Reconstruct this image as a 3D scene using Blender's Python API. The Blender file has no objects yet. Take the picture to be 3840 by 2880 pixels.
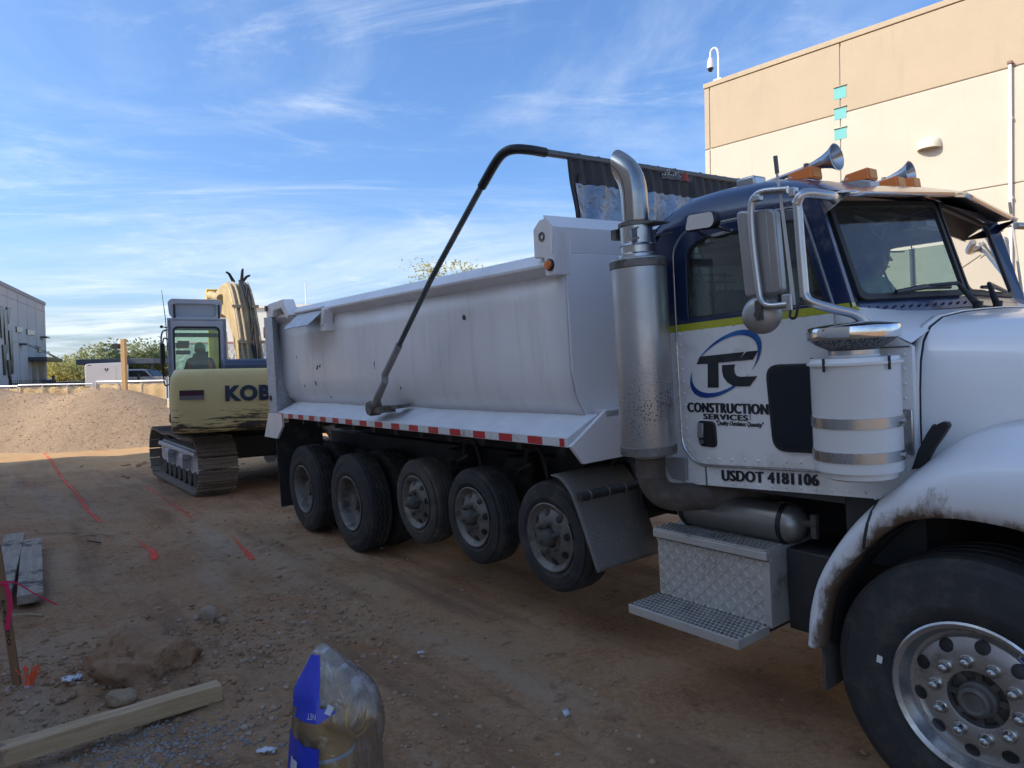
import bpy, bmesh, math, random
import numpy as np
from mathutils import Vector, Matrix
random.seed(7); rng=np.random.default_rng(7)
scene=bpy.context.scene
col=scene.collection
# ---------------------------------------------------------------- camera
TH,RL=0.0227,0.020
fwd=Vector((0,math.cos(TH),-math.sin(TH))); up0=Vector((0,math.sin(TH),math.cos(TH))); rt0=Vector((1,0,0))
rt=rt0*math.cos(RL)-up0*math.sin(RL); upv=up0*math.cos(RL)+rt0*math.sin(RL)
cd=bpy.data.cameras.new('camera'); cam=bpy.data.objects.new('camera',cd); col.objects.link(cam)
cd.sensor_width=36; cd.lens=36*2663/3840; cd.clip_start=.05; cd.clip_end=3000
M=Matrix.Identity(4)
for i in range(3): M[i][0]=rt[i];M[i][1]=upv[i];M[i][2]=-fwd[i]
M.translation=(0,0,1.8); cam.matrix_world=M
scene.camera=cam
# ---------------------------------------------------------------- sky and sun
SUN_EL=math.radians(36); SX,SY=-.951,-.309     # horizontal direction towards the sun
world=bpy.data.worlds.new('World'); scene.world=world; world.use_nodes=True
wn=world.node_tree; wn.nodes.clear()
def wnode(t,**k):
    n=wn.nodes.new(t)
    for a,b in k.items(): setattr(n,a,b)
    return n
wo=wnode('ShaderNodeOutputWorld'); bg=wnode('ShaderNodeBackground'); bg.inputs[1].default_value=.11
sky=wnode('ShaderNodeTexSky',sky_type='NISHITA',sun_disc=False,sun_elevation=SUN_EL,sun_rotation=math.atan2(SX,SY),altitude=350,air_density=1.0,dust_density=3.6,ozone_density=1.6)
tc=wnode('ShaderNodeTexCoord'); sp=wnode('ShaderNodeSeparateXYZ'); wn.links.new(tc.outputs['Generated'],sp.inputs[0])
ad=wnode('ShaderNodeMath',operation='MAXIMUM'); wn.links.new(sp.outputs[2],ad.inputs[0]); ad.inputs[1].default_value=0.0
ad2=wnode('ShaderNodeMath',operation='ADD'); wn.links.new(ad.outputs[0],ad2.inputs[0]); ad2.inputs[1].default_value=.12
dx=wnode('ShaderNodeMath',operation='DIVIDE'); wn.links.new(sp.outputs[0],dx.inputs[0]); wn.links.new(ad2.outputs[0],dx.inputs[1])
dy=wnode('ShaderNodeMath',operation='DIVIDE'); wn.links.new(sp.outputs[1],dy.inputs[0]); wn.links.new(ad2.outputs[0],dy.inputs[1])
cb=wnode('ShaderNodeCombineXYZ'); wn.links.new(dx.outputs[0],cb.inputs[0]); wn.links.new(dy.outputs[0],cb.inputs[1])
def cloud_noise(scale,loc,rotz,sc,detail,dist,rough):
    mp=wnode('ShaderNodeMapping'); mp.inputs['Location'].default_value=loc; mp.inputs['Rotation'].default_value=(0,0,rotz); mp.inputs['Scale'].default_value=sc
    wn.links.new(cb.outputs[0],mp.inputs[0])
    nz=wnode('ShaderNodeTexNoise'); nz.inputs['Scale'].default_value=scale; nz.inputs['Detail'].default_value=detail; nz.inputs['Distortion'].default_value=dist; nz.inputs['Roughness'].default_value=rough
    wn.links.new(mp.outputs[0],nz.inputs['Vector']); return nz
def mrange(src,a,b,c,d):
    r=wnode('ShaderNodeMapRange'); r.inputs[1].default_value=a;r.inputs[2].default_value=b;r.inputs[3].default_value=c;r.inputs[4].default_value=d
    r.interpolation_type='SMOOTHSTEP'; wn.links.new(src,r.inputs[0]); return r.outputs[0]
def wmath(op,a,b):
    m=wnode('ShaderNodeMath',operation=op); m.use_clamp=(op=='ADD')
    for i,v in enumerate((a,b)):
        if isinstance(v,(int,float)): m.inputs[i].default_value=v
        else: wn.links.new(v,m.inputs[i])
    return m.outputs[0]
n1=cloud_noise(.55,(3.1,1.7,0),.75,(.62,1,1),9,1.6,.62)       # broad veils
n2=cloud_noise(1.25,(.6,5.2,0),1.05,(.36,1,1),10,2.2,.68)       # streaks
n3=cloud_noise(.35,(7.3,2.2,0),.2,(1,1,1),4,.3,.5)           # where they gather
gather=mrange(n3.outputs[0],.34,.60,.35,1)
veil=mrange(n1.outputs[0],.42,.76,0,.55)
streak=mrange(n2.outputs[0],.47,.76,0,.62)
low=mrange(sp.outputs[2],.0,.27,1,0)                        # thicker towards the horizon, all round
lowc=wmath('MULTIPLY',low,mrange(n1.outputs[0],.32,.58,.25,.95))
cl=wmath('ADD',wmath('MULTIPLY',wmath('ADD',veil,wmath('MULTIPLY',streak,.8)),gather),wmath('MULTIPLY',lowc,.54))
clamp=wmath('MINIMUM',cl,.86)
mixc=wnode('ShaderNodeMix',data_type='RGBA'); wn.links.new(clamp,mixc.inputs[0]); 
tint=wnode('ShaderNodeMix',data_type='RGBA',blend_type='MULTIPLY'); tint.inputs[0].default_value=1; wn.links.new(sky.outputs[0],tint.inputs[6]); tint.inputs[7].default_value=(.455,.635,.85,1)
wn.links.new(tint.outputs[2],mixc.inputs[6]); mixc.inputs[7].default_value=(3.25,3.6,3.95,1)
wn.links.new(mixc.outputs[2],bg.inputs[0]); wn.links.new(bg.outputs[0],wo.inputs[0])
sd=bpy.data.lights.new('sun','SUN'); sun=bpy.data.objects.new('sun',sd); col.objects.link(sun)
sd.energy=2.0; sd.angle=math.radians(.53); sd.color=(1,.88,.72)
ce=math.cos(SUN_EL); sdir=Vector((SX*ce,SY*ce,math.sin(SUN_EL)))
sun.rotation_euler=sdir.to_track_quat('Z','Y').to_euler(); sun.location=(-60,-20,60)
scene.view_settings.view_transform='Standard'; scene.view_settings.look='None'
scene.view_settings.exposure=1.46; scene.view_settings.gamma=1; scene.view_settings.use_curve_mapping=False
scene.render.resolution_x=1024; scene.render.resolution_y=768
# ---------------------------------------------------------------- materials
MATS={}
def mat(name,c1,rough=.6,metal=0.,c2=None,nscale=4.,bump=0.,bscale=None,detail=6,lo=.35,hi=.65,spec=.5,coat=0.,dirt=None,dscale=9.,dlo=.55,dhi=.62,bdist=.02,rvar=.0,stretch=None,dstretch=None):
    if name in MATS: return MATS[name]
    m=bpy.data.materials.new(name); m.use_nodes=True; nt=m.node_tree; N=nt.nodes; Lk=nt.links
    b=N['Principled BSDF']; b.inputs['Roughness'].default_value=rough; b.inputs['Metallic'].default_value=metal
    b.inputs['Specular IOR Level'].default_value=spec; b.inputs['Coat Weight'].default_value=coat; b.inputs['Coat Roughness'].default_value=.08
    b.inputs['Base Color'].default_value=(*c1,1)
    t=N.new('ShaderNodeTexCoord'); vec=t.outputs['Object']
    def vmap(st):
        if not st: return vec
        mp=N.new('ShaderNodeMapping'); mp.inputs['Scale'].default_value=st; Lk.new(vec,mp.inputs[0]); return mp.outputs[0]
    out=None
    if c2:
        nz=N.new('ShaderNodeTexNoise'); nz.inputs['Scale'].default_value=nscale; nz.inputs['Detail'].default_value=detail; nz.inputs['Roughness'].default_value=.62
        Lk.new(vmap(stretch),nz.inputs['Vector'])
        r=N.new('ShaderNodeMapRange'); r.inputs[1].default_value=lo; r.inputs[2].default_value=hi; Lk.new(nz.outputs[0],r.inputs[0])
        mx=N.new('ShaderNodeMix'); mx.data_type='RGBA'; mx.inputs[6].default_value=(*c1,1); mx.inputs[7].default_value=(*c2,1); Lk.new(r.outputs[0],mx.inputs[0]); out=mx.outputs[2]
        if rvar:
            rr=N.new('ShaderNodeMapRange'); rr.inputs[1].default_value=.3;rr.inputs[2].default_value=.7;rr.inputs[3].default_value=max(0,rough-rvar);rr.inputs[4].default_value=min(1,rough+rvar)
            Lk.new(nz.outputs[0],rr.inputs[0]); Lk.new(rr.outputs[0],b.inputs['Roughness'])
    if dirt:
        nz=N.new('ShaderNodeTexNoise'); nz.inputs['Scale'].default_value=dscale; nz.inputs['Detail'].default_value=5; nz.inputs['Roughness'].default_value=.7
        Lk.new(vmap(dstretch),nz.inputs['Vector'])
        r=N.new('ShaderNodeMapRange'); r.inputs[1].default_value=dlo; r.inputs[2].default_value=dhi; Lk.new(nz.outputs[0],r.inputs[0])
        mx=N.new('ShaderNodeMix'); mx.data_type='RGBA'; mx.inputs[7].default_value=(*dirt,1); Lk.new(r.outputs[0],mx.inputs[0])
        if out: Lk.new(out,mx.inputs[6])
        else: mx.inputs[6].default_value=(*c1,1)
        out=mx.outputs[2]
    if out: Lk.new(out,b.inputs['Base Color'])
    if bump:
        nz=N.new('ShaderNodeTexNoise'); nz.inputs['Scale'].default_value=bscale or nscale*4; nz.inputs['Detail'].default_value=6; Lk.new(vec,nz.inputs['Vector'])
        bp=N.new('ShaderNodeBump'); bp.inputs['Strength'].default_value=bump; bp.inputs['Distance'].default_value=bdist; Lk.new(nz.outputs[0],bp.inputs['Height']); Lk.new(bp.outputs[0],b.inputs['Normal'])
    MATS[name]=m; return m
def nodes_of(m): return m.node_tree.nodes,m.node_tree.links,m.node_tree.nodes['Principled BSDF']
def glass(name,tint,trans=.85,rough=.02):
    """thin pane: mostly see-through, mirror reflection by fresnel"""
    if name in MATS: return MATS[name]
    m=bpy.data.materials.new(name); m.use_nodes=True; N=m.node_tree.nodes; Lk=m.node_tree.links; N.clear()
    o=N.new('ShaderNodeOutputMaterial'); tr=N.new('ShaderNodeBsdfTransparent'); tr.inputs[0].default_value=(*tint,1)
    gl=N.new('ShaderNodeBsdfGlossy'); gl.inputs['Roughness'].default_value=rough
    fr=N.new('ShaderNodeFresnel'); fr.inputs[0].default_value=1.6
    df=N.new('ShaderNodeBsdfDiffuse'); df.inputs[0].default_value=(.6,.6,.6,1)
    m1=N.new('ShaderNodeMixShader'); m1.inputs[0].default_value=1-trans; Lk.new(tr.outputs[0],m1.inputs[1]); Lk.new(df.outputs[0],m1.inputs[2])
    m2=N.new('ShaderNodeMixShader'); Lk.new(fr.outputs[0],m2.inputs[0]); Lk.new(m1.outputs[0],m2.inputs[1]); Lk.new(gl.outputs[0],m2.inputs[2])
    Lk.new(m2.outputs[0],o.inputs[0]); MATS[name]=m; return m
# ---------------------------------------------------------------- mesh builder
class MB:
    def __init__(s): s.v=[]; s.f=[]; s.m=[]; s.cm=0
    def add(s,vs,fs):
        o=len(s.v); s.v+=[tuple(p) for p in vs]; s.f+=[tuple(i+o for i in f) for f in fs]; s.m+=[s.cm]*len(fs); return s
    def box(s,x0,x1,y0,y1,z0,z1):
        return s.add([(x0,y0,z0),(x1,y0,z0),(x1,y1,z0),(x0,y1,z0),(x0,y0,z1),(x1,y0,z1),(x1,y1,z1),(x0,y1,z1)],
          [(3,2,1,0),(4,5,6,7),(0,1,5,4),(1,2,6,5),(2,3,7,6),(3,0,4,7)])
    def obox(s,c,ax,ay,az,hx,hy,hz):
        c,ax,ay,az=Vector(c),Vector(ax),Vector(ay),Vector(az)
        vs=[c+ax*(i*hx)+ay*(j*hy)+az*(k*hz) for k in(-1,1) for i,j in((-1,-1),(1,-1),(1,1),(-1,1))]
        return s.add(vs,[(3,2,1,0),(4,5,6,7),(0,1,5,4),(1,2,6,5),(2,3,7,6),(3,0,4,7)])
    def hexa(s,p): return s.add(p,[(3,2,1,0),(4,5,6,7),(0,1,5,4),(1,2,6,5),(2,3,7,6),(3,0,4,7)])
    def prism(s,poly,axis,a,b):
        n=len(poly)
        def pt(p,h): return (h,p[0],p[1]) if axis=='x' else (p[0],h,p[1]) if axis=='y' else (p[0],p[1],h)
        ar=sum(poly[i][0]*poly[(i+1)%n][1]-poly[(i+1)%n][0]*poly[i][1] for i in range(n))
        if (ar<0): poly=poly[::-1]
        lo,hi=min(a,b),max(a,b)
        vs=[pt(p,lo) for p in poly]+[pt(p,hi) for p in poly]
        fl=axis=='y'
        f=[tuple(range(n)) if fl else tuple(range(n))[::-1], tuple(range(n,2*n))[::-1] if fl else tuple(range(n,2*n))]
        for i in range(n):
            j=(i+1)%n; q=(i,j,j+n,i+n); f.append(q[::-1] if fl else q)
        return s.add(vs,f)
    def cyl(s,p0,p1,r0,r1=None,n=20,cap=True):
        r1=r0 if r1 is None else r1; p0,p1=Vector(p0),Vector(p1); d=(p1-p0).normalized()
        a=d.orthogonal().normalized(); b=d.cross(a); vs=[]
        for p,r in((p0,r0),(p1,r1)):
            for i in range(n):
                t=2*math.pi*i/n; vs.append(p+a*(math.cos(t)*r)+b*(math.sin(t)*r))
        f=[(i,(i+1)%n,(i+1)%n+n,i+n) for i in range(n)]
        if cap: f+=[tuple(range(n))[::-1],tuple(range(n,2*n))]
        return s.add(vs,f)
    def tube(s,path,r,n=12,cap=True):
        P=[Vector(p) for p in path]; k=len(P); R=r if isinstance(r,(list,tuple)) else [r]*k
        a=None; vs=[]
        for i in range(k):
            d=(P[min(i+1,k-1)]-P[max(i-1,0)]).normalized()
            if a is None: a=d.orthogonal().normalized()
            else:
                a=(a-d*a.dot(d)); a=a.normalized() if a.length>1e-6 else d.orthogonal().normalized()
            b=d.cross(a)
            for j in range(n):
                t=2*math.pi*j/n; vs.append(P[i]+a*(math.cos(t)*R[i])+b*(math.sin(t)*R[i]))
        f=[(i*n+j,i*n+(j+1)%n,(i+1)*n+(j+1)%n,(i+1)*n+j) for i in range(k-1) for j in range(n)]
        if cap: f+=[tuple(range(n))[::-1],tuple(range((k-1)*n,k*n))]
        return s.add(vs,f)
    def lathe(s,prof,o,axis,n=32,a0=None,jig=None):
        """prof: (radius, height along axis)"""
        o=Vector(o); d=Vector(axis).normalized(); a=Vector(a0).normalized() if a0 else d.orthogonal().normalized(); b=d.cross(a); k=len(prof); vs=[]
        for q,(r,h) in enumerate(prof):
            for j in range(n):
                t=2*math.pi*j/n; hh=h+(jig[q]*(1 if j%2 else -1) if jig else 0); vs.append(o+d*hh+a*(math.cos(t)*r)+b*(math.sin(t)*r))
        f=[(i*n+j,i*n+(j+1)%n,(i+1)*n+(j+1)%n,(i+1)*n+j) for i in range(k-1) for j in range(n)]
        return s.add(vs,f)
    def grid(s,rows,closed=False):
        k=len(rows); n=len(rows[0]); vs=[p for r in rows for p in r]
        f=[(i*n+j,i*n+(j+1)%n,(i+1)*n+(j+1)%n,(i+1)*n+j) for i in range(k-1) for j in range(n if closed else n-1)]
        return s.add(vs,f)
    def ball(s,c,r,n=10,m=6,sc=(1,1,1)):
        rows=[]
        for i in range(m+1):
            ph=math.pi*i/m
            rows.append([(c[0]+r*sc[0]*max(math.sin(ph),.01)*math.cos(2*math.pi*j/n),c[1]+r*sc[1]*max(math.sin(ph),.01)*math.sin(2*math.pi*j/n),c[2]-r*sc[2]*math.cos(ph)) for j in range(n)])
        return s.grid(rows,True)
    def build(s,name,mats,parent=None,smooth=35,bevel=0,seg=2,kind=None,label=None,fix=True):
        me=bpy.data.meshes.new(name); me.from_pydata([tuple(p) for p in s.v],[],s.f)
        mats=mats if isinstance(mats,(list,tuple)) else [mats]
        for m in mats: me.materials.append(m)
        if len(mats)>1: me.polygons.foreach_set('material_index',s.m)
        if fix:
            bm=bmesh.new(); bm.from_mesh(me); bmesh.ops.remove_doubles(bm,verts=bm.verts,dist=1e-5); bmesh.ops.recalc_face_normals(bm,faces=bm.faces); bm.to_mesh(me); bm.free()
        return link(name,me,parent,smooth,bevel,seg,kind,label)
def link(name,me,parent=None,smooth=35,bevel=0,seg=2,kind=None,label=None):
    if smooth:
        me.polygons.foreach_set('use_smooth',[True]*len(me.polygons)); me.set_sharp_from_angle(angle=math.radians(smooth))
    o=bpy.data.objects.new(name,me); col.objects.link(o)
    if parent: o.parent=parent
    if bevel:
        b=o.modifiers.new('bevel','BEVEL'); b.width=bevel; b.segments=seg; b.limit_method='ANGLE'; b.angle_limit=math.radians(40)
    if kind: o['kind']=kind
    if label: o['label']=label
    return o
def tag(o,label,cat,group=None,kind=None):
    o['label']=label
    if cat: o['category']=cat
    if group: o['group']=group
    if kind: o['kind']=kind
    return o
def empty(name,label,cat,loc=(0,0,0),rz=0,group=None):
    o=bpy.data.objects.new(name,None); col.objects.link(o); o.location=loc; o.rotation_euler=(0,0,rz); o.empty_display_size=.2
    return tag(o,label,cat,group)
def struct(o): o['kind']='structure'; return o
def copy_tree(o,parent=None):
    c=o.copy(); col.objects.link(c)
    if parent is not None: c.parent=parent
    for ch in list(o.children): copy_tree(ch,c)
    return c
def text_mesh(s,size=1,offset=0,shear=0,extrude=.002,space=1.):
    cu=bpy.data.curves.new('txt','FONT'); cu.body=s; cu.size=size; cu.offset=offset; cu.shear=shear; cu.extrude=extrude; cu.space_character=space; cu.resolution_u=4
    ob=bpy.data.objects.new('txt',cu); col.objects.link(ob)
    dg=bpy.context.evaluated_depsgraph_get(); me=bpy.data.meshes.new_from_object(ob.evaluated_get(dg))
    bpy.data.objects.remove(ob); bpy.data.curves.remove(cu); return me
def place_text(name,s,m,parent,box,frame,**k):
    """fit text into box (x0,x1,y0,y1) of the plane frame(x,y,depth)->point"""
    me=text_mesh(s,**k); xs=[v.co.x for v in me.vertices]; ys=[v.co.y for v in me.vertices]
    x0,x1,y0,y1=box; ax,bx,ay,by=min(xs),max(xs),min(ys),max(ys)
    for v in me.vertices:
        X=x0+(v.co.x-ax)/(bx-ax)*(x1-x0); Y=y0+(v.co.y-ay)/(by-ay)*(y1-y0); v.co=frame(X,Y,v.co.z)
    me.materials.clear(); me.materials.append(m)
    return link(name,me,parent,smooth=0)
def bold_text(name,s,m,parent,box,frame,bold=.006,**k):
    """heavier lettering: the outlines repeated with small shifts, each a hair in front of the last"""
    me=text_mesh(s,**k); xs=[v.co.x for v in me.vertices]; ys=[v.co.y for v in me.vertices]; x0,x1,y0,y1=box; ax,bx,ay,by=min(xs),max(xs),min(ys),max(ys); mb=MB()
    x0+=bold;x1-=bold
    for n,(sx,sy) in enumerate(((0,0),(-1,0),(1,0),(-.5,.5),(.5,.5),(-.5,-.5),(.5,-.5))):
        vs=[frame(x0+(v.co.x-ax)/(bx-ax)*(x1-x0)+sx*bold,y0+(v.co.y-ay)/(by-ay)*(y1-y0)*1.0+sy*bold*.35*((y1-y0)/abs(y1-y0)),.0002*n) for v in me.vertices]
        mb.add(vs,[tuple(p.vertices) for p in me.polygons])
    bpy.data.meshes.remove(me); return mb.build(name,m,parent,smooth=0,fix=False)
# value noise
def _h(ix,iy,sd):
    n=(ix*374761393+iy*668265263+sd*974711)&0x7fffffff; n=(n^(n>>13))*1274126177&0x7fffffff
    return ((n^(n>>16))&0xffff)/65535.0
def vnoise(x,y,sd=0):
    x=np.asarray(x,float);y=np.asarray(y,float); ix=np.floor(x).astype(np.int64);iy=np.floor(y).astype(np.int64); fx=x-ix;fy=y-iy
    fx=fx*fx*(3-2*fx);fy=fy*fy*(3-2*fy)
    a=_h(ix,iy,sd);b=_h(ix+1,iy,sd);c=_h(ix,iy+1,sd);d=_h(ix+1,iy+1,sd)
    return (a*(1-fx)+b*fx)*(1-fy)+(c*(1-fx)+d*fx)*fy-.5
def fbm(x,y,sd=0,oct=4,g=.5):
    t=0;a=1.
    for i in range(oct): t=t+a*vnoise(x*2**i+17.3*i,y*2**i-9.1*i,sd+i); a*=g
    return t
def ring(outer,inner,c,n=64):
    """n matched points on two closed outlines, by angle about c"""
    def hit(poly,t):
        dx_,dy_=math.cos(t),math.sin(t); best=None
        for i in range(len(poly)):
            (x1,y1),(x2,y2)=poly[i],poly[(i+1)%len(poly)]; ex,ey=x2-x1,y2-y1; den=dx_*ey-dy_*ex
            if abs(den)<1e-9: continue
            k=((x1-c[0])*ey-(y1-c[1])*ex)/den; u=((x1-c[0])*dy_-(y1-c[1])*dx_)/den
            if k>0 and -1e-6<=u<=1+1e-6 and (best is None or k>best): best=k
        return (c[0]+dx_*best,c[1]+dy_*best)
    ts=sorted(set([2*math.pi*i/n for i in range(n)]+[math.atan2(p[1]-c[1],p[0]-c[0])%(2*math.pi) for p in list(outer)+list(inner)]))
    ts=[t for i,t in enumerate(ts) if i==0 or t-ts[i-1]>1e-4]
    return [hit(outer,t) for t in ts],[hit(inner,t) for t in ts]
def rounded(poly,r,n=5):
    """round the corners of a polygon; r is one radius or a list"""
    out=[]; k=len(poly)
    for i in range(k):
        p0,p,p1=Vector(poly[i-1]),Vector(poly[i]),Vector(poly[(i+1)%k]); rr=r[i] if isinstance(r,(list,tuple)) else r
        a=(p0-p);b=(p1-p); la,lb=a.length,b.length; q=min(rr,la*.49,lb*.49)
        if q<1e-5: out.append(tuple(p)); continue
        A=p+a/la*q;B=p+b/lb*q
        for j in range(n+1):
            t=j/n; out.append(tuple(A*(1-t)**2+p*(2*t*(1-t))+B*t*t))
    return out
def ringplate(mb,outer,inner,c,y0,y1,n=64):
    o,i=ring(outer,inner,c,n); k=len(o)
    vs=[(p[0],y,p[1]) for y in(y0,y1) for L in(o,i) for p in L]
    f=[]
    for a in range(k):
        b=(a+1)%k
        f+=[(a,b,k+b,k+a),(2*k+a,3*k+a,3*k+b,2*k+b),(a,2*k+a,2*k+b,b),(k+a,k+b,3*k+b,3*k+a)]
    mb.add(vs,f)
def spline(pts,n=8):
    """Catmull-Rom through points"""
    P=[Vector(p) for p in pts]; P=[P[0]*2-P[1]]+P+[P[-1]*2-P[-2]]; out=[]
    for i in range(1,len(P)-2):
        for j in range(n):
            t=j/n; a,b,c,d=P[i-1],P[i],P[i+1],P[i+2]
            out.append(.5*((2*b)+(c-a)*t+(2*a-5*b+4*c-d)*t*t+(3*b-a-3*c+d)*t**3))
    out.append(P[-2]); return out
# ================================================================= ground
T_O=Vector((1.770,2.704,-.079)); T_YAW=math.radians(37)
def gbase(x,y):
    p=-.079+.045*(np.asarray(x,float)-1.77)+.023*(np.asarray(y,float)-2.704)
    return np.clip(p,-.27,.26)
def gz(x,y):
    x=np.asarray(x,float);y=np.asarray(y,float); b=gbase(x,y)
    u=(x-1.77)*.602-(y-2.704)*.799; v=(x-1.77)*.799+(y-2.704)*.602      # along / across the truck
    under=np.clip(1-np.maximum(np.abs(u+3.4)-4.6,0)/1.2,0,1)*np.clip(1-np.maximum(np.abs(v-1.2)-1.45,0)/.8,0,1)
    rough=1-.8*under
    far=np.clip((40-np.hypot(x,y))/20,.0,1)
    h=.11*fbm(x*.28,y*.28,3,3)+.045*fbm(x*1.1,y*1.1,11,3)*rough+.020*fbm(x*4.2,y*4.2,21,3)*rough+.009*fbm(x*15,y*15,31,2,.6)
    h*=far*np.where(under>.5,.35,1)
    # wheel ruts and pressed strip beside the truck, loosened soil by the boulder
    h+=-.03*np.exp(-((v+.75)/.22)**2)*np.clip((u+9)/2,0,1)+.018*np.exp(-((v+1.15)/.16)**2)
    for vc,wd,off in((-.72,.16,0.),(-1.95,.20,.4),(-2.75,.18,.9)):      # tread prints pressed into the soil
        msk=np.clip((fbm(x*.9+off*7,y*.9,91,3)+.02)*9,0,1)*np.clip(1-np.abs(v-vc)/wd,0,1)**.3*(np.abs(v-vc)<wd)
        h+=.007*np.sign(np.sin((u+off+.35*np.abs(v-vc))*2*math.pi/.17))*msk
    h+=.07*np.exp(-(((x+2.55)/.65)**2+((y-4.95)/.5)**2))+.05*np.exp(-(((x+3.3)/.5)**2+((y-4.8)/.35)**2))
    h+=-.05*np.exp(-(((x+2.1)/.35)**2+((y-5.55)/.4)**2))
    h+=.03*fbm(x*7,y*7,55,3)*np.exp(-(((x+2.3)/1.0)**2+((y-4.6)/.9)**2))*1.6
    return b+h
def axis_pts(a,lo,hi,fine,step,grow):
    out=[a];s=step;x=a
    while x<hi: s=step if x<fine[1] else s*grow; x+=s; out.append(x)
    s=step;x=a;l=[]
    while x>lo: s=step if x>fine[0] else s*grow; x-=s; l.append(x)
    return np.array(l[::-1]+out)
gx=axis_pts(-1,-700,700,(-5.2,3.2),.035,1.07); gy=axis_pts(5,-300,1200,(2.4,9.5),.035,1.07)
GX,GY=np.meshgrid(gx,gy); GZ=gz(GX,GY)
nx,ny=len(gx),len(gy)
me=bpy.data.meshes.new('ground'); vs=np.stack([GX.ravel(),GY.ravel(),GZ.ravel()],1)
idx=np.arange(nx*ny).reshape(ny,nx); fs=np.stack([idx[:-1,:-1].ravel(),idx[:-1,1:].ravel(),idx[1:,1:].ravel(),idx[1:,:-1].ravel()],1)
me.vertices.add(len(vs)); me.vertices.foreach_set('co',vs.ravel()); me.loops.add(fs.size); me.loops.foreach_set('vertex_index',fs.ravel())
me.polygons.add(len(fs)); me.polygons.foreach_set('loop_start',np.arange(0,fs.size,4)); me.update(calc_edges=True)
def ground_mat():
    m=mat('dirt',(.16,.11,.08),.95,spec=.2); N,Lk,b=nodes_of(m); t=N.new('ShaderNodeTexCoord'); v=t.outputs['Object']
    def nz(sc,det=7,ro=.65,st=None,rot=0,dist=0):
        vv=v
        if st or rot:
            mp=N.new('ShaderNodeMapping'); mp.inputs['Scale'].default_value=st or (1,1,1); mp.inputs['Rotation'].default_value=(0,0,rot); Lk.new(v,mp.inputs[0]); vv=mp.outputs[0]
        q=N.new('ShaderNodeTexNoise'); q.inputs['Scale'].default_value=sc; q.inputs['Detail'].default_value=det; q.inputs['Roughness'].default_value=ro; q.inputs['Distortion'].default_value=dist; Lk.new(vv,q.inputs['Vector']); return q.outputs[0]
    def along(sc,k,det=7):      # noise drawn out along the truck's direction of travel
        mp=N.new('ShaderNodeMapping'); mp.vector_type='TEXTURE'; mp.inputs['Rotation'].default_value=(0,0,math.atan2(-.799,.602)); mp.inputs['Scale'].default_value=(k,1,1); Lk.new(v,mp.inputs[0])
        q=N.new('ShaderNodeTexNoise'); q.inputs['Scale'].default_value=sc; q.inputs['Detail'].default_value=det; q.inputs['Roughness'].default_value=.6; Lk.new(mp.outputs[0],q.inputs['Vector']); return q.outputs[0]
    def mr(src,a,b_,c=0,d=1):
        r=N.new('ShaderNodeMapRange'); r.inputs[1].default_value=a;r.inputs[2].default_value=b_;r.inputs[3].default_value=c;r.inputs[4].default_value=d; Lk.new(src,r.inputs[0]); return r.outputs[0]
    def mix(f,a,b_):
        q=N.new('ShaderNodeMix'); q.data_type='RGBA'; Lk.new(f,q.inputs[0])
        for i,c in((6,a),(7,b_)):
            if isinstance(c,tuple): q.inputs[i].default_value=(*c,1)
            else: Lk.new(c,q.inputs[i])
        return q.outputs[2]
    base=mix(mr(nz(.9,8,.6),.35,.66),(.325,.175,.088),(.405,.245,.135))
    grey=mix(mr(nz(.5,7,.6,(1,2.6,1),.64),.45,.60),base,(.39,.26,.155))
    red=mix(mr(nz(1.1,8,.7),.46,.62),grey,(.31,.155,.07))
    fine=mix(mr(nz(26,5,.75),.42,.70),red,(.45,.29,.17))
    fine=mix(mr(along(2.6,9),.50,.68),fine,(.215,.125,.075))
    fine=mix(mr(along(1.5,7),.54,.70),fine,(.40,.30,.205))
    drk=mix(mr(nz(7,7,.72),.54,.70),fine,(.19,.11,.065))
    pale=mix(mr(nz(60,3,.6),.66,.72),drk,(.50,.38,.28))
    sx=N.new('ShaderNodeSeparateXYZ'); Lk.new(v,sx.inputs[0])
    ad_=N.new('ShaderNodeMath'); ad_.operation='ADD'; Lk.new(sx.outputs[1],ad_.inputs[0]); Lk.new(mr(nz(.5,5),.2,.8,-3.5,3.5),ad_.inputs[1])
    sand=mix(mr(nz(1.6,7,.65,(1,3,1)),.35,.65),(.50,.275,.115),(.52,.35,.19))
    allc=mix(mr(ad_.outputs[0],13.5,17.5),pale,sand)
    Lk.new(allc,b.inputs['Base Color'])
    h1=nz(38,8,.7); h2=nz(150,4,.6); a2=N.new('ShaderNodeMath'); a2.operation='MULTIPLY_ADD'; Lk.new(h2,a2.inputs[0]); a2.inputs[1].default_value=.35; Lk.new(h1,a2.inputs[2])
    bp=N.new('ShaderNodeBump'); bp.inputs['Strength'].default_value=.7; bp.inputs['Distance'].default_value=.02; Lk.new(a2.outputs[0],bp.inputs['Height']); Lk.new(bp.outputs[0],b.inputs['Normal'])
    return m
me.materials.append(ground_mat())
ground=link('ground',me,smooth=180); struct(ground); ground['label']='brown trampled dirt of the building site'
def gpt(x,y,dz=0): return (x,y,float(gz(x,y))+dz)
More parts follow.
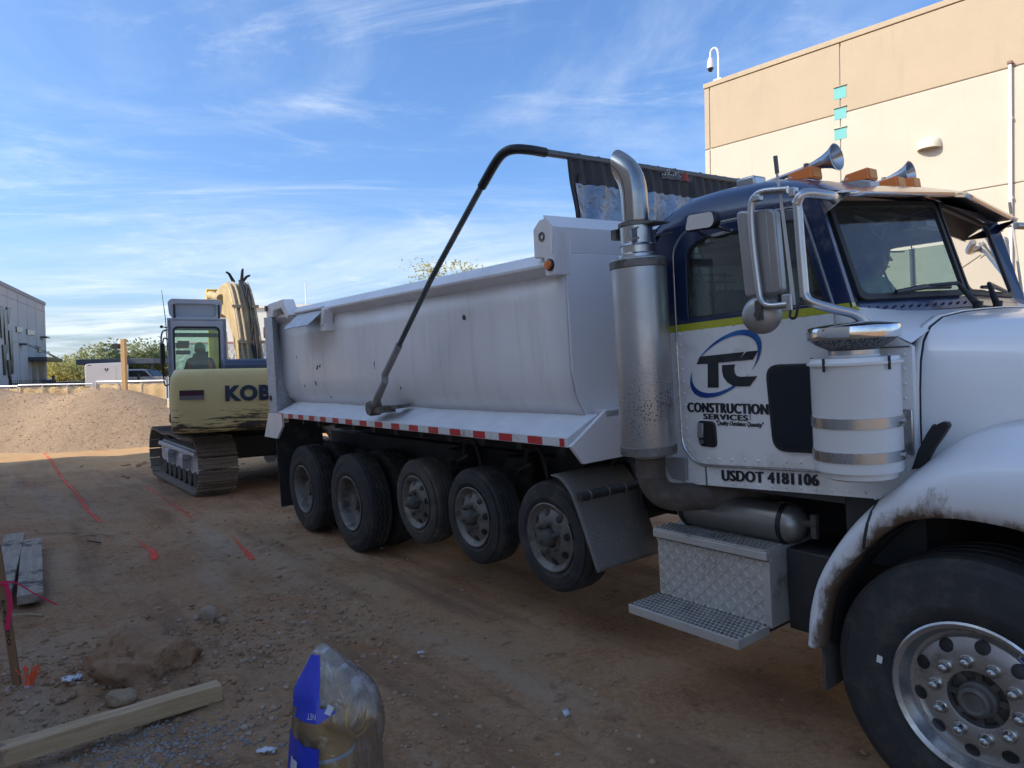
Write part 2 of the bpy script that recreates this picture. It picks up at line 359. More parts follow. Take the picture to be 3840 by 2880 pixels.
# loose stones and clods
def stones(name,pts,sizes,mats,squash=.6,seed=1):
    r=np.random.default_rng(seed); t=(1+5**.5)/2
    iv=np.array([(-1,t,0),(1,t,0),(-1,-t,0),(1,-t,0),(0,-1,t),(0,1,t),(0,-1,-t),(0,1,-t),(t,0,-1),(t,0,1),(-t,0,-1),(-t,0,1)])/math.sqrt(1+t*t)
    fi=np.array([(0,11,5),(0,5,1),(0,1,7),(0,7,10),(0,10,11),(1,5,9),(5,11,4),(11,10,2),(10,7,6),(7,1,8),(3,9,4),(3,4,2),(3,2,6),(3,6,8),(3,8,9),(4,9,5),(2,4,11),(6,2,10),(8,6,7),(9,8,1)])
    n=len(pts); q=iv[None]*(1+.35*(r.random((n,12,1))-.5)*2*.6)
    q=q*np.stack([np.ones(n),.6+.5*r.random(n),squash*(.7+.6*r.random(n))],1)[:,None,:]
    a=r.random(n)*6.283; ca,sa=np.cos(a)[:,None],np.sin(a)[:,None]
    X=q[...,0]*ca-q[...,1]*sa; Y=q[...,0]*sa+q[...,1]*ca
    V_=np.stack([X,Y,q[...,2]],-1)*np.asarray(sizes)[:,None,None]+np.asarray(pts)[:,None,:]
    Fc=fi[None]+12*np.arange(n)[:,None,None]
    me=bpy.data.meshes.new(name); vv=V_.reshape(-1,3); ff=Fc.reshape(-1,3)
    me.vertices.add(len(vv)); me.vertices.foreach_set('co',vv.ravel()); me.loops.add(ff.size); me.loops.foreach_set('vertex_index',ff.ravel())
    me.polygons.add(len(ff)); me.polygons.foreach_set('loop_start',np.arange(0,ff.size,3))
    for m in mats: me.materials.append(m)
    if len(mats)>1: me.polygons.foreach_set('material_index',np.repeat(r.integers(0,len(mats),n),20))
    me.update(calc_edges=True)
    return link(name,me,None,smooth=0)
clod=mat('clod',(.31,.185,.105),.95,c2=(.39,.25,.15),nscale=14,bump=.6,bscale=80,spec=.2)
pebble=mat('pebble',(.36,.26,.18),.85,c2=(.46,.36,.27),nscale=8,spec=.3)
pebble2=mat('pebble_brown',(.34,.215,.13),.9,c2=(.43,.29,.19),nscale=10,spec=.25)
def scatter(n,cx,cy,sx,sy,smin,smax,pw=3.,uni=False):
    x=(rng.random(n)*2-1)*sx+cx if uni else rng.normal(cx,sx,n); y=(rng.random(n)*2-1)*sy+cy if uni else rng.normal(cy,sy,n)
    sz=smin+(smax-smin)*rng.random(n)**pw; return np.stack([x,y,gz(x,y)+sz*.12],1),sz
A=[scatter(2600,-.8,6.4,5.2,3.6,.002,.010,5,True),scatter(1500,-2.2,4.7,.7,.55,.004,.030,3.6),scatter(800,-3.3,4.7,.45,.35,.004,.026,3.5),scatter(700,-1.9,5.6,.6,.45,.004,.03,3.6),
   scatter(500,-2.6,8.6,1.1,.7,.004,.03,4),scatter(700,-1.0,3.75,1.0,.3,.004,.022,3),scatter(160,-5.3,14.8,1.6,1.0,.01,.07,4),scatter(110,-7.8,16.2,.7,.4,.02,.10,3),scatter(500,-3.5,10.5,3.5,1.6,.003,.02,5,True)]
st=stones('loose_soil_clods',np.concatenate([a[0] for a in A]),np.concatenate([a[1] for a in A]),[clod,pebble2,clod,pebble],seed=4); st['kind']='stuff'; st['label']='loose brown clods and pebbles scattered over the dirt'
gr_m=mat('grey_gravel',(.21,.19,.17),.85,c2=(.36,.33,.30),nscale=12,spec=.3)
A=[scatter(1100,-1.95,3.82,.28,.15,.003,.016,2.6),scatter(180,-1.9,3.7,.36,.2,.005,.022,3)]
st=stones('grey_gravel_patch',np.concatenate([a[0] for a in A]),np.concatenate([a[1] for a in A]),[gr_m],seed=5); st['kind']='stuff'; st['label']='patch of fine grey gravel spilled in front of the long timber'
# spray paint marks: thin sheets that follow the ground
def paint_mat(name,c,amt,seed):
    m=bpy.data.materials.new(name); m.use_nodes=True; N=m.node_tree.nodes; Lk=m.node_tree.links; b=N['Principled BSDF']
    b.inputs['Base Color'].default_value=(*c,1); b.inputs['Roughness'].default_value=.8
    t=N.new('ShaderNodeTexCoord'); nz=N.new('ShaderNodeTexNoise'); nz.inputs['Scale'].default_value=30; nz.inputs['Detail'].default_value=7; nz.inputs['Roughness'].default_value=.75; Lk.new(t.outputs['Object'],nz.inputs['Vector'])
    at=N.new('ShaderNodeAttribute'); at.attribute_name='cover'
    ad_=N.new('ShaderNodeMath'); ad_.operation='ADD'; Lk.new(nz.outputs[0],ad_.inputs[0]); Lk.new(at.outputs['Fac'],ad_.inputs[1])
    r=N.new('ShaderNodeMapRange'); r.inputs[1].default_value=1.0; r.inputs[2].default_value=1.0+amt; Lk.new(ad_.outputs[0],r.inputs[0]); Lk.new(r.outputs[0],b.inputs['Alpha']); return m
pm_bright=paint_mat('spray_orange_fresh',(.95,.07,.03),.34,1); pm_faint=paint_mat('spray_orange_worn',(.48,.075,.04),.75,2)
def paint(pts,width,cover,m,label):
    P=spline([(p[0],p[1],0) for p in pts],10); n=len(P); rows=[]; cov=[]
    for i in range(n):
        d=(P[min(i+1,n-1)]-P[max(i-1,0)]).normalized(); s=Vector((-d.y,d.x,0)); t=i/(n-1)
        w=width(t) if callable(width) else width; w*=1+.25*math.sin(i*1.7)
        c=cover(t) if callable(cover) else cover
        row=[]
        for j in range(-4,5):
            p=P[i]+s*(w*j/4); row.append(gpt(p.x,p.y,.011)); cov.append(c*(1-(abs(j)/4)**1.6)*min(1,6*t+.1,6*(1-t)+.1))
        rows.append(row)
    mb=MB(); mb.grid(rows); o=mb.build('spray_paint_mark',m,None,smooth=180,fix=False)
    at=o.data.attributes.new('cover','FLOAT','POINT'); at.data.foreach_set('value',cov)
    return tag(o,label,'paint mark','orange marks sprayed on the dirt')
paint([(-13.4,20.0),(-12.2,18.5),(-10.2,15.8),(-8.33,13.26),(-6.97,11.44),(-5.94,10.06),(-5.47,9.46)],.060,.78,pm_bright,'longest orange spray line running from the gravel heap across the dirt')
paint([(-7.35,13.62),(-6.27,12.27),(-5.21,10.75),(-4.65,9.98),(-4.16,9.32)],.055,.68,pm_bright,'faint orange spray line passing in front of the excavator track')
paint([(-4.9,8.98),(-4.55,8.6),(-4.17,8.12),(-3.90,7.62)],lambda t:.065+.04*t,lambda t:.45+.48*t,pm_bright,'short bright orange wedge of spray paint in the open dirt')
paint([(-3.66,8.95),(-3.18,8.18),(-2.97,7.85),(-2.77,7.50)],lambda t:.045+.02*t,lambda t:.6+.3*t,pm_bright,'short bright orange spray dash nearest the rear truck tyres')
paint([(-4.24,10.78),(-3.66,10.14),(-2.94,9.32)],.13,.55,pm_faint,'worn red spray line between the track and the rearmost truck tyre')
paint([(-2.9,8.05),(-2.45,8.27),(-2.10,8.45)],.07,.50,pm_faint,'worn red spray streak beside the second truck tyre')
paint([(-12.3,20.3),(-11.4,19.5),(-10.9,19.2)],.09,.62,pm_bright,'orange spray dash on the sunlit sand before the gravel heap')
paint([(-11.3,21.2),(-10.2,21.0),(-9.2,20.7)],.10,.58,pm_bright,'long orange spray line on the sand at the foot of the gravel')
# ================================================================= beige building on the right
NB=Vector((.734,.679,0)); DB=Vector((.679,-.734,0)); CB=Vector((4.741,17.156,0))     # outward normal is -NB
stucco_tan=mat('stucco_tan',(.435,.345,.24),.9,c2=(.465,.365,.255),nscale=1.2,bump=.25,bscale=60,spec=.2,dirt=(.39,.305,.205),dscale=1.3,dlo=.56,dhi=.85,dstretch=(2.5,2.5,.25))
stucco_cream=mat('stucco_cream',(.53,.465,.37),.9,c2=(.555,.49,.395),nscale=1.1,bump=.25,bscale=60,spec=.2,dirt=(.48,.415,.325),dscale=1.1,dlo=.56,dhi=.88,dstretch=(2.5,2.5,.25))
teal=mat('teal_paint',(.15,.42,.40),.8,c2=(.17,.45,.43),nscale=3)
white_paint=mat('white_paint',(.80,.79,.76),.5)
bld=empty('beige_building','tall beige and cream building behind the truck cab with teal squares','building',CB)
bld.matrix_world=Matrix(((DB.x,NB.x,0,CB.x),(DB.y,NB.y,0,CB.y),(0,0,1,0),(0,0,0,1)))     # local x along the wall, y into it, z up
mb=MB(); mb.box(0.02,13.2,.025,16,-1,8.30); mb.build('wall_core',stucco_cream,bld,smooth=0)
def panel(x0,x1,z0,z1,m,proud=0.0):
    b=MB(); b.box(x0,x1,-proud,.30,z0,z1); return b.build('wall_panel',m,bld,smooth=0,bevel=.012)
cols_=[0.0,.14,3.19,9.2,13.2]
rows_=[(-1,2.6),(2.625,4.87),(4.895,6.91),(6.935,8.37)]
for i in range(len(cols_)-1):
    for j,(z0,z1) in enumerate(rows_):
        panel(cols_[i]+(.0 if i==0 else .010),cols_[i+1]-.010,z0,z1,stucco_tan if j==3 else stucco_cream)
mb=MB(); mb.box(-.02,13.2,-.025,.45,8.380,8.49); mb.build('parapet_cap',stucco_tan,bld,smooth=0,bevel=.01)
for z0,z1 in((7.225,7.505),(6.805,7.075),(6.39,6.655)):
    b=MB(); b.box(3.065,3.31,-.004,.05,z0+.008,z1-.03); b.build('teal_square',teal,bld,smooth=0)
    b=MB()
    b.box(3.055,3.32,-.030,.03,z1-.028,z1-.012); b.build('square_lip',stucco_tan if z0>6.8 else stucco_cream,bld,smooth=0)
b=MB(); b.box(6.115,6.165,-.07,-.01,-.6,6.97); 
for k in range(5): b.box(6.105,6.175,-.08,-.0,.4+1.4*k,.45+1.4*k)
b.build('downspout',white_paint,bld,smooth=0,bevel=.008)
b=MB(); b.box(6.10,6.18,-.09,-.01,6.965,7.02); b.build('downspout_head',mat('brown_metal',(.20,.10,.08),.6),bld,smooth=0,bevel=.01)
# roof back edge, rooftop camera, wall lamp
rc=empty('security_camera','white dome camera on a gooseneck pole atop the beige wall','camera',CB+DB*.33+NB*.10+Vector((0,0,8.49))); rc.rotation_euler=(0,0,math.atan2(DB.y,DB.x))
b=MB(); b.box(-.10,.10,-.07,.07,0,.05); b.build('base_plate',white_paint,rc,bevel=.006)
b=MB(); b.tube(spline([(0,0,.04),(0,0,.35),(0,0,.58),(-.02,-.01,.74),(-.09,-.03,.80),(-.16,-.05,.75),(-.18,-.055,.64),(-.18,-.055,.56)],6),.024,10); b.build('gooseneck_pole',white_paint,rc)
b=MB(); b.lathe([(.002,.02),(.05,.02),(.06,-.02),(.075,-.12),(.08,-.20),(.078,-.215)],(-.18,-.055,.56),(0,0,1),20); b.build('camera_housing',white_paint,rc)
b=MB(); b.lathe([(.066,-.21),(.062,-.25),(.045,-.285),(.02,-.30),(.002,-.302)],(-.18,-.055,.56),(0,0,1),20); b.build('dome',mat('smoked_dome',(.02,.02,.022),.08),rc)
wl=empty('wall_lamp','cream half-round wall lamp fixed to the beige building wall','lamp',CB+DB*4.84+Vector((0,0,5.80))); wl.rotation_euler=(0,0,math.atan2(DB.y,DB.x))
lampm=mat('lamp_cream',(.72,.66,.52),.5)
rows=[]
for z,k in((0,1),(.05,1.0),(.10,.98),(.155,.90),(.19,.72),(.205,.40),(.208,.02)):
    rows.append([(.21*k*math.cos(math.pi+math.pi*i/20),.20*k*math.sin(math.pi+math.pi*i/20)-.002,z) for i in range(21)])
b=MB(); b.grid(rows); b.grid([[(.21*math.cos(math.pi+math.pi*i/20)*k,.20*math.sin(math.pi+math.pi*i/20)*k-.002,0) for i in range(21)] for k in(1,.85)]); b.build('lamp_body',lampm,wl,smooth=50)
b=MB(); b.prism([(.205*math.cos(math.pi+math.pi*i/20)*.86,.20*math.sin(math.pi+math.pi*i/20)*.86-.002) for i in range(21)],'z',.012,.02); b.build('lens',mat('lamp_lens',(.35,.34,.32),.3),wl,smooth=0)
b=MB(); b.lathe([(.2125,.075),(.214,.08),(.2125,.085)],(0,0,0),(0,0,1),40); 
# ================================================================= building behind the photographer: casts the shade the whole yard lies in
shade_m=mat('grey_block',(.66,.63,.58),.9,c2=(.72,.69,.64),nscale=2,spec=.2)
hb=empty('shade_building','grey block building behind the camera that shades the yard','building',(0,0,0))
p_end=Vector((-12.5,17.2,0)); n0=-3.0; sh=Vector((.951,.309,0)); t_=(p_end.dot(NB)-n0)/sh.dot(NB); E0=p_end-sh*t_
hb.matrix_world=Matrix(((-DB.x,-NB.x,0,E0.x),(-DB.y,-NB.y,0,E0.y),(0,0,1,0),(0,0,0,1)))
ROOF=9.0
b=MB(); b.box(-24,0,.02,14,-1,ROOF-.02); b.build('wall_core',shade_m,hb,smooth=0)
for i in range(4):
    for z0,z1 in((-1,3.0),(3.03,6.0),(6.03,ROOF)):
        b=MB(); b.box(-(i+1)*6.0+.012,-i*6.0-.012,-.02,.1,z0,z1); b.build('wall_panel',shade_m,hb,smooth=0)
for i in range(2):
    b=MB(); b.box(-6.4-i*8.6,-4-i*8.6,-.05,.05,3.6,5.2); b.build('window',mat('dark_pane',(.03,.035,.04),.08),hb,smooth=0)
# ================================================================= gravel heap
def pile_h(x,y):
    x=np.asarray(x,float);y=np.asarray(y,float)
    def cone(cx,cy,h,slope,p=1.): 
        r=np.sqrt(((x-cx)*.80)**2+(y-cy)**2+.45)-.67; return h-slope*r
    cs=[cone(-13.25,23.0,1.80,.53),cone(-17.7,23.0,2.05,.50),cone(-21,22.8,2.1,.50),cone(-15.5,23.1,1.66,.47)]; K=9.0
    a=np.log(sum(np.exp(K*c) for c in cs))/K
    a=a+.05*fbm(x*.6,y*.6,71,3)+.018*fbm(x*2.5,y*2.5,73,3)
    return a
px_=np.arange(-24,-7.5,.07); py_=np.arange(18.2,28.4,.07); PX,PY=np.meshgrid(px_,py_); g0=gbase(PX,PY)
ph=pile_h(PX,PY); grain=.018*(rng.random(PX.shape)-.5)+.008*fbm(PX*9,PY*9,75,2)
PZ=g0-.12+np.where(ph>-.2,np.log1p(np.exp(np.clip(ph*9,-30,30)))/9,0)+grain*np.clip(ph*4+.4,0,1)
keep=ph>-.28
ids=-np.ones(PX.shape,int); ids[keep]=np.arange(keep.sum()); vv=np.stack([PX[keep],PY[keep],PZ[keep]],1)
ok=keep[:-1,:-1]&keep[:-1,1:]&keep[1:,1:]&keep[1:,:-1]
ff=np.stack([ids[:-1,:-1][ok],ids[:-1,1:][ok],ids[1:,1:][ok],ids[1:,:-1][ok]],1)
me=bpy.data.meshes.new('gravel_heap'); me.from_pydata(vv.tolist(),[],ff.tolist())
gm=mat('heap_gravel',(.30,.205,.128),.95,c2=(.40,.28,.178),nscale=16,detail=4,bump=.7,bscale=30,spec=.2,lo=.38,hi=.62)
me.materials.append(gm); heap=link('gravel_heap',me,None,smooth=180); tag(heap,'long heap of tan gravel lying in the sun','gravel heap',kind='stuff')
n=4000; x=rng.uniform(-22,-8.5,n); y=rng.uniform(19,25.5,n); h=pile_h(x,y); k=h>-.1; x,y,h=x[k],y[k],h[k]; z=gbase(x,y)-.12+np.log1p(np.exp(h*9))/9
st=stones('heap_stones',np.stack([x,y,z+.01],1),.008+.014*rng.random(len(x))**2,[gm],seed=8); st['kind']='stuff'; st['label']='gravel stones on the surface of the tan heap'
# ================================================================= temporary chain-link fence with tan screening
galv=mat('galvanised',(.50,.51,.52),.45,.6,c2=(.62,.62,.62),nscale=6)
screen_m=mat('tan_screen',(.60,.40,.17),.95,c2=(.68,.47,.22),nscale=1.5,bump=.3,bscale=12,spec=.1)
def fence_panel(a,b_,top,bot,label,screen=True,cell=.115):
    a=Vector(a);b_=Vector(b_); L=(b_-a).length; d=(b_-a)/L; ang=math.atan2(d.y,d.x)
    e=empty('chain_link_panel',label,'fence panel',(a.x,a.y,bot),ang,'temporary fence panels around the site'); H=top-bot
    m=MB(); r=.028
    m.tube([(0,0,0),(0,0,H-.04),(.04,0,H),(L-.04,0,H),(L,0,H-.04),(L,0,0)],r,8); m.build('pipe_frame',galv,e)
    for k in(.33,.66):
        q=MB(); q.cyl((L*k,0,0),(L*k,0,H),.018,n=8); q.build('stiffener_bar',galv,e)
    w=MB(); n=int((L+H)/cell); t=.006
    for k in range(n):
        x0=k*cell-H
        for sgn in(1,-1):
            xa,za,xb,zb=(x0,0,x0+H,H) if sgn>0 else (x0+H,0,x0,H)
            def clip(xa,za,xb,zb):
                pts=[]
                for (x,z),(X,Zz) in(((xa,za),(xb,zb)),((xb,zb),(xa,za))):
                    if x<0: tt=(0-x)/(X-x); x,z=0,z+tt*(Zz-z)
                    if x>L: tt=(L-x)/(X-x); x,z=L,z+tt*(Zz-z)
                    pts.append((x,z))
                return pts
            if max(xa,xb)<=0 or min(xa,xb)>=L: continue
            (xa,za),(xb,zb)=clip(xa,za,xb,zb)
            w.cyl((xa,.006*sgn,za),(xb,.006*sgn,zb),t,n=3,cap=False)
    o=w.build('wire_mesh',galv,e,smooth=0,kind='stuff',fix=False)
    if screen:
        rows=[[(L*i/40,.06+.03*math.sin(i*.9)+.02*math.sin(j*2+i*.3),.02+(H-.12)*j/6) for i in range(41)] for j in range(7)]
        s_=MB(); s_.grid(rows); so=s_.build('screen_cloth',screen_m,e,smooth=180); sm=so.modifiers.new('thick','SOLIDIFY'); sm.thickness=.01
    return e
fence_panel((-24.8,30.6),(-20.3,29.2),1.46,-.36,'leftmost chain-link panel with tan cloth behind the gravel heap')
fence_panel((-20.25,29.1),(-16.85,28.6),1.50,-.36,'chain-link panel ending below the black fence, behind the gravel crest')
fence_panel((-16.75,28.6),(-13.2,27.1),1.58,-.36,'chain-link panel behind the wooden post with tan cloth')
fence_panel((-13.05,27.0),(-9.6,24.4),1.68,-.36,'chain-link panel nearest the excavator cab with smooth tan cloth',cell=.16)
# ================================================================= things by the fence
wood_new=mat('yellow_wood',(.55,.33,.13),.8,c2=(.62,.41,.20),nscale=3,stretch=(6,6,.6))
wp=empty('wooden_post','yellow wooden post with a small black camera behind the gravel','post',(-13.63,25.0,-.35))
b=MB(); b.box(-.075,.075,-.075,.075,0,3.44); b.build('post',wood_new,wp,bevel=.008)
b=MB(); b.box(-.36,-.13,-.10,.04,3.10,3.27); b.cyl((-.36,-.03,3.19),(-.42,-.03,3.19),.05); b.box(-.34,-.33,-.03,-.02,3.25,3.42); b.tube([(-.22,-.03,3.10),(-.22,-.03,3.02),(-.08,-.03,3.0)],.015,6); b.build('post_camera',mat('black_plastic',(.015,.016,.017),.45),wp,bevel=.01)
pv=empty('white_pipe_post','short white pipe post standing at the fence corner','pipe',(-10.9,22.6,-.35)); b=MB(); b.cyl((0,0,0),(0,0,1.35),.075,n=14); b.lathe([(.075,1.35),(.07,1.40),(.002,1.41)],(0,0,0),(0,0,1),14); b.build('pipe',mat('ivory_pipe',(.72,.62,.40),.5),pv)
dl=empty('orange_delineator','orange marker post beside the white pipe post','marker',(-10.45,22.3,-.35)); b=MB(); b.prism([(-.11,0),(.11,0),(.07,.9),(-.07,.9)],'y',-.02,.02); b.build('panel',mat('orange_plastic',(.80,.16,.03),.5),dl,bevel=.006); b=MB(); b.cyl((0,.03,0),(0,.03,1.8),.022,n=8); b.build('stake',galv,dl)
for i in range(3):
    q=MB(); a_=Vector((-8.35+.06*i,17.9-.08*i,-.15)); q.cyl(a_,a_+Vector((1.15,1.6,1.30)),.03,n=8); tag(q.build('white_pipe',white_paint),('leftmost','middle','rightmost')[i]+' of three thin white pipes leaning behind the track','pipe','white pipes leaning by the track')
for i,(x,y) in enumerate(((-13.9,29.5),(-13.4,29.3))):
    e=empty('yellow_bollard',('left','right')[i]+' yellow capped bollard just behind the chain-link fence','bollard',(x,y,-.4),0,'yellow bollards behind the fence'); b=MB(); b.cyl((0,0,0),(0,0,2.05),.085,n=14); b.lathe([(.085,2.05),(.07,2.10),(.002,2.13)],(0,0,0),(0,0,1),14); b.build('pipe',mat('yellow_paint',(.72,.52,.10),.5),e)
bt=empty('blue_bin','blue covered bin behind the fence beside the excavator','bin',(-13.9,33.0,-.4)); b=MB(); b.hexa([(-.8,-.5,0),(.8,-.5,0),(.8,.5,0),(-.8,.5,0),(-.95,-.6,2.05),(.95,-.6,2.0),(.95,.6,2.1),(-.95,.6,2.1)]); b.build('bin_body',mat('blue_plastic',(.03,.16,.55),.5),bt,bevel=.05); b=MB(); b.hexa([(-1.0,-.65,2.06),(1.0,-.65,2.02),(1.0,.65,2.12),(-1.0,.65,2.12),(-.9,-.5,2.30),(.9,-.5,2.22),(.9,.5,2.25),(-.9,.5,2.28)]); b.build('lid',mat('blue_plastic',(.03,.16,.55),.5),bt,bevel=.03)
# white enclosed trailer
tr=empty('enclosed_trailer','white enclosed trailer with rounded corners parked behind the fence','trailer',(-23.15,40.6,-.4),math.radians(28))
tw_=mat('trailer_white',(.74,.75,.74),.35,c2=(.70,.71,.71),nscale=2)
prof=rounded([(-1.02,.55),(1.02,.75),(1.08,2.98),(-1.08,2.90)],[.04,.04,.22,.22],6)
b=MB(); b.prism(prof,'y',0,4.8); b.build('trailer_body',tw_,tr,bevel=.05,seg=3)
b=MB(); b.box(-1.1,1.1,-.02,4.82,.45,.62); b.build('skirt',mat('grey_steel',(.30,.31,.32),.5,.4),tr,bevel=.02)
for sx in(-.62,.62):
    b=MB(); b.box(sx*1.35-.09,sx*1.35+.09,-.02,.0,2.80,2.84); b.build('marker_lamp',mat('amber_dark',(.35,.10,.03),.4),tr)
b=MB(); b.prism([(0,2.44),(-.09,2.56),(-.09,2.63),(-.02,2.65),(-.012,2.55)],'y',-.012,.0); b.prism([(.012,2.44),(.10,2.56),(.10,2.63),(.03,2.65),(.02,2.55)],'y',-.012,.0); b.build('emblem',mat('navy_print',(.03,.04,.08),.4),tr,smooth=0)
b=MB(); b.box(.475,.485,-.006,0,.8,2.8); b.build('seam',mat('grey_steel',(.30,.31,.32),.5,.4),tr,smooth=0)
for sx in(-.98,.98):
    b=MB(); b.lathe([(.2,-.1),(.33,-.1),(.36,-.05),(.36,.05),(.33,.1),(.2,.1)],(sx,2.6,.37),(1,0,0),20); b.build('wheel',mat('tyre_far',(.03,.03,.03),.8),tr)
# grey modern building at the left edge
FD=Vector((-.407,.914,0)).normalized(); FN=Vector((.914,.407,0)); FC=Vector((-39.3,60.1,0))
lb=empty('modern_building','grey modern building with slanted dark windows at the left edge','building')
lb.matrix_world=Matrix(((FD.x,-FN.x,0,FC.x),(FD.y,-FN.y,0,FC.y),(0,0,1,-.5),(0,0,0,1)))        # x: along facade away from camera (0 = far corner), y into the building
gw=mat('grey_wall',(.50,.49,.475),.9,c2=(.545,.535,.52),nscale=.6,bump=.15,bscale=20,spec=.2); gd=mat('dark_panel',(.045,.05,.06),.35)
b=MB(); b.box(-21,0,.0,22,-.5,8.55); b.build('wall',gw,lb,smooth=0)
b=MB(); b.box(-21.05,.05,-.06,.3,8.35,8.62); b.build('parapet',mat('grey_trim',(.30,.30,.30),.7),lb,smooth=0)
for k in range(7):
    b=MB(); b.box(-.9-3.1*k-.02,-.9-3.1*k+.02,-.012,.02,0,8.35); b.build('wall_joint',mat('grey_trim',(.30,.30,.30),.7),lb,smooth=0)
b=MB(); b.box(-21,0,-.012,.02,4.78,4.82); b.build('wall_joint',mat('grey_trim',(.30,.30,.30),.7),lb,smooth=0)
b=MB(); b.box(-21,0,-.014,.02,7.75,7.80); b.build('wall_joint',mat('grey_trim',(.30,.30,.30),.7),lb,smooth=0)
def fac(zx,zy):
    """facade coordinates from the measured sheet: zx 0..690, zy along height"""
    t=FAC_T(zx); return t
# measured slanted windows: (x_left_top, x_right_top, x_left_bot, x_right_bot, z_top, z_bot) in facade metres (negative towards the camera)
def dpx(px):      # facade x for an image column (photo pixels)
    a=(px-1920)/2663.0; t=-(FC.x-a*FC.y)/(FD.x-a*FD.y); return t
def zpy(px,py):
    t=dpx(px); Yd=FC.y+FD.y*t; hz=1440-2663*.0227-.020*(px-1920); return 1.8+(hz-py)/2663*Yd+.5
k_=320/1207.
for (x0,y0,x1,y1,x2,y2,x3,y3) in [(12,480,65,482,50,935,32,930),(65,533,118,535,112,1152,88,1148),(118,500,168,503,148,735,132,733),(135,828,187,828,180,1440,160,1440),(40,1028,92,1030,75,1460,52,1460),(103,1247,158,1250,136,1500,116,1500)]:
    q=[(x*k_,1020+y*k_) for x,y in((x0,y0),(x1,y1),(x2,y2),(x3,y3))]
    b=MB(); b.prism([(dpx(a),zpy(a,c)) for a,c in q],'y',-.10,.05); b.build('slanted_window',gd,lb,smooth=0)
for (x0,y0,x1,y1,x2,y2,x3,y3) in [(248,770,345,782,325,858,250,850),(398,808,522,830,500,897,398,888),(550,1070,628,1075,607,1138,550,1132)]:
    q=[(x*k_,1020+y*k_) for x,y in((x0,y0),(x1,y1),(x2,y2),(x3,y3))]
    w_=MB(); w_.prism([(dpx(a),zpy(a,c)) for a,c in q],'y',-.06,.05); w_=w_.build('window',gd,lb,smooth=0)
    c0=[sum(z)/4 for z in zip(*[(dpx(a),zpy(a,c)) for a,c in q])]
    b=MB(); b.prism([(c0[0]+(dpx(a)-c0[0])*.93,c0[1]+(zpy(a,c)-c0[1])*.86) for a,c in q],'y',-.075,-.061); b.build('pane',mat('sky_pane',(.05,.055,.06),.25),w_,smooth=0)
q=[(410,1215),(660,1215),(660,1250),(410,1250)]; X0=dpx(410*k_);X1=dpx(662*k_); zt=zpy(500*k_,1020+1213*k_); b=MB(); b.box(X0,X1,-1.2,.0,zt-.30,zt); b.build('door_canopy',gd,lb,bevel=.02)
for a0,c0,a1,c1 in((410,1030,598,1205),(515,1048,622,1208)):
    b=MB(); b.cyl((dpx(a0*k_),-.05,zpy(a0*k_,1020+c0*k_)),(dpx(a1*k_),-1.1,zt),.035,n=6); b.build('canopy_rod',gd,lb)
for a0,a1,c0 in((465,515,1265),(565,622,1322)):
    zz=zpy(a0*k_,1020+c0*k_); b=MB(); b.box(dpx(a0*k_),dpx(a1*k_),-.03,.05,.5,zz); b.build('door',mat('grey_door',(.20,.21,.22),.4),lb,smooth=0)
for a0,c0 in((590,920),(290,1020)):
    b=MB(); b.box(dpx(a0*k_),dpx((a0+42)*k_),-.5,-.0,zpy(a0*k_,1020+c0*k_)-.06,zpy(a0*k_,1020+c0*k_)+.06); b.build('wall_spout',gd,lb,smooth=0)
b=MB(); b.cyl((dpx(497*k_),3,8.5),(dpx(497*k_),3,12.2),.05,n=6); b.box(dpx(497*k_)-.15,dpx(497*k_)+.15,2.9,3.1,11.3,12.0); b.build('roof_mast',mat('grey_steel',(.30,.31,.32),.5,.4),lb)
# black picket fence
pf=empty('black_picket_fence','black metal picket fence standing before the grey modern building','fence',(-31.5,44.6,-.4),math.radians(4))
blk=mat('black_iron',(.02,.021,.023),.5)
b=MB()
for i in range(120): b.box(i*.11-.012,i*.11+.012,-.012,.012,.1,2.05)
b.build('pickets',blk,pf,smooth=0,kind='stuff',fix=False)
for z in(.25,1.80):
    b=MB(); b.box(0,13.2,-.02,.02,z,z+.045); b.build('rail',blk,pf,smooth=0)
for i in range(6):
    b=MB(); b.box(i*2.6-.06,i*2.6+.06,-.06,.06,0,2.25); b.box(i*2.6-.075,i*2.6+.075,-.075,.075,2.25,2.29); b.build('post',blk,pf,smooth=0)
# block wall, carport, parked vehicles, houses far back
bw=empty('block_wall','low grey concrete block wall below the dark carport','wall',(-26.2,47.8,-.4),math.radians(2))
blockm=mat('grey_blocks',(.36,.33,.31),.95,c2=(.45,.42,.39),nscale=3,bump=.4,bscale=30)
for j in range(9):
    for i in range(18):
        b=MB(); x0=(i+.5*(j%2))*.62; b.box(x0,x0+.60,-.1,.1,j*.235,j*.235+.222); 
        if i==0 and j==0: bo=b.build('block',blockm,bw,smooth=0); continue
        o=bpy.data.objects.new('block',bo.data); col.objects.link(o); o.parent=bw; o.location=(x0,0,j*.235)
cp=empty('carport','dark flat carport roof on posts between the trees','carport',(-29.8,54.6,-.4),math.radians(3))
b=MB(); b.box(-2.2,3.4,-2.5,2.5,3.05,3.45); b.build('roof',mat('carport_dark',(.10,.11,.13),.5),cp,bevel=.03)
for x in(-1.8,3.0):
    for y in(-2,2):
        b=MB(); b.cyl((x,y,0),(x,y,3.05),.07,n=8); b.build('post',mat('carport_dark',(.10,.11,.13),.5),cp)
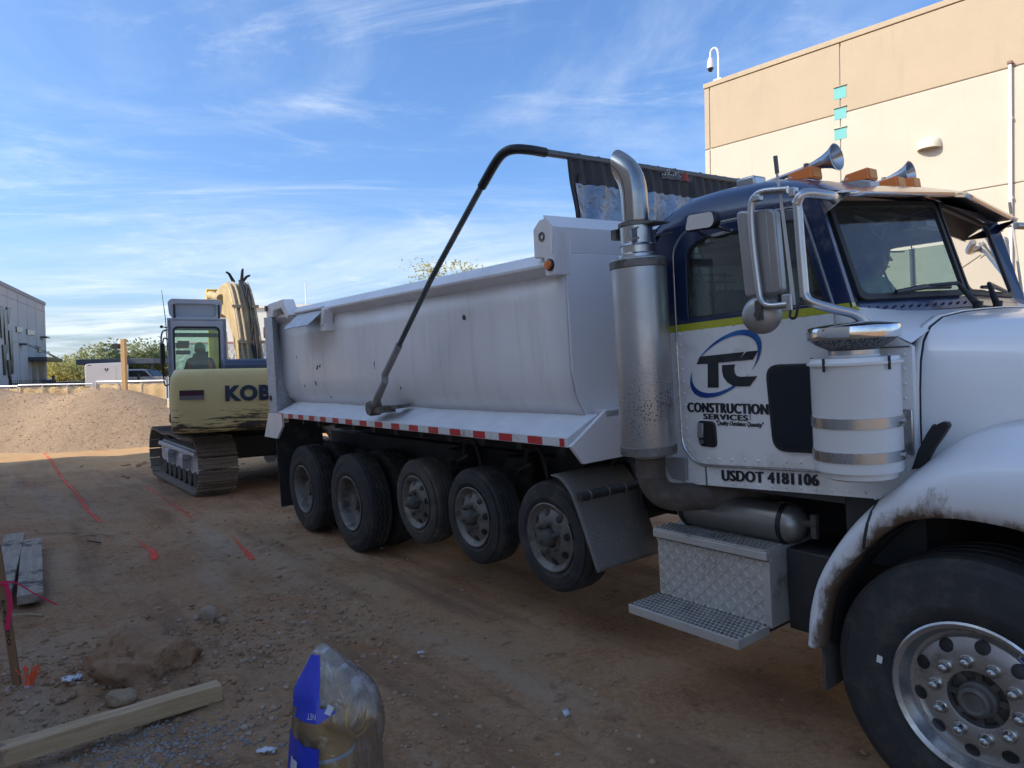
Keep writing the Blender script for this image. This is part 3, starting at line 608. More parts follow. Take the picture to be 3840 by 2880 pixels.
def car(name,label,loc,rz,paint_,h=1.75,L=4.7,pick=False):
    e=empty(name,label,'car',loc,rz,'vehicles parked behind the fences'); W_=.92
    body=[(-L/2,.45),(-L/2,.95),(-L/2+.15,1.02),(-.9*1.0,1.06),(-.9,1.06),(L/2-.3,1.0),(L/2,.85),(L/2,.42)]
    b=MB(); b.prism([(-L/2,.42),(-L/2,1.02),(L/2-1.25,1.05),(L/2-.12,.95),(L/2,.80),(L/2,.42)],'y',-W_,W_); b.build('body',paint_,e,bevel=.06,seg=3)
    cabp=[(-L/2+(1.5 if pick else .25),1.03),(-L/2+(1.6 if pick else .55),h-.06),(-L/2+(1.8 if pick else .9),h),(L/2-2.1,h),(L/2-1.9,h-.05),(L/2-1.22,1.03)]
    b=MB(); b.prism(cabp,'y',-W_+.1,W_-.1); b.build('cabin',paint_,e,bevel=.05,seg=3)
    gl=mat('car_glass',(.012,.014,.016),.06)
    for s in(-1,1):
        b=MB(); c=[((x-0)*.9+.0,1.08+(z-1.03)*.80) for x,z in cabp]; b.prism(c,'y',s*(W_-.1)-.0,s*(W_-.085)); b.build('side_window',gl,e,smooth=0)
        for x in(-L/2+.85,L/2-.85):
            w=MB(); w.lathe([(.19,-.09),(.31,-.10),(.35,-.06),(.35,.06),(.31,.10),(.19,.09)],(x,s*(W_-.08),.35),(0,1,0),20); wo_=w.build('wheel',mat('tyre_far',(.03,.03,.03),.8),e)
            w=MB(); w.lathe([(.002,.0),(.10,.03*s),(.19,.05*s)],(x,s*(W_-.06),.35),(0,1,0),16); w.build('rim',galv,wo_)
        b=MB(); b.box(L/2-.12,L/2+.01,s*.62-.16,s*.62+.16,.70,.84); b.build('headlight',galv,e,bevel=.02)
    b=MB(); b.hexa([(L/2-1.80,-.74,h-.10),(L/2-1.80,.74,h-.10),(L/2-1.24,.78,1.08),(L/2-1.24,-.78,1.08),(L/2-1.75,-.74,h-.10),(L/2-1.75,.74,h-.10),(L/2-1.19,.78,1.08),(L/2-1.19,-.78,1.08)]); b.build('windshield',gl,e,smooth=0)
    return e
dk=mat('car_black',(.02,.021,.024),.25,coat=.6); sv=mat('car_silver',(.33,.35,.38),.3,.5,coat=.5); grn=mat('car_grey',(.10,.105,.11),.35,coat=.4)
car('parked_car','black off-road car parked under the trees beside the grey building',(-38.6,58.5,-.3),math.radians(-15),dk,1.95,4.3)
car('parked_car','dark grey car parked at the trees right of the black off-road car',(-38.2,62.5,-.3),math.radians(8),grn,1.7)
car('parked_pickup','silver pickup parked behind the grey block wall under the carport',(-27.3,52.2,.45),math.radians(2),sv,1.80,5.4,True)
for i,(x,y,h,w,d,c,lab) in enumerate(((-30,86,5.2,9,7,(.62,.58,.52),'pale house far behind the trees, nearest the carport'),(-39.5,92,4.6,8,7,(.55,.47,.40),'tan house far behind the trees, left of the pale one'))):
    e=empty('far_house',lab,'house',(x,y,-.4),.05,'houses beyond the trees'); cm=mat('house_%d'%i,c,.9)
    b=MB(); b.box(-w/2,w/2,-d/2,d/2,0,h-1.2); b.build('wall',cm,e,smooth=0)
    b=MB(); b.prism([(-w/2-.4,h-1.2),(w/2+.4,h-1.2),(w/4,h),(-w/4,h)],'y',-d/2-.4,d/2+.4); b.build('roof',mat('house_roof',(.38,.24,.17),.9),e,smooth=0)
    for k in(-1,0,1):
        q=MB(); q.box(k*w*.3-.5,k*w*.3+.5,-d/2-.03,-d/2+.05,1.4,2.6); q.build('window',mat('dark_pane',(.03,.035,.04),.08),e,smooth=0)
# pale block building behind the excavator
gb=empty('pale_block_building','pale building with rough block face and red bands behind the excavator','building',(-15.6,33.0,-.4),math.radians(-4))
wb=mat('white_wall',(.70,.68,.62),.9,c2=(.74,.72,.66),nscale=1,bump=.3,bscale=8); split=mat('split_block',(.44,.43,.40),.95,c2=(.55,.53,.49),nscale=2.5,bump=1,bscale=5,bdist=.1); redb=mat('red_band',(.45,.16,.13),.8); bluew=mat('blue_grey_wall',(.30,.34,.42),.8,c2=(.34,.38,.46),nscale=1)
b=MB(); b.box(0,7.4,.1,9,0,5.20); b.build('wall',wb,gb,smooth=0)
b=MB(); b.box(-.01,4.2,.02,.12,2.0,3.6); b.build('block_band',split,gb,smooth=0)
b=MB(); b.box(-.01,7.4,.04,.12,0,1.95); b.build('lower_wall',mat('pale_green_wall',(.50,.54,.50),.9),gb,smooth=0)
for z in(1.95,3.6):
    b=MB(); b.box(-.01,4.2,.0,.12,z,z+.07); b.build('red_band',redb,gb,smooth=0)
b=MB(); b.box(3.4,7.42,-.5,.12,0,2.95); b.build('side_annex',bluew,gb,smooth=0)
b=MB(); b.box(-.03,7.43,.0,.3,5.18,5.30); b.build('parapet',wb,gb,smooth=0)
b=MB(); b.cyl((5.9,1,5.2),(5.9,1,6.4),.03,n=6); b.build('roof_pipe',white_paint,gb)
# ================================================================= trees
bark=mat('bark',(.12,.09,.065),.95,c2=(.19,.15,.11),nscale=8,bump=.6)
def leafm(name,c1,c2):
    m=mat(name,c1,.7,c2=c2,nscale=1.3,spec=.2,lo=.3,hi=.7); N,Lk,b=nodes_of(m); o=N['Material Output']
    tl=N.new('ShaderNodeBsdfTranslucent'); mx=N.new('ShaderNodeMixShader'); mx.inputs[0].default_value=.3; tl.inputs[0].default_value=(*[min(1,x*1.5) for x in c2],1)
    Lk.new(b.outputs[0],mx.inputs[1]); Lk.new(tl.outputs[0],mx.inputs[2]); Lk.new(mx.outputs[0],o.inputs[0]); return m
leaf_a=leafm('leaf_olive',(.19,.21,.085),(.33,.34,.15)); leaf_b=leafm('leaf_yellow_green',(.26,.25,.085),(.43,.40,.14)); leaf_c=leafm('leaf_dark',(.14,.17,.08),(.25,.28,.13))
def tree(label,x,y,H,Rx,n,m,leaf=.16,seed=1,z0=-.4,group='trees along the far side of the yard',low=.28,wisp=.5):
    r=random.Random(seed); e=empty('desert_tree',label,'tree',(x,y,z0),r.uniform(0,6),group)
    t=MB(); tips=[]
    for k in range(r.randint(4,6)):
        a=r.uniform(0,6.28); L=H*r.uniform(.55,.8); sp=Rx*r.uniform(.35,.8)
        p=[(0.08*math.cos(a),.08*math.sin(a),0),(sp*.25*math.cos(a),sp*.25*math.sin(a),L*.35),(sp*.6*math.cos(a+.2),sp*.6*math.sin(a+.2),L*.7),(sp*math.cos(a+.3),sp*math.sin(a+.3),L)]
        t.tube(p,[.11*H/5,.08*H/5,.05*H/5,.015],6); tips+=[p[2],p[3]]
        for q in range(3):
            b_=a+r.uniform(-1.2,1.2); s0=Vector(p[1]).lerp(Vector(p[3]),r.uniform(.2,.9)); e1=s0+Vector((math.cos(b_)*Rx*.5,math.sin(b_)*Rx*.5,H*r.uniform(.05,.28))); t.tube([s0,s0.lerp(e1,.5)+Vector((0,0,.1)),e1],[.035*H/5,.02*H/5,.006],5); tips.append(tuple(e1))
    t.build('trunk',bark,e)
    cl=[]
    for p in tips:
        for q in range(3): cl.append((Vector(p)+Vector((r.gauss(0,Rx*.16),r.gauss(0,Rx*.16),r.gauss(0,H*.06))),r.uniform(.14,.34)*Rx))
    for q in range(26):
        a=r.uniform(0,6.28); rr=Rx*math.sqrt(r.random()); hz=H*(low+(1-low)*r.random()); f=math.sqrt(max(.05,1-((hz/H-.62)/.5)**2)); cl.append((Vector((math.cos(a)*rr*f,math.sin(a)*rr*f,hz)),r.uniform(.12,.30)*Rx))
    for q in range(int(14*wisp)):
        a=r.uniform(0,6.28); cl.append((Vector((math.cos(a)*Rx*r.uniform(.1,.8),math.sin(a)*Rx*r.uniform(.1,.8),H*r.uniform(.92,1.08))),.10*Rx))
    wts=[c[1]**2 for c in cl]; R_=np.random.default_rng(seed); pick=R_.choice(len(cl),n,p=np.array(wts)/sum(wts))
    C_=np.array([tuple(c[0]) for c in cl])[pick]; S_=np.array([c[1] for c in cl])[pick]
    P_=C_+R_.normal(0,1,(n,3))*S_[:,None]*np.array([.55,.55,.42]); P_[:,2]=np.maximum(P_[:,2],H*low*.6)
    a=R_.normal(0,1,(n,3)); a/=np.linalg.norm(a,axis=1)[:,None]; b_=np.cross(a,R_.normal(0,1,(n,3))); b_/=np.linalg.norm(b_,axis=1)[:,None]
    la=(leaf*(.6+.8*R_.random(n)))[:,None]; a=a*la; b_=b_*la*.38
    vv=np.stack([P_-a,P_-b_,P_+a,P_+b_],1).reshape(-1,3); me=bpy.data.meshes.new('crown'); me.vertices.add(4*n); me.vertices.foreach_set('co',vv.ravel()); me.loops.add(4*n); me.loops.foreach_set('vertex_index',np.arange(4*n)); me.polygons.add(n); me.polygons.foreach_set('loop_start',np.arange(0,4*n,4)); me.update(calc_edges=True)
    me.materials.append(m); link('crown',me,e,smooth=0); return e
TR=[(-45.2,70,4.7,2.6,leaf_a,'olive tree whose crown touches the grey building corner'),(-41.8,68,5.0,2.6,leaf_b,'bushy yellow-green tree behind the parked dark cars'),(-38.6,66,5.6,2.7,leaf_a,'broad olive tree left of the white trailer'),(-35.2,64,6.0,2.6,leaf_a,'olive tree directly behind the white trailer'),(-31.4,60,6.2,2.2,leaf_c,'tallest darker tree just left of the wooden post'),(-29.2,62,5.4,2.3,leaf_a,'olive tree just right of the wooden post'),(-26.0,60,5.0,2.2,leaf_b,'yellow-green tree behind the carport roof'),(-22.0,52,5.2,1.4,leaf_b,'thin wispy tree beside the excavator cab'),(-36.5,75,5.4,2.8,leaf_c,'dark tree in the row behind the trailer tree'),(-33.0,76,5.6,2.8,leaf_a,'olive tree farthest back behind the wooden post')]
for i,(x,y,H,R_,m,lab) in enumerate(TR): tree(lab,x,y,H*.80,R_,3600 if i!=7 else 700,m,.17,20+i,wisp=.9)
tree('yellow-green tree showing above the dump box rail',-2.55,26.0,5.9,1.75,14000,leaf_b,.055,50,group=None,low=.42,wisp=.3)
# ================================================================= dump truck (local x forward, y away from the camera, z up; y=0 is the near tyre face)
tU=Vector((.602,-.799,.009)).normalized(); tV=Vector((-.797,-.601,-.050)); tY=-tV; tY=(tY-tU*tY.dot(tU)).normalized(); tW=tU.cross(tY)
truck=bpy.data.objects.new('dump_truck',None); col.objects.link(truck); truck.empty_display_size=.3
truck.matrix_world=Matrix(((tU.x,tY.x,tW.x,T_O.x),(tU.y,tY.y,tW.y,T_O.y),(tU.z,tY.z,tW.z,T_O.z),(0,0,0,1)))
tag(truck,'white dump truck with navy blue cab roof and long pale dump box','dump truck')
YC=1.25
def mir(y): return 2*YC-y
# --- materials
white=mat('truck_white',(.80,.79,.77),.35,c2=(.75,.74,.72),nscale=2.2,coat=.35,rvar=.08)
hoodw=mat('hood_white',(.82,.81,.80),.28,c2=(.79,.78,.77),nscale=1.2,coat=.5)
def cab_paint():
    m=mat('cab_two_tone',(.74,.74,.75),.35,coat=.5); N,Lk,b=nodes_of(m); t=N.new('ShaderNodeTexCoord'); sx=N.new('ShaderNodeSeparateXYZ'); Lk.new(t.outputs['Object'],sx.inputs[0])
    q=N.new('ShaderNodeMath'); q.operation='MULTIPLY_ADD'; Lk.new(sx.outputs[0],q.inputs[0]); q.inputs[1].default_value=-.034; Lk.new(sx.outputs[2],q.inputs[2])    # height along the sloping stripe
    rp=N.new('ShaderNodeValToRGB'); rp.color_ramp.interpolation='CONSTANT'
    mr_=N.new('ShaderNodeMapRange'); mr_.inputs[1].default_value=1.0; mr_.inputs[2].default_value=3.0; Lk.new(q.outputs[0],mr_.inputs[0]); Lk.new(mr_.outputs[0],rp.inputs[0])
    e=rp.color_ramp.elements; e[0].position=0; e[0].color=(.80,.78,.755,1); e[1].position=(2.112-1)/2; e[1].color=(.46,.44,.02,1)
    n=e.new((2.149-1)/2); n.color=(.006,.018,.062,1)
    nz=N.new('ShaderNodeTexNoise'); nz.inputs['Scale'].default_value=3.5; nz.inputs['Detail'].default_value=7; nz.inputs['Roughness'].default_value=.7; Lk.new(t.outputs['Object'],nz.inputs['Vector'])
    # road grime, a little more along the sill
    g=N.new('ShaderNodeMapRange'); g.inputs[1].default_value=1.55; g.inputs[2].default_value=1.15; g.inputs[3].default_value=0; g.inputs[4].default_value=.16; Lk.new(sx.outputs[2],g.inputs[0])
    a=N.new('ShaderNodeMath'); a.operation='ADD'; Lk.new(nz.outputs[0],a.inputs[0]); Lk.new(g.outputs[0],a.inputs[1])
    r=N.new('ShaderNodeMapRange'); r.inputs[1].default_value=.58; r.inputs[2].default_value=.80; r.inputs[4].default_value=.55; Lk.new(a.outputs[0],r.inputs[0])
    mx=N.new('ShaderNodeMix'); mx.data_type='RGBA'; Lk.new(r.outputs[0],mx.inputs[0]); Lk.new(rp.outputs[0],mx.inputs[6]); mx.inputs[7].default_value=(.33,.30,.28,1)
    Lk.new(mx.outputs[2],b.inputs['Base Color']); return m
cabp=cab_paint()
navy=mat('navy_paint',(.006,.018,.062),.28,c2=(.008,.022,.072),nscale=3,coat=.35)
boxp=mat('box_paint',(.80,.765,.75),.45,c2=(.73,.695,.68),nscale=1.6,coat=.15,rvar=.12,dirt=(.60,.555,.515),dscale=4.5,dlo=.52,dhi=.86,stretch=(1,1,.5),dstretch=(1.6,1.6,.22),bump=.12,bscale=2.2,bdist=.05)
boxlav=mat('box_front_paint',(.79,.775,.78),.40,c2=(.76,.745,.75),nscale=1.5,coat=.25)
galvsp=mat('speckled_galv',(.42,.43,.45),.55,.2,c2=(.58,.59,.62),nscale=45,detail=3,lo=.42,hi=.58,bump=.2,bscale=80)
wingp=mat('wing_paint',(.70,.71,.73),.5,c2=(.62,.62,.64),nscale=5,dirt=(.22,.20,.19),dscale=55,dlo=.66,dhi=.70,bump=.2,bscale=60)
alu=mat('aluminium',(.56,.56,.565),.32,.85,c2=(.46,.455,.45),nscale=9,rvar=.12,dirt=(.20,.17,.145),dscale=7,dlo=.56,dhi=.76)
chrome=mat('chrome',(.70,.70,.70),.10,1.0)
steelp=mat('polished_steel',(.52,.51,.50),.30,1.0,c2=(.50,.49,.48),nscale=2.5,rvar=.10,stretch=(6,6,.6))
def splatter(name,base,rough,metal,spots,thr=(.62,.645),scale=60,zone=None,stretch=(1,1,1),c2=None):
    m=mat(name,base,rough,metal,c2=c2 or tuple(x*.88 for x in base),nscale=4,rvar=.08); N,Lk,b=nodes_of(m); t=N.new('ShaderNodeTexCoord')
    mp=N.new('ShaderNodeMapping'); mp.inputs['Scale'].default_value=stretch; Lk.new(t.outputs['Object'],mp.inputs[0])
    v=N.new('ShaderNodeTexVoronoi'); v.inputs['Scale'].default_value=scale; v.inputs['Randomness'].default_value=1; Lk.new(mp.outputs[0],v.inputs['Vector'])
    nz=N.new('ShaderNodeTexNoise'); nz.inputs['Scale'].default_value=4.5; nz.inputs['Detail'].default_value=3; Lk.new(t.outputs['Object'],nz.inputs['Vector'])
    sx=N.new('ShaderNodeSeparateXYZ'); Lk.new(t.outputs['Object'],sx.inputs[0])
    # amount of splatter: around height zone[0] with spread zone[1]
    d=N.new('ShaderNodeMath'); d.operation='SUBTRACT'; Lk.new(sx.outputs[2],d.inputs[0]); d.inputs[1].default_value=zone[0]
    ab=N.new('ShaderNodeMath'); ab.operation='ABSOLUTE'; Lk.new(d.outputs[0],ab.inputs[0])
    am=N.new('ShaderNodeMapRange'); am.inputs[1].default_value=0; am.inputs[2].default_value=zone[1]; am.inputs[3].default_value=zone[2]; am.inputs[4].default_value=0; Lk.new(ab.outputs[0],am.inputs[0])
    q=N.new('ShaderNodeMath'); q.operation='MULTIPLY'; Lk.new(am.outputs[0],q.inputs[0]); Lk.new(nz.outputs[0],q.inputs[1])
    lt=N.new('ShaderNodeMath'); lt.operation='LESS_THAN'; Lk.new(v.outputs['Distance'],lt.inputs[0]); Lk.new(q.outputs[0],lt.inputs[1])
    mx=N.new('ShaderNodeMix'); mx.data_type='RGBA'; Lk.new(lt.outputs[0],mx.inputs[0]); mx.inputs[7].default_value=(*spots,1)
    src=b.inputs['Base Color'].links[0].from_socket; Lk.new(src,mx.inputs[6]); Lk.new(mx.outputs[2],b.inputs['Base Color'])
    mm=N.new('ShaderNodeMath'); mm.operation='MULTIPLY_ADD'; Lk.new(lt.outputs[0],mm.inputs[0]); mm.inputs[1].default_value=-metal; mm.inputs[2].default_value=metal; Lk.new(mm.outputs[0],b.inputs['Metallic']); return m
muffm=splatter('muffler_shield',(.50,.49,.48),.38,.85,(.035,.03,.028),scale=100,zone=(1.70,.38,.56),stretch=(1,1,.7))
rubber=mat('rubber',(.022,.022,.024),.82,c2=(.040,.038,.036),nscale=5,bump=.12,bscale=50,dirt=(.085,.070,.058),dscale=5,dlo=.52,dhi=.78)
rubber_d=mat('rubber_dusty',(.048,.043,.038),.9,c2=(.085,.072,.060),nscale=6,bump=.12,bscale=60,dirt=(.13,.105,.085),dscale=7,dlo=.54,dhi=.72)
black=mat('black_trim',(.012,.012,.013),.45); blackr=mat('black_gasket',(.016,.016,.017),.6)
chas=mat('chassis_black',(.020,.021,.024),.65,c2=(.042,.038,.035),nscale=4,bump=.2)
dull=mat('dull_alloy',(.24,.225,.205),.60,.5,c2=(.16,.145,.13),nscale=7,dirt=(.075,.060,.050),dscale=9,dlo=.50,dhi=.68)
hubm=mat('hub_grey',(.14,.125,.11),.7,.3,c2=(.08,.07,.06),nscale=12)
lugm=mat('lug_cap',(.42,.41,.40),.28,.9,c2=(.33,.32,.31),nscale=30,rvar=.1)
amber=mat('amber_lens',(.72,.17,.02),.25,coat=.6); amberd=mat('amber_reflector',(.85,.33,.08),.3,bump=.6,bscale=300)
redt=mat('red_tape',(.50,.025,.03),.45,dirt=(.24,.15,.13),dscale=12,dlo=.56,dhi=.76); whitet=mat('white_tape',(.66,.65,.62),.5,dirt=(.36,.32,.28),dscale=9,dlo=.52,dhi=.72)
guardm=splatter('guard_mud',(.17,.155,.14),.62,.15,(.34,.31,.28),scale=120,zone=(.80,.45,.50))
inter=mat('cab_interior',(.42,.41,.39),.9); interd=mat('cab_interior_dark',(.06,.058,.056),.9)
tint_g=glass('windshield_glass',(.76,.88,.84),.95); side_g=glass('side_glass',(.62,.70,.66),.96)
# --- wheels
def make_tyre(R,rim,wd,grooves,zig):
    """profile from the outer bead round the tread to the inner bead; axis +y"""
    t=.022 if R>.5 else .016
    pr=[(rim-.012,.035),(rim+.012,.012),(rim+(R-rim)*.22,.002),(rim+(R-rim)*.30,-.004),(rim+(R-rim)*.34,-.001),(rim+(R-rim)*.55,-.006),(rim+(R-rim)*.60,-.003),(rim+(R-rim)*.80,.004),(R-.045,.012),(R-.022,.018),(R-.020,.022),(R-.006,.030)]
    jg=[0]*len(pr)
    span=wd-.07
    for k in range(grooves):
        c=.035+span*(k+1)/(grooves+1); pr+=[(R,c-.011),(R-t,c-.006),(R-t,c+.006),(R,c+.011)]; jg+=[zig]*4
    pr+=[(R-.006,wd-.030),(R-.022,wd-.018),(rim+(R-rim)*.7,wd-.0),(rim+.01,wd-.012),(rim-.012,wd-.035)]; jg+=[0]*5
    return pr,jg
def wheel(name,u,y,w,R,rim,wd,style,label=None,tyre_m=rubber,side=1):
    d=(0,side,0); o=(u,y,w); A=lambda h:(u,y+side*h,w)
    m=MB()
    if style=='steer':
        m.lathe([(rim+.008,.012),(rim+.014,.0),(rim+.006,-.006),(rim-.012,.004),(rim-.020,.03),(rim-.035,.055),(rim-.060,.062),(.235,.045),(.20,.030),(.17,.028),(.120,.030),(.108,.034),(.104,.06)],o,d,60)
    elif style=='dual':
        m.lathe([(rim+.010,.012),(rim+.016,.0),(rim+.006,-.004),(rim-.008,.008),(rim-.018,.05),(rim-.030,.10),(rim-.040,.13),(rim-.075,.155),(.18,.165),(.145,.17),(.002,.17)],o,d,56)
    else:
        m.lathe([(rim+.008,.010),(rim+.013,.0),(rim+.004,-.004),(rim-.010,.006),(rim-.018,.022),(rim-.035,.030),(.150,.008),(.11,-.002),(.075,.002),(.062,.03)],o,d,48)
    wob=m.build(name,alu if style=='steer' else dull,truck,smooth=40,label=label)
    if style=='steer':
        for k in range(10):
            a=2*math.pi*(k+.32)/10; c=(u+.213*math.cos(a),y+side*.038,w+.213*math.sin(a)); h=MB(); h.lathe([(.0285,.004),(.0275,-.002),(.025,-.003),(.001,-.003)],(u+.213*math.cos(a),y+side*.0345,w+.213*math.sin(a)),(-.42*math.cos(a),side,-.42*math.sin(a)),18); h.build('hand_hole_disc',black,wob)  # black disc on the rim paints the dark of each hand hole
            a+=.31; c=Vector((u+.147*math.cos(a),y+side*.028,w+.147*math.sin(a))); n=MB(); n.lathe([(.027,.004),(.027,-.006),(.022,-.009),(.0205,-.022),(.019,-.030),(.014,-.037),(.007,-.041),(.001,-.042)],c,d,14); n.build('lug_nut',lugm,wob)
        h=MB(); h.lathe([(.104,.06),(.103,.075),(.07,.075),(.068,.03),(.058,.02),(.056,-.005),(.044,-.012),(.040,-.010),(.034,-.004),(.001,-.004)],o,d,28); h.build('hub',hubm,wob)
        for k in range(8):
            a=2*math.pi*k/8; h=MB(); h.obox((u+.085*math.cos(a),y+side*.065,w+.085*math.sin(a)),(math.cos(a),0,math.sin(a)),(0,1,0),(-math.sin(a),0,math.cos(a)),.02,.012,.012); h.build('hub_bolt',hubm,wob)
    elif style=='dual':
        h=MB(); h.lathe([(.12,.17),(.118,.115),(.105,.105),(.085,.10),(.08,.06),(.074,.05),(.001,.05)],o,d,24)
        h.build('hub',hubm,wob)
        for k in range(10):
            a=2*math.pi*k/10; h=MB(); h.cyl((u+.142*math.cos(a),y+side*.17,w+.142*math.sin(a)),(u+.142*math.cos(a),y+side*.135,w+.142*math.sin(a)),.018,n=6); h.build('lug_nut',hubm,wob)
    else:
        for k in range(8):
            a=2*math.pi*(k+.2)/8; c=(u+.170*math.cos(a),y+side*.008,w+.170*math.sin(a)); h=MB(); h.lathe([(.0275,.004),(.0265,-.002),(.024,-.003),(.001,-.003)],(u+.170*math.cos(a),y+side*.0175,w+.170*math.sin(a)),(-.5*math.cos(a),side,-.5*math.sin(a)),16); h.build('hand_hole_disc',black,wob)  # black disc paints the dark of the hole, rim is not pierced
        for k in range(6):
            a=2*math.pi*(k+.35)/6; c=Vector((u+.100*math.cos(a),y,w+.100*math.sin(a))); n=MB(); n.lathe([(.020,.004),(.019,-.012),(.013,-.030),(.012,-.040),(.001,-.041)],c,d,8); n.build('lug_nut',hubm,wob)
        h=MB(); h.lathe([(.062,.03),(.060,-.02),(.050,-.06),(.040,-.075),(.026,-.078),(.022,-.10),(.001,-.102)],o,d,24); h.build('hub',hubm,wob)
    t=MB(); pr,jg=make_tyre(R,rim,wd,4 if style!='dual' else 3,0.0 if style!='dual' else .011); t.lathe(pr,o,d,72 if style!='dual' else 56,jig=jg)
    t.build('tyre',tyre_m,wob,smooth=38)
    return wob
FR=(0,0,.5625)
fw=wheel('wheel',0,0,.5625,.550,.292,.40,'steer','large steer wheel with ten chrome lug nuts')
wheel('wheel',0,2*YC,.5625,.5625,.292,.40,'steer','far steer wheel',side=-1)
rub_l=mat('rubber_letter',(.075,.072,.07),.75)
for u in(-5.95,-7.27):
    for s,y in((1,.10),(-1,2*YC-.10)):
        wo2=wheel('wheel',u,y,.525,.525,.275,.265,'dual','outer rear dual wheel with deep dish rim',side=s)
        if s>0:
            for a0,tx in((2.5,'FORTUNE'),(-.75,'FORTUNE')):
                place_text('tyre_lettering',tx,rub_l,wo2,(0,.36,-.021,.021),lambda X,Y,z,u=u,y=y,a0=a0:Vector((u+(.428+Y)*math.cos(a0-X/.428),y-.0085-z,.525+(.428+Y)*math.sin(a0-X/.428))),offset=.01,extrude=.002)['kind']='stuff'
        wheel('wheel',u,y+s*.335,.525,.525,.275,.265,'dual','inner rear dual wheel',side=s)
for k,u in enumerate((-4.49,-3.585,-2.63)):
    for s,y in((1,.10),(-1,2*YC-.10)):
        wheel('wheel',u,y,.73,.385,.228,.25,'lift',('raised lift wheel, dusty brown','raised lift wheel in the middle','raised lift wheel next to the mud guard')[k],side=s,tyre_m=rubber_d if k==0 else rubber)
# stickers on the front tyre and rim
lab_w=mat('label_white',(.7,.7,.68),.6); lab_b=mat('label_blue',(.03,.07,.28),.5)
def polar(r,a,y): return (r*math.cos(a),y,.5625+r*math.sin(a))
s_=MB(); a0=math.radians(170)
s_.add([polar(.345,a0-.045,-.006),polar(.345,a0+.045,-.006),polar(.368,a0+.045,-.006),polar(.368,a0-.045,-.006)],[(0,1,2,3)]); s_.build('tyre_label',lab_w,fw,smooth=0)
a0=math.radians(52); s_=MB(); s_.add([polar(.243,a0+.07,.040),polar(.243,a0-.07,.040),polar(.272,a0-.07,.034),polar(.272,a0+.07,.034)],[(0,1,2,3)]); s_.build('rim_sticker',lab_w,fw,smooth=0)
c_=Vector(polar(.262,a0,.033)); s_=MB(); s_.obox(c_,(math.sin(a0),0,-math.cos(a0)),(0,1,0),(math.cos(a0),0,math.sin(a0)),.012,.001,.008); s_.build('sticker_emblem',lab_b,fw,smooth=0)
place_text('sticker_text','ALCOA',lab_b,fw,(-.016,.016,-.005,.005),lambda X,Y,z:Vector(polar(.249,a0,.033))+Vector((math.sin(a0),0,-math.cos(a0)))*X+Vector((math.cos(a0),0,math.sin(a0)))*Y+Vector((0,-z,0)),offset=.02,extrude=.0005)
# --- chassis
for y in(.80,1.62):
    b=MB(); b.box(-8.0,.95,y,y+.09,.86,1.13); b.build('frame_rail',chas,truck,bevel=.008)
for u in(-7.8,-6.6,-5.2,-4.05,-3.1,-2.1,-1.2,.2,.85):
    b=MB(); b.box(u-.05,u+.05,.88,1.63,.90,1.08); b.build('crossmember',chas,truck)
for u in(-5.95,-7.27):
    b=MB(); b.cyl((u,.25,.525),(u,2.25,.525),.075,n=14); b.ball((u,YC,.525),.22,14,8); b.build('drive_axle',chas,truck)
    for y in(.78,1.72):
        b=MB(); b.tube([(u-.5,y,.72),(u,y,.62),(u+.5,y,.72)],.05,8); b.cyl((u+.33,y,.70),(u+.33,y,.95),.12,n=14); b.build('suspension',chas,truck)
for u in(-4.49,-3.585,-2.63):
    b=MB(); b.cyl((u,.3,.73),(u,2.2,.73),.06,n=12); b.build('lift_axle',chas,truck)
    for y in(.66,1.80):
        b=MB(); b.cyl((u-.05,y,.80),(u-.05,y,1.14),.12,n=16); b.lathe([(.12,0),(.15,.06),(.12,.12),(.15,.18),(.12,.24)],(u-.05,y,.86),(0,0,1),16); b.build('air_bag',rubber,truck)
        b=MB(); b.tube([(u-.02,y-.15,.76),(u+.12,y-.15,1.05),(u+.3,y-.15,1.12)],.02,6); b.build('air_hose',chas,truck)
    b=MB(); b.tube(spline([(u+.20,.52,1.05),(u+.26,.50,1.22),(u+.40,.50,1.26),(u+.48,.50,1.10),(u+.48,.52,.95)],6),.018,8); b.build('air_hose',chas,truck)
b=MB(); b.cyl((0,.35,.5625),(0,2.15,.5625),.07,n=12); b.build('steer_axle',chas,truck)
b=MB(); b.cyl((-5.9,YC,.62),(-1.2,YC,.80),.06,n=12); b.build('drive_shaft',chas,truck)
b=MB(); b.box(-1.5,-.4,.95,1.6,.65,1.15); b.box(-.5,.75,.95,1.55,.72,1.55); b.build('engine',chas,truck,bevel=.04)
b=MB(); b.box(-3.3,-2.9,.78,.80,.86,1.2); b.build('frame_plate',chas,truck)
# --- dump box
TX0,TX1=-7.75,-2.30
bottom=[(.20,1.58),(.145,1.66),(.115,1.75),(.10,1.87),(.097,2.1),(.10,2.35),(.10,2.545)]
prof=bottom+[(.015,2.605),(.015,2.625),(.095,2.695),(.165,2.695),(.165,2.55),(.16,2.3),(.16,1.9),(.185,1.75),(.24,1.62),(.45,1.50)]
full=[(y,w) for y,w in prof]; full=[(.20,1.58),(.20,1.44)]+[]
b=MB(); us=np.linspace(TX0,TX1,28)
near=bottom; rows=[]
for u in us:
    row=[(u,y+.004*math.sin(u*3.1+w*2)+(.003*math.sin(u*7+w*5)),w-.0115*(u-TX0)*((w-1.58)/1.0 if w>2.4 else 0)) for y,w in near]; rows.append(row)
b.grid(rows); box=b.build('dump_box',boxp,truck,smooth=50,label='pale smooth box side with a rounded lower edge'); sm=box.modifiers.new('thick','SOLIDIFY'); sm.thickness=-.012; sm.offset=1
def slope(u,w): return w-.0115*(u-TX0)
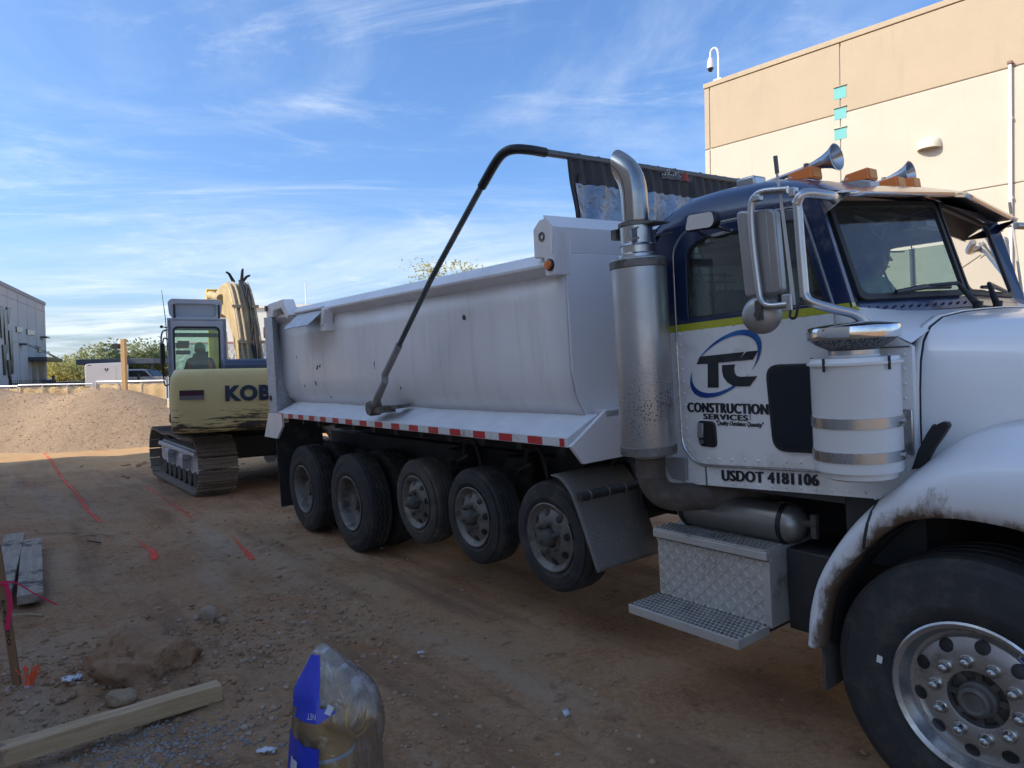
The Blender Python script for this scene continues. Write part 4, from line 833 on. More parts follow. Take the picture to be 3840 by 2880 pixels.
def rail(y0s,name):
    b=MB(); rr=[]
    for u in us: rr.append([(u,y,slope(u,w)) for y,w in y0s])
    b.grid(rr); b.add([rr[0][i] for i in range(len(rr[0]))],[tuple(range(len(rr[0])))]); b.add([rr[-1][i] for i in range(len(rr[-1]))],[tuple(range(len(rr[-1])))[::-1]]); return b.build(name,boxp,box,smooth=30)
rp_=[(.10,2.545),(.015,2.608),(.012,2.625),(.095,2.702),(.165,2.702),(.165,2.545)]
rail(rp_,'top_rail'); rail([(mir(y),w) for y,w in rp_][::-1],'top_rail')
b=MB(); rows=[]
for u in us: rows.append([(u,mir(y),w-.0115*(u-TX0)*((w-1.58)/1.0 if w>2.4 else 0)) for y,w in near][::-1])
b.grid(rows); o=b.build('far_side',boxp,box,smooth=50); sm=o.modifiers.new('thick','SOLIDIFY'); sm.thickness=.012
b=MB(); b.prism([(.20,1.58),(.42,1.44),(2*YC-.42,1.44),(mir(.20),1.58)],'x',TX0,TX1); b.build('box_floor',boxp,box,smooth=0)
for y in(.86,1.56):
    b=MB(); b.box(TX0-.1,TX1+.02,y,y+.10,1.14,1.44); b.build('box_sill',chas,box)
for k in range(12):
    b=MB(); u=TX0+.3+k*.46; b.box(u-.03,u+.03,.06,2*YC-.06,1.33,1.405); b.build('floor_beam',chas,box)
for f in((lambda y:y),mir):
    b=MB(); r7=random.Random(4); b.tube([(u,f(.0965),2.543-.0115*(u-TX0)+r7.uniform(-.004,.004)) for u in np.linspace(TX0,TX1,90)],.006,5); b.build('weld_bead',boxp,box)
    b=MB(); b.tube([(u,f(.199),1.586+r7.uniform(-.003,.003)) for u in np.linspace(TX0,TX1,90)],.006,5); b.build('weld_bead',boxp,box)
# side wing with the reflective strip along its edge
for s in(1,-1):
    f=(lambda y:y) if s>0 else mir
    b=MB(); b.hexa([(TX0+.22,f(-.05),1.405),(-2.20,f(-.05),1.398),(-2.20,f(.24),1.53),(TX0+.22,f(.24),1.53),(TX0+.22,f(-.05),1.466),(-2.20,f(-.05),1.462),(-2.20,f(.215),1.585),(TX0+.22,f(.215),1.585)]); wing=b.build('side_wing',wingp,box,smooth=0,bevel=.006)
    n=47; ul=TX0+.27; L=-2.235-ul
    x=ul; k=0
    while x<-2.26:
        red=k%2==0; w_=.155 if red else .170; x1=min(x+w_,-2.235); sl=lambda q:1.405-.0013*(q-ul)
        b=MB(); yy=f(-.0525); b.add([(x,yy,sl(x)+.006),(x1,yy,sl(x1)+.006),(x1,yy,sl(x1)+.056),(x,yy,sl(x)+.056)],[(0,1,2,3)]); b.build('red_reflector' if red else 'white_reflector',redt if red else whitet,wing,smooth=0,fix=False); x=x1; k+=1
# front bulkhead, skirt and cab shield
b=MB(); b.prism([(.10,2.62),(.10,1.87),(.14,1.68),(.20,1.58),(.20,1.45),(mir(.2),1.45),(mir(.2),1.58),(mir(.14),1.68),(mir(.1),1.87),(mir(.1),2.62)],'x',-2.32,-2.285); b.build('front_wall',boxlav,box,smooth=0,bevel=.004)
b=MB(); b.prism([(-.055,1.41),(.045,1.285),(mir(.045),1.285),(mir(-.055),1.41),(mir(.26),1.60),(.26,1.60)],'x',-2.20,-2.17); b.build('front_skirt',boxlav,box,smooth=0,bevel=.004)
b=MB(); b.box(-2.29,-2.17,.262,mir(.262),1.56,1.60); b.build('skirt_shelf',boxlav,box,smooth=0)
b=MB(); b.prism([(-2.30,2.622),(-2.285,2.622),(-2.262,2.78),(-2.335,2.862),(-2.352,2.862),(-2.30,2.78)],'y',-.012,mir(-.012)); b.build('cab_shield',boxlav,box,smooth=20)
side_poly=[(-2.478,2.61),(-2.473,2.796),(-2.406,2.845),(-2.335,2.850),(-2.265,2.776),(-2.282,2.48),(-2.376,2.478),(-2.378,2.596)]
for f in((lambda y:y),mir):
    b=MB(); b.prism(side_poly,'y',f(-.002),f(.14)); hs=b.build('shield_end',boxp,box,smooth=0,bevel=.010)
    b=MB(); b.lathe([(.038,0),(.038,-.012),(.030,-.016),(.028,-.010)],(-2.318,f(-.002),2.548),(0,1 if f(0)==0 else -1,0),24); b.build('marker_gasket',blackr,hs)
    b=MB(); b.lathe([(.030,-.002),(.030,-.022),(.025,-.030),(.001,-.032)],(-2.322,f(-.002),2.548),(0,1 if f(0)==0 else -1,0),24); b.build('marker_light',amber,hs)
    b=MB(); 
    for r_ in(.024,.014): b.lathe([(r_,-.001),(r_+.004,-.007),(r_+.007,-.001)],(-2.385,f(-.002),2.735),(0,1 if f(0)==0 else -1,0),20)
    b.build('tarp_bearing',dull,hs)
# rear post, lower flap, latch and hinged plate
for f in((lambda y:y),mir):
    b=MB(); b.hexa([(-7.83,f(-.05),1.44),(-7.54,f(-.05),1.46),(-7.66,f(.22),1.46),(-7.80,f(.22),1.44),(-7.76,f(-.05),2.64),(-7.46,f(-.05),2.615),(-7.70,f(.13),2.615),(-7.76,f(.13),2.64)]); b.build('rear_post',galvsp,box,smooth=0,bevel=.006)
    b=MB(); b.hexa([(-8.08,f(-.052),1.14),(-7.60,f(-.052),1.14),(-7.60,f(-.03),1.14),(-8.08,f(-.03),1.14),(-7.86,f(-.052),1.445),(-7.38,f(-.052),1.455),(-7.38,f(-.03),1.455),(-7.86,f(-.03),1.445)]); b.prism([(-8.08,1.14),(-7.60,1.14),(-7.38,1.30),(-7.38,1.45),(-7.86,1.44)],'y',f(-.056),f(-.03)); b.build('lower_plate',boxp,box,smooth=0,bevel=.004)
    b=MB(); b.prism([(-7.68,2.63),(-7.68,2.76),(-7.58,2.79),(-7.08,2.80),(-7.02,2.72),(-6.90,2.60),(-7.0,2.56),(-7.14,2.70),(-7.42,2.69),(-7.46,2.62)],'y',f(-.04),f(.10)); b.build('tailgate_latch',boxp,box,smooth=0,bevel=.012)
    b=MB(); b.cyl((-7.64,f(-.06),2.74),(-7.64,f(.06),2.74),.035,n=12); b.build('latch_pin',dull,box)
    b=MB(); b.cyl((-7.72,f(-.065),1.64),(-7.72,f(.0),1.64),.035,n=12); b.build('post_plug',mat('rust_plug',(.09,.045,.035),.8),box)
    b=MB(); b.hexa([(-6.82,f(-.15),2.435),(-6.08,f(-.15),2.435),(-6.08,f(-.14),2.43),(-6.82,f(-.14),2.43),(-6.74,f(.02),2.61),(-6.0,f(.02),2.60),(-6.0,f(.03),2.595),(-6.74,f(.03),2.605)]); b.build('hinged_plate',galvsp,box,smooth=0,bevel=.003)
    b=MB(); b.prism([(-5.98,2.60),(-5.90,2.58),(-5.96,2.42),(-6.04,2.42)],'y',f(-.03),f(.08)); b.box(-6.08,-5.95,f(-.02) if f(0)==0 else f(.09),f(.09) if f(0)==0 else f(-.02),2.36,2.45); b.build('plate_bracket',boxp,box,smooth=0,bevel=.006)
    b=MB(); b.cyl((-6.8,f(.0),2.62),(-6.0,f(.0),2.61),.018,n=8); b.build('hinge_rod',boxp,box)
b=MB(); b.box(-7.80,-7.70,.05,mir(.05),1.46,2.66); b.build('tailgate',boxp,box,smooth=0,bevel=.01)
for y in(.05,1.85):
    b=MB(); b.box(-7.98,-7.955,y,y+.62,.22,1.30); b.build('mud_flap',rubber,truck,smooth=0,bevel=.004)
# scuffs on the box side
scuff=mat('scuff_dark',(.06,.055,.05),.8); r=random.Random(5)
for (u,w,a,l,h) in((-3.48,2.30,.2,.05,.045),(-4.16,2.42,.1,.02,.07),(-6.5,1.98,.5,.09,.04),(-6.42,2.0,.8,.05,.03),(-6.6,1.80,.3,.03,.07),(-6.95,1.77,.6,.03,.08),(-5.08,1.98,.0,.02,.09),(-4.30,1.97,.3,.02,.04),(-6.05,1.66,.4,.03,.05),(-7.1,2.12,.1,.02,.05),(-4.62,1.76,.2,.025,.035),(-4.1,1.74,.2,.02,.02),(-6.3,1.655,.3,.03,.03),(-3.5,1.62,.2,.02,.02)):
    y=float(np.interp(w,[1.58,1.66,1.75,1.87,2.1,2.545],[.20,.145,.115,.10,.097,.10]))-.009
    pts=[]; 
    for k in range(9):
        t=2*math.pi*k/9; q=1+r.uniform(-.4,.3); x_,z_=l*.5*math.cos(t)*q,h*.5*math.sin(t)*q; pts.append((u+x_*math.cos(a)-z_*math.sin(a),w+x_*math.sin(a)+z_*math.cos(a)))
    b=MB(); b.add([(p[0],float(np.interp(p[1],[1.58,1.66,1.75,1.87,2.1,2.545],[.20,.145,.115,.10,.097,.10]))-.012,p[1]) for p in pts],[tuple(range(9))]); b.build('paint_chip',scuff,box,smooth=0,fix=False)
# tarp arms, bar and tarp
tm=mat('tarp_black',(.022,.021,.021),.65,c2=(.035,.033,.032),nscale=6,bump=.3,bscale=12); tsil=mat('tarp_patch_silver',(.33,.38,.44),.32,.6,c2=(.20,.24,.30),nscale=5,bump=.9,bscale=9,bdist=.05); armm=mat('arm_steel',(.085,.095,.10),.45,.5,c2=(.13,.14,.145),nscale=8)
for f in((lambda y:y),mir):
    b=MB(); low=[(-4.83,f(-.06),1.60),(-4.644,f(-.12),1.686),(-4.457,f(-.13),1.835),(-4.449,f(-.13),1.89),(-4.149,f(-.13),2.134)]; b.tube(low,[.040,.034,.031,.031,.030],10); arm=b.build('tarp_arm',mat('arm_grey',(.36,.35,.34),.55,.2,c2=(.26,.25,.24),nscale=7),truck)
    b=MB(); b.tube([(-4.17,f(-.13),2.118),(-3.558,f(-.14),2.601),(-2.70,f(-.15),3.205)],.022,10); b.build('arm_tube',armm,arm)
    b=MB(); b.tube(spline([(-2.80,f(-.15),3.13),(-2.62,f(-.15),3.25),(-2.52,f(-.15),3.285),(-2.45,f(-.12),3.290),(-2.42,f(-.02),3.288),(-2.42,f(.10),3.286)],6),.031,12); b.build('arm_elbow',black,arm)
    b=MB(); b.lathe([(.002,-.06),(.06,-.06),(.07,-.04),(.07,.05),(.05,.06),(.002,.06)],(-4.85,f(-.06),1.585),(0,1,0),16); b.box(-4.86,-4.66,min(f(-.10),f(.06)),max(f(-.10),f(.06)),1.545,1.60); b.build('arm_pivot',dull,arm)
    b=MB(); b.prism([(-4.66,1.60),(-4.66,1.57),(-4.52,1.585),(-4.52,1.615)],'y',f(-.06),f(.14)); b.build('pivot_plate',dull,arm)
b=MB(); b.cyl((-2.42,.06,3.286),(-2.42,mir(.06),3.286),.024,n=10); b.build('tarp_bar',armm,truck)
rows=[];cw=random.Random(3)
for j in range(13):
    t=j/12; rows.append([(-2.42+.035*t+.020*math.sin(i*.8+t*2.2)*t+.012*math.sin(i*2.1+1)*(1-t)+.014*math.sin(i*.37-t*5)*t,.275+1.98*i/60,3.305-.44*t-.006*math.sin(i*1.3)*(1 if j==0 else .4)) for i in range(61)])
tarp=MB(); tarp.grid(rows); tarp=tarp.build('tarp',tm,truck,smooth=180,label='black tarp hanging from the bar'); sm=tarp.modifiers.new('thick','SOLIDIFY'); sm.thickness=.006
def tarp_pt(i,t): return Vector((-2.42+.035*t+.020*math.sin(i*.8+t*2.2)*t+.012*math.sin(i*2.1+1)*(1-t)+.014*math.sin(i*.37-t*5)*t,.275+1.98*i/60,3.305-.44*t))
b=MB(); b.grid([[tarp_pt(1.5+i*.5,.46+.54*j/8)+Vector((.016,0,.004*math.sin(i))) for i in range(114)] for j in range(9)]); b.build('silver_patch',tsil,tarp,smooth=180,fix=False)
b=MB(); b.grid([[tarp_pt(2.4+.25*i+.2*math.sin(j*2),.30+.16*j/4)+Vector((.014,0,0)) for i in range(11)] for j in range(5)]); b.build('worn_print',mat('worn_print',(.08,.08,.08),.8,c2=(.02,.02,.02),nscale=25),tarp,smooth=180,fix=False)
b=MB(); b.grid([[tarp_pt(28+.5*i,.02+.17*j/3)+Vector((.014,0,0)) for i in range(22)] for j in range(4)]); b.build('print_band',mat('tarp_print_band',(.10,.105,.105),.6),tarp,smooth=180,fix=False)
b=MB(); b.grid([[tarp_pt(35.2+.5*i,.05+.13*j/3)+Vector((.017,0,0)) for i in range(6)] for j in range(4)]); b.build('red_print',mat('tarp_red',(.35,.04,.03),.6),tarp,smooth=180,fix=False)
place_text('phone_print','800 400 2550',mat('tarp_letter',(.55,.55,.55),.6),tarp,(28.4,35.0,.03,.13),lambda X,Y,z:tarp_pt(63.4-X,Y)+Vector((.018,0,0)),extrude=.0)
b=MB(); b.cyl((-2.43,.16,2.79),(-2.43,mir(.16),2.79),.045,n=14); b.build('tarp_roller',armm,truck)
# --- cab shell
CY=.20; FY=mir(.20)
outline=[(-1.64,1.205),(-.262,1.268),(-.262,1.93),(-.43,2.055),(-.505,2.12),(-.640,2.617),(-.70,2.645),(-1.56,2.645),(-1.64,2.56)]
win=rounded([(-1.413,2.135),(-.625,2.150),(-.745,2.552),(-1.30,2.556),(-1.405,2.50)],[.02,.03,.04,.10,.05],5)
win_hole=rounded([(-1.425,2.122),(-.612,2.138),(-.738,2.565),(-1.305,2.568),(-1.418,2.505)],[.02,.03,.04,.10,.05],5)
door_o=rounded([(-1.498,2.0),(-1.498,1.43),(-1.40,1.333),(-.66,1.368),(-.60,1.42),(-.588,2.115),(-.722,2.585),(-.775,2.607),(-1.40,2.612),(-1.492,2.52)],[.01,.06,.10,.05,.04,.04,.05,.03,.10,.06],5)
cab=MB(); ringplate(cab,outline,win_hole,(-1.05,2.25),CY,CY+.03); cab=cab.build('cab',cabp,truck,smooth=0,label='white lower cab with yellow stripe and navy upper half')
b=MB(); ringplate(b,outline,win_hole,(-1.05,2.25),FY-.03,FY); b.build('far_cab_side',cabp,cab,smooth=0)
# roof
def crown(u): return float(np.interp(u,[-1.66,-1.63,-1.58,-1.48,-1.3,-1.0,-.85,-.75,-.65],[2.655,2.74,2.80,2.855,2.872,2.845,2.805,2.755,2.690]))
ys_=[.20,.205,.225,.27,.35,.48,.7,.95,1.25]; gs=[0,.16,.38,.60,.78,.90,.965,.99,1]
ys_=ys_+[mir(y) for y in ys_[-2::-1]]; gs=gs+gs[-2::-1]
rows=[]
for u in(-1.66,-1.65,-1.63,-1.60,-1.55,-1.48,-1.38,-1.25,-1.1,-1.0,-.92,-.85,-.78,-.72,-.66): rows.append([(u,y,2.628+(crown(u)-2.628)*g) for y,g in zip(ys_,gs)])
b=MB(); b.grid(rows); b.build('roof',navy,cab,smooth=60)
b=MB(); b.box(-1.65,-1.62,CY,FY,1.21,1.72); b.box(-1.65,-1.62,CY,FY,2.40,2.66); b.box(-1.65,-1.62,CY,.62,1.70,2.42); b.box(-1.65,-1.62,mir(.62),FY,1.70,2.42); b.build('rear_wall',cabp,cab,smooth=0)
b=MB(); b.box(-1.612,-1.60,CY+.03,FY-.03,1.25,2.66); b.build('rear_lining',inter,cab,smooth=0)
b=MB(); b.box(-1.60,-.60,CY+.035,FY-.035,1.21,1.25); b.box(-1.6,-.70,CY+.04,FY-.04,2.605,2.625); b.build('floor_and_headliner',interd,cab,smooth=0)
b=MB(); b.box(-1.60,-1.35,CY+.04,FY-.04,2.46,2.61); b.build('overhead_shelf',interd,cab,smooth=0,bevel=.02)
# firewall + dash
b=MB(); b.prism([(-.50,1.25),(-.46,2.06),(-.62,2.135),(-.80,2.10),(-.86,1.95),(-.75,1.80),(-.72,1.25)],'y',CY+.04,FY-.04); b.build('dashboard',interd,cab,bevel=.03)
b=MB(); b.lathe([(.002,0),(.03,0),(.035,.01)],(-.93,1.82,2.02),(-.5,0,.86),16); b.tube([Vector((-.93,1.82,2.03))+Vector((math.cos(t)*.21*.86,math.sin(t)*.21,math.cos(t)*.21*.5)) for t in np.linspace(0,6.2832,25)],.016,8); b.cyl((-.93,1.82,2.02),(-.75,1.82,1.85),.03,n=8); b.build('steering_wheel',black,cab)
for y in(.55,1.62):
    b=MB(); b.box(-1.52,-1.0,y,y+.50,1.55,1.72); b.hexa([(-1.56,y,1.66),(-1.42,y,1.70),(-1.42,y+.5,1.70),(-1.56,y+.5,1.66),(-1.58,y+.04,2.30),(-1.47,y+.04,2.30),(-1.47,y+.46,2.30),(-1.58,y+.46,2.30)]); b.box(-1.45,-1.05,y+.05,y+.45,1.25,1.56); b.build('seat',interd,cab,bevel=.04,seg=3)
# windshield: two flat panes in a black gasket
def wpt(a,b_,f=lambda y:y):     # a: 0 near edge..1 centre, b: 0 bottom..1 top
    A_=Vector((-.535,.30,2.145));B_=Vector((-.438,1.235,2.155));C_=Vector((-.586,1.235,2.672));D_=Vector((-.674,.30,2.618))
    p=A_.lerp(B_,a).lerp(D_.lerp(C_,a),b_); return Vector((p.x,f(p.y),p.z))
for f in((lambda y:y),mir):
    s=1 if f(0)==0 else -1
    sq=rounded([(0,0),(1,0),(1,1),(0,1)],.07,5); inn=rounded([(.035,.055),(.975,.055),(.975,.95),(.035,.95)],.08,5)
    o_,i_=ring(sq,inn,(.5,.5),48); k=len(o_); n_=Vector((.03,0,.01))
    b=MB(); vs=[wpt(*p,f) for p in o_]+[wpt(*p,f) for p in i_]+[wpt(*p,f)+n_*.6 for p in o_]+[wpt(*p,f)+n_*.6 for p in i_]
    fc=[]
    for a in range(k):
        c=(a+1)%k; fc+=[(a,c,k+c,k+a),(2*k+a,3*k+a,3*k+c,2*k+c),(a,2*k+a,2*k+c,c),(k+a,k+c,3*k+c,3*k+a)]
    b.add(vs,fc); wf=b.build('windshield_frame',blackr,cab,smooth=30)
    b=MB(); b.add([wpt(*p,f)+n_*.3 for p in inn],[tuple(range(len(inn)))]); b.build('windshield_pane',tint_g,wf,smooth=0,fix=False)
    # navy front panel round the glass
    b=MB(); P0=[Vector((-.505,f(.20),2.12)),wpt(0,0,f),wpt(0,1,f),Vector((-.640,f(.20),2.628))]; b.add(P0,[(0,1,2,3)])
    b.add([Vector((-.64,f(.2),2.628)),wpt(0,1,f),wpt(1,1,f),Vector((-.66,f(1.25),2.72)),Vector((-.66,f(.3),2.67))],[(0,1,2,3,4)])
    b.add([Vector((-.505,f(.20),2.12)),Vector((-.495,f(.3),2.075)),Vector((-.40,f(1.25),2.10)),wpt(1,0,f),wpt(0,0,f)],[(0,1,2,3,4)]); o=b.build('windshield_surround',navy,cab,smooth=0); sm=o.modifiers.new('t','SOLIDIFY'); sm.thickness=.01; sm.offset=-1
    b=MB()
    for k in range(13): p=wpt(.05+k*.075,0,f)+Vector((.026,0,-.032)); b.ball(p,.0065,8,5)
    b.build('surround_rivets',navy,cab,kind='stuff')
    # visor half: curved sheet with a drooping outer wing
    xs=np.linspace(0,1,9); top=[];frt=[]
    for a in xs:
        y=.205+a*(1.25-.205); q=math.sin(a*math.pi/2)
        top.append(Vector((-.70-.03*q,f(y),2.662+.118*q-(.03*(1-a)**4)))); frt.append(Vector((-.508+.092*a,f(y+.03*(1-a)),2.634+.058*a)))
    rows=[[t.lerp(fr,k)+Vector((0,0,.012*math.sin(k*math.pi))) for t,fr in zip(top,frt)] for k in(0,.25,.5,.75,1)]
    b=MB(); b.grid(rows); rows2=[[p for p in rows[-1]],[p+Vector((-.012,0,-.022)) for p in rows[-1]]]; b.grid(rows2); o=b.build('sun_visor',mat('visor_steel',(.62,.62,.63),.16,1.0),cab,smooth=40); sm=o.modifiers.new('t','SOLIDIFY'); sm.thickness=.006
    b=MB(); b.grid([[p+Vector((-.004,0,-.010)) for p in r_] for r_ in rows]); b.build('visor_underside',black,cab,smooth=40)  # black sheet just below the steel visor, makes its underside dark
    b=MB(); b.add([rows[0][0]+Vector((-.05,0,-.03)),rows[-1][0],rows[-1][0]+Vector((-.12,0,-.075)),rows[0][0]+Vector((-.03,0,-.075))],[(0,1,2,3)]); o=b.build('visor_end',mat('visor_steel',(.62,.62,.63),.16,1.0),cab,smooth=0); sm=o.modifiers.new('t','SOLIDIFY'); sm.thickness=.006
    # mid pillar cover
    # wiper
    b=MB(); A_=wpt(.28,.06,f)+Vector((.035,0,.005)); B_=wpt(.80,.085,f)+Vector((.035,0,.005)); b.tube([A_,A_.lerp(B_,.5)+Vector((.006,0,.012)),B_],[.010,.014,.010],6); b.tube([A_.lerp(B_,.55)+Vector((.012,0,.018)),B_+Vector((.035,0,.015)),Vector((-.345,f(1.12),2.11))],[.007,.011,.018],8); b.cyl((-.345,f(1.12),2.05),(-.335,f(1.12),2.12),.022,n=10); b.build('wiper',black,cab)
# door
door=MB(); ringplate(door,door_o,win,(-1.05,2.25),CY-.014,CY+.01); door=door.build('door',cabp,truck,smooth=0,bevel=.004,label='near cab door with round-cornered window and company lettering')
ds=MB(); dso=[(p[0]+(p[0]+1.05)*.011,p[1]+(p[1]-1.97)*.011) for p in door_o]; ringplate(ds,dso,door_o,(-1.05,2.0),CY-.004,CY+.004); ds.build('door_seal',mat('seal_grey',(.10,.10,.10),.6),door,smooth=0)
b=MB(); pts=[(p[0],CY-.016,p[1]) for p in dso]; pts=[p for p in pts if p[2]<1.46 or p[0]<-1.40]; 
b=MB(); b.tube([(p[0],CY-.010,p[1]) for p in dso]+[(dso[0][0],CY-.010,dso[0][1])],.006,6,cap=False); b.build('door_trim',alu,door)
wi=[(p[0]+(-1.05-p[0])*.02,p[1]+(2.34-p[1])*.03) for p in win]
b=MB(); ringplate(b,win,wi,(-1.05,2.34),CY-.010,CY+.012); b.build('window_gasket',blackr,door,smooth=0)
b=MB(); b.prism(wi,'y',CY-.001,CY+.001); b.build('window_pane',side_g,door,smooth=0)
b=MB(); b.cyl((-.86,CY,2.14),(-.86,CY,2.55),.012,n=8); b.build('vent_bar',blackr,door)
b=MB(); b.prism(wi,'y',FY-.001,FY+.001); b.build('far_window_pane',side_g,cab,smooth=0)
# black lower window
vw=rounded([(-.948,1.872),(-.925,1.440),(-.668,1.447),(-.640,1.872)],[.075,.075,.06,.07],6)
b=MB(); b.prism(vw,'y',CY-.028,CY-.008); b.build('lower_window_frame',blackr,door,bevel=.008,seg=3)
vw2=[(-.80+(p[0]+.80)*.86,1.66+(p[1]-1.66)*.90) for p in vw]; b=MB(); b.prism(vw2,'y',CY-.030,CY-.024); b.build('lower_window',mat('smoked_pane',(.006,.008,.014),.12),door,smooth=0)
# handle
hd=rounded([(-1.385,1.577),(-1.265,1.575),(-1.262,1.433),(-1.38,1.436)],.032,5); b=MB(); b.prism(hd,'y',CY-.024,CY-.008); hb_=b.build('handle_plate',black,door,bevel=.006)
b=MB(); b.hexa([(-1.372,CY-.044,1.485),(-1.335,CY-.044,1.485),(-1.335,CY-.024,1.485),(-1.372,CY-.024,1.485),(-1.372,CY-.036,1.565),(-1.335,CY-.036,1.565),(-1.335,CY-.024,1.565),(-1.372,CY-.024,1.565)]); b.build('handle',mat('handle_grey',(.30,.30,.31),.3,.6),hb_ if False else door,bevel=.004)
b=MB(); b.cyl((-1.355,CY-.034,1.463),(-1.355,CY-.02,1.463),.012,n=14); b.build('key_lock',dull,door)
# rivets
rv=MB(); rv2=MB()
def riv(mb,u,w,y=CY-.014,r=.0085): mb.lathe([(r,0),(r*.8,-.004),(r*.35,-.006),(.0003,-.0062)],(u,y,w),(0,1,0),8)
for k in range(10): riv(rv,-1.478+.002*k,2.055-.066*k) if k<10 else None
for k in range(10): riv(rv2,-1.520,2.05-.068*k,CY)
for k in range(9): riv(rv,-1.33+.078*k,1.368+.004*k)
for k in range(10): riv(rv2,-1.345+.078*k,1.312+.0042*k,CY)
for k in range(14): riv(rv,-1.455+.066*k,2.072+.0024*k)
for k in range(15): riv(rv2,-1.50+.078*k,1.228+.0042*k,CY)
for k in range(8): riv(rv2,-.36,1.90-.075*k,CY)
for k in range(5): riv(rv2,-.44+.042*k,1.262+.001*k,CY)
for (u,w) in((-1.45,1.395),(-1.40,1.35),(-.45,1.955),(-.36,1.962),(-1.52,1.33),(-1.58,1.26)): riv(rv2,u,w,CY)
for k in range(9): riv(rv2,-.60-.017*k,2.18+.055*k,CY)
rv.build('door_rivets',cabp,door,kind='stuff'); rv2.build('cab_rivets',cabp,cab,kind='stuff')
b=MB(); b.box(-1.645,-1.50,CY-.004,CY,2.618,2.624); b.box(-.64,-.27,CY-.004,CY,1.928,1.934); b.box(-1.36,-1.352,CY-.004,CY,1.218,1.325); b.build('panel_seam',mat('seam_dark',(.12,.12,.13),.8),cab,smooth=0)
# lettering on the door and sill
ink=mat('letter_black',(.010,.011,.013),.35,c2=(.035,.037,.042),nscale=5); LY=CY-.0165
fr=lambda X,Y,z:Vector((X,LY-z,Y))
def poly_decal(name,pts,m,par=door):
    b=MB(); b.prism(pts,'y',LY-.0012,LY); return b.build(name,m,par,smooth=0)
poly_decal('logo_letter_t',[(-1.345,1.925),(-1.066,1.940),(-1.105,1.896),(-1.195,1.890),(-1.228,1.8885),(-1.234,1.757),(-1.304,1.757),(-1.296,1.885),(-1.370,1.884)],ink)
poly_decal('logo_letter_c_tip',[(-1.052,1.941),(-.986,1.943),(-1.018,1.899),(-1.108,1.895)],ink)
cs=[(-1.205,1.876),(-1.207,1.845),(-1.200,1.812),(-1.178,1.785),(-1.148,1.768),(-1.115,1.763),(-1.044,1.764),(-.998,1.815),(-1.098,1.813),(-1.118,1.818),(-1.130,1.835),(-1.132,1.856),(-1.124,1.878)]
poly_decal('logo_letter_c',cs,ink)
def blue_ring():
    m=mat('logo_blue',(.012,.04,.22),.35,c2=(.02,.16,.42),nscale=5,lo=.42,hi=.60); return m
def swoosh(name,t0,t1,wmax):
    o_=[];i_=[]
    ca,sa=math.cos(.62),math.sin(.62)
    for k in range(33):
        q=k/32; t=math.radians(t0+(t1-t0)*q); wd=wmax*math.sin(math.pi*min(1,max(.02,q)))**.8
        for lst,rr in((o_,1.0),(i_,1.0-wd)):
            ex,ez=.262*math.cos(t)*rr,.138*math.sin(t)*rr; lst.append((-1.192+ex*ca-ez*sa,1.877+ (ex*sa+ez*ca)*.93))
    b=MB(); b.grid([[(p[0],LY-.001,p[1]) for p in o_],[(p[0],LY-.001,p[1]) for p in i_]]); b.build(name,blue_ring(),door,smooth=0,fix=False)
swoosh('logo_swoosh',-62,118,.15); swoosh('logo_swoosh',138,290,.15)
bold_text('construction_lettering','CONSTRUCTION',ink,door,(-1.450,-.942,1.622,1.674),fr,bold=.0055,extrude=0,space=1.12)
bold_text('services_lettering','SERVICES',ink,door,(-1.345,-1.062,1.586,1.615),fr,bold=.0045,extrude=0,space=1.12)
place_text('llc_lettering','LLC',ink,door,(-1.054,-1.046,1.590,1.617),lambda X,Y,z:Vector((-1.054+(Y-1.590)*.3,LY-z,1.617-(X+1.054)*3.3)),offset=.01,extrude=.0008)
bold_text('motto_lettering','"Quality Outshines Quantity"',ink,door,(-1.262,-.973,1.550,1.582),fr,bold=.0014,shear=.35,extrude=0)
bold_text('usdot_lettering','USDOT 4181106',ink,cab,(-1.256,-.700,0,.056),lambda X,Y,z:Vector((X,CY-.003-z,1.256+.058*(X+1.256)+Y)),bold=.0055,extrude=0,space=1.08)['kind']='stuff'
# interior hooks and hose behind the side window
b=MB(); 
for k in range(4):
    y=.42+.115*k; b.tube(spline([(-1.585,y,2.42),(-1.575,y,2.30),(-1.56,y,2.275),(-1.545,y,2.28),(-1.535,y,2.31)],4),.006,6)
b.cyl((-1.585,.36,2.40),(-1.585,.86,2.40),.007,n=6); b.cyl((-1.585,.36,2.36),(-1.585,.86,2.36),.007,n=6); b.build('hook_rack',black,cab)
b=MB(); b.tube(spline([(-1.57,.50,2.44),(-1.56,.53,2.33),(-1.55,.56,2.26)],4),.010,6); b.cyl((-1.55,.56,2.27),(-1.53,.64,2.14),.017,n=8); b.tube(spline([(-1.53,.64,2.14),(-1.52,.67,2.08),(-1.52,.74,2.07),(-1.52,.70,2.05),(-1.52,.76,2.04)],5),.007,6); b.build('air_gun',black,cab)
b=MB(); b.hexa([(-1.54,.58,2.235),(-1.52,.58,2.235),(-1.52,.60,2.245),(-1.54,.60,2.245),(-1.53,.655,2.165),(-1.51,.655,2.165),(-1.51,.67,2.175),(-1.53,.67,2.175)]); b.build('air_gun_handle',mat('red_grip',(.35,.02,.03),.5),cab,bevel=.004)
b=MB(); b.prism([(.66,2.33),(.78,2.345),(.755,2.26),(.715,2.215),(.66,2.27)],'x',-1.598,-1.594); b.build('paper_scrap',mat('paper',(.62,.60,.52),.8),cab,smooth=0)
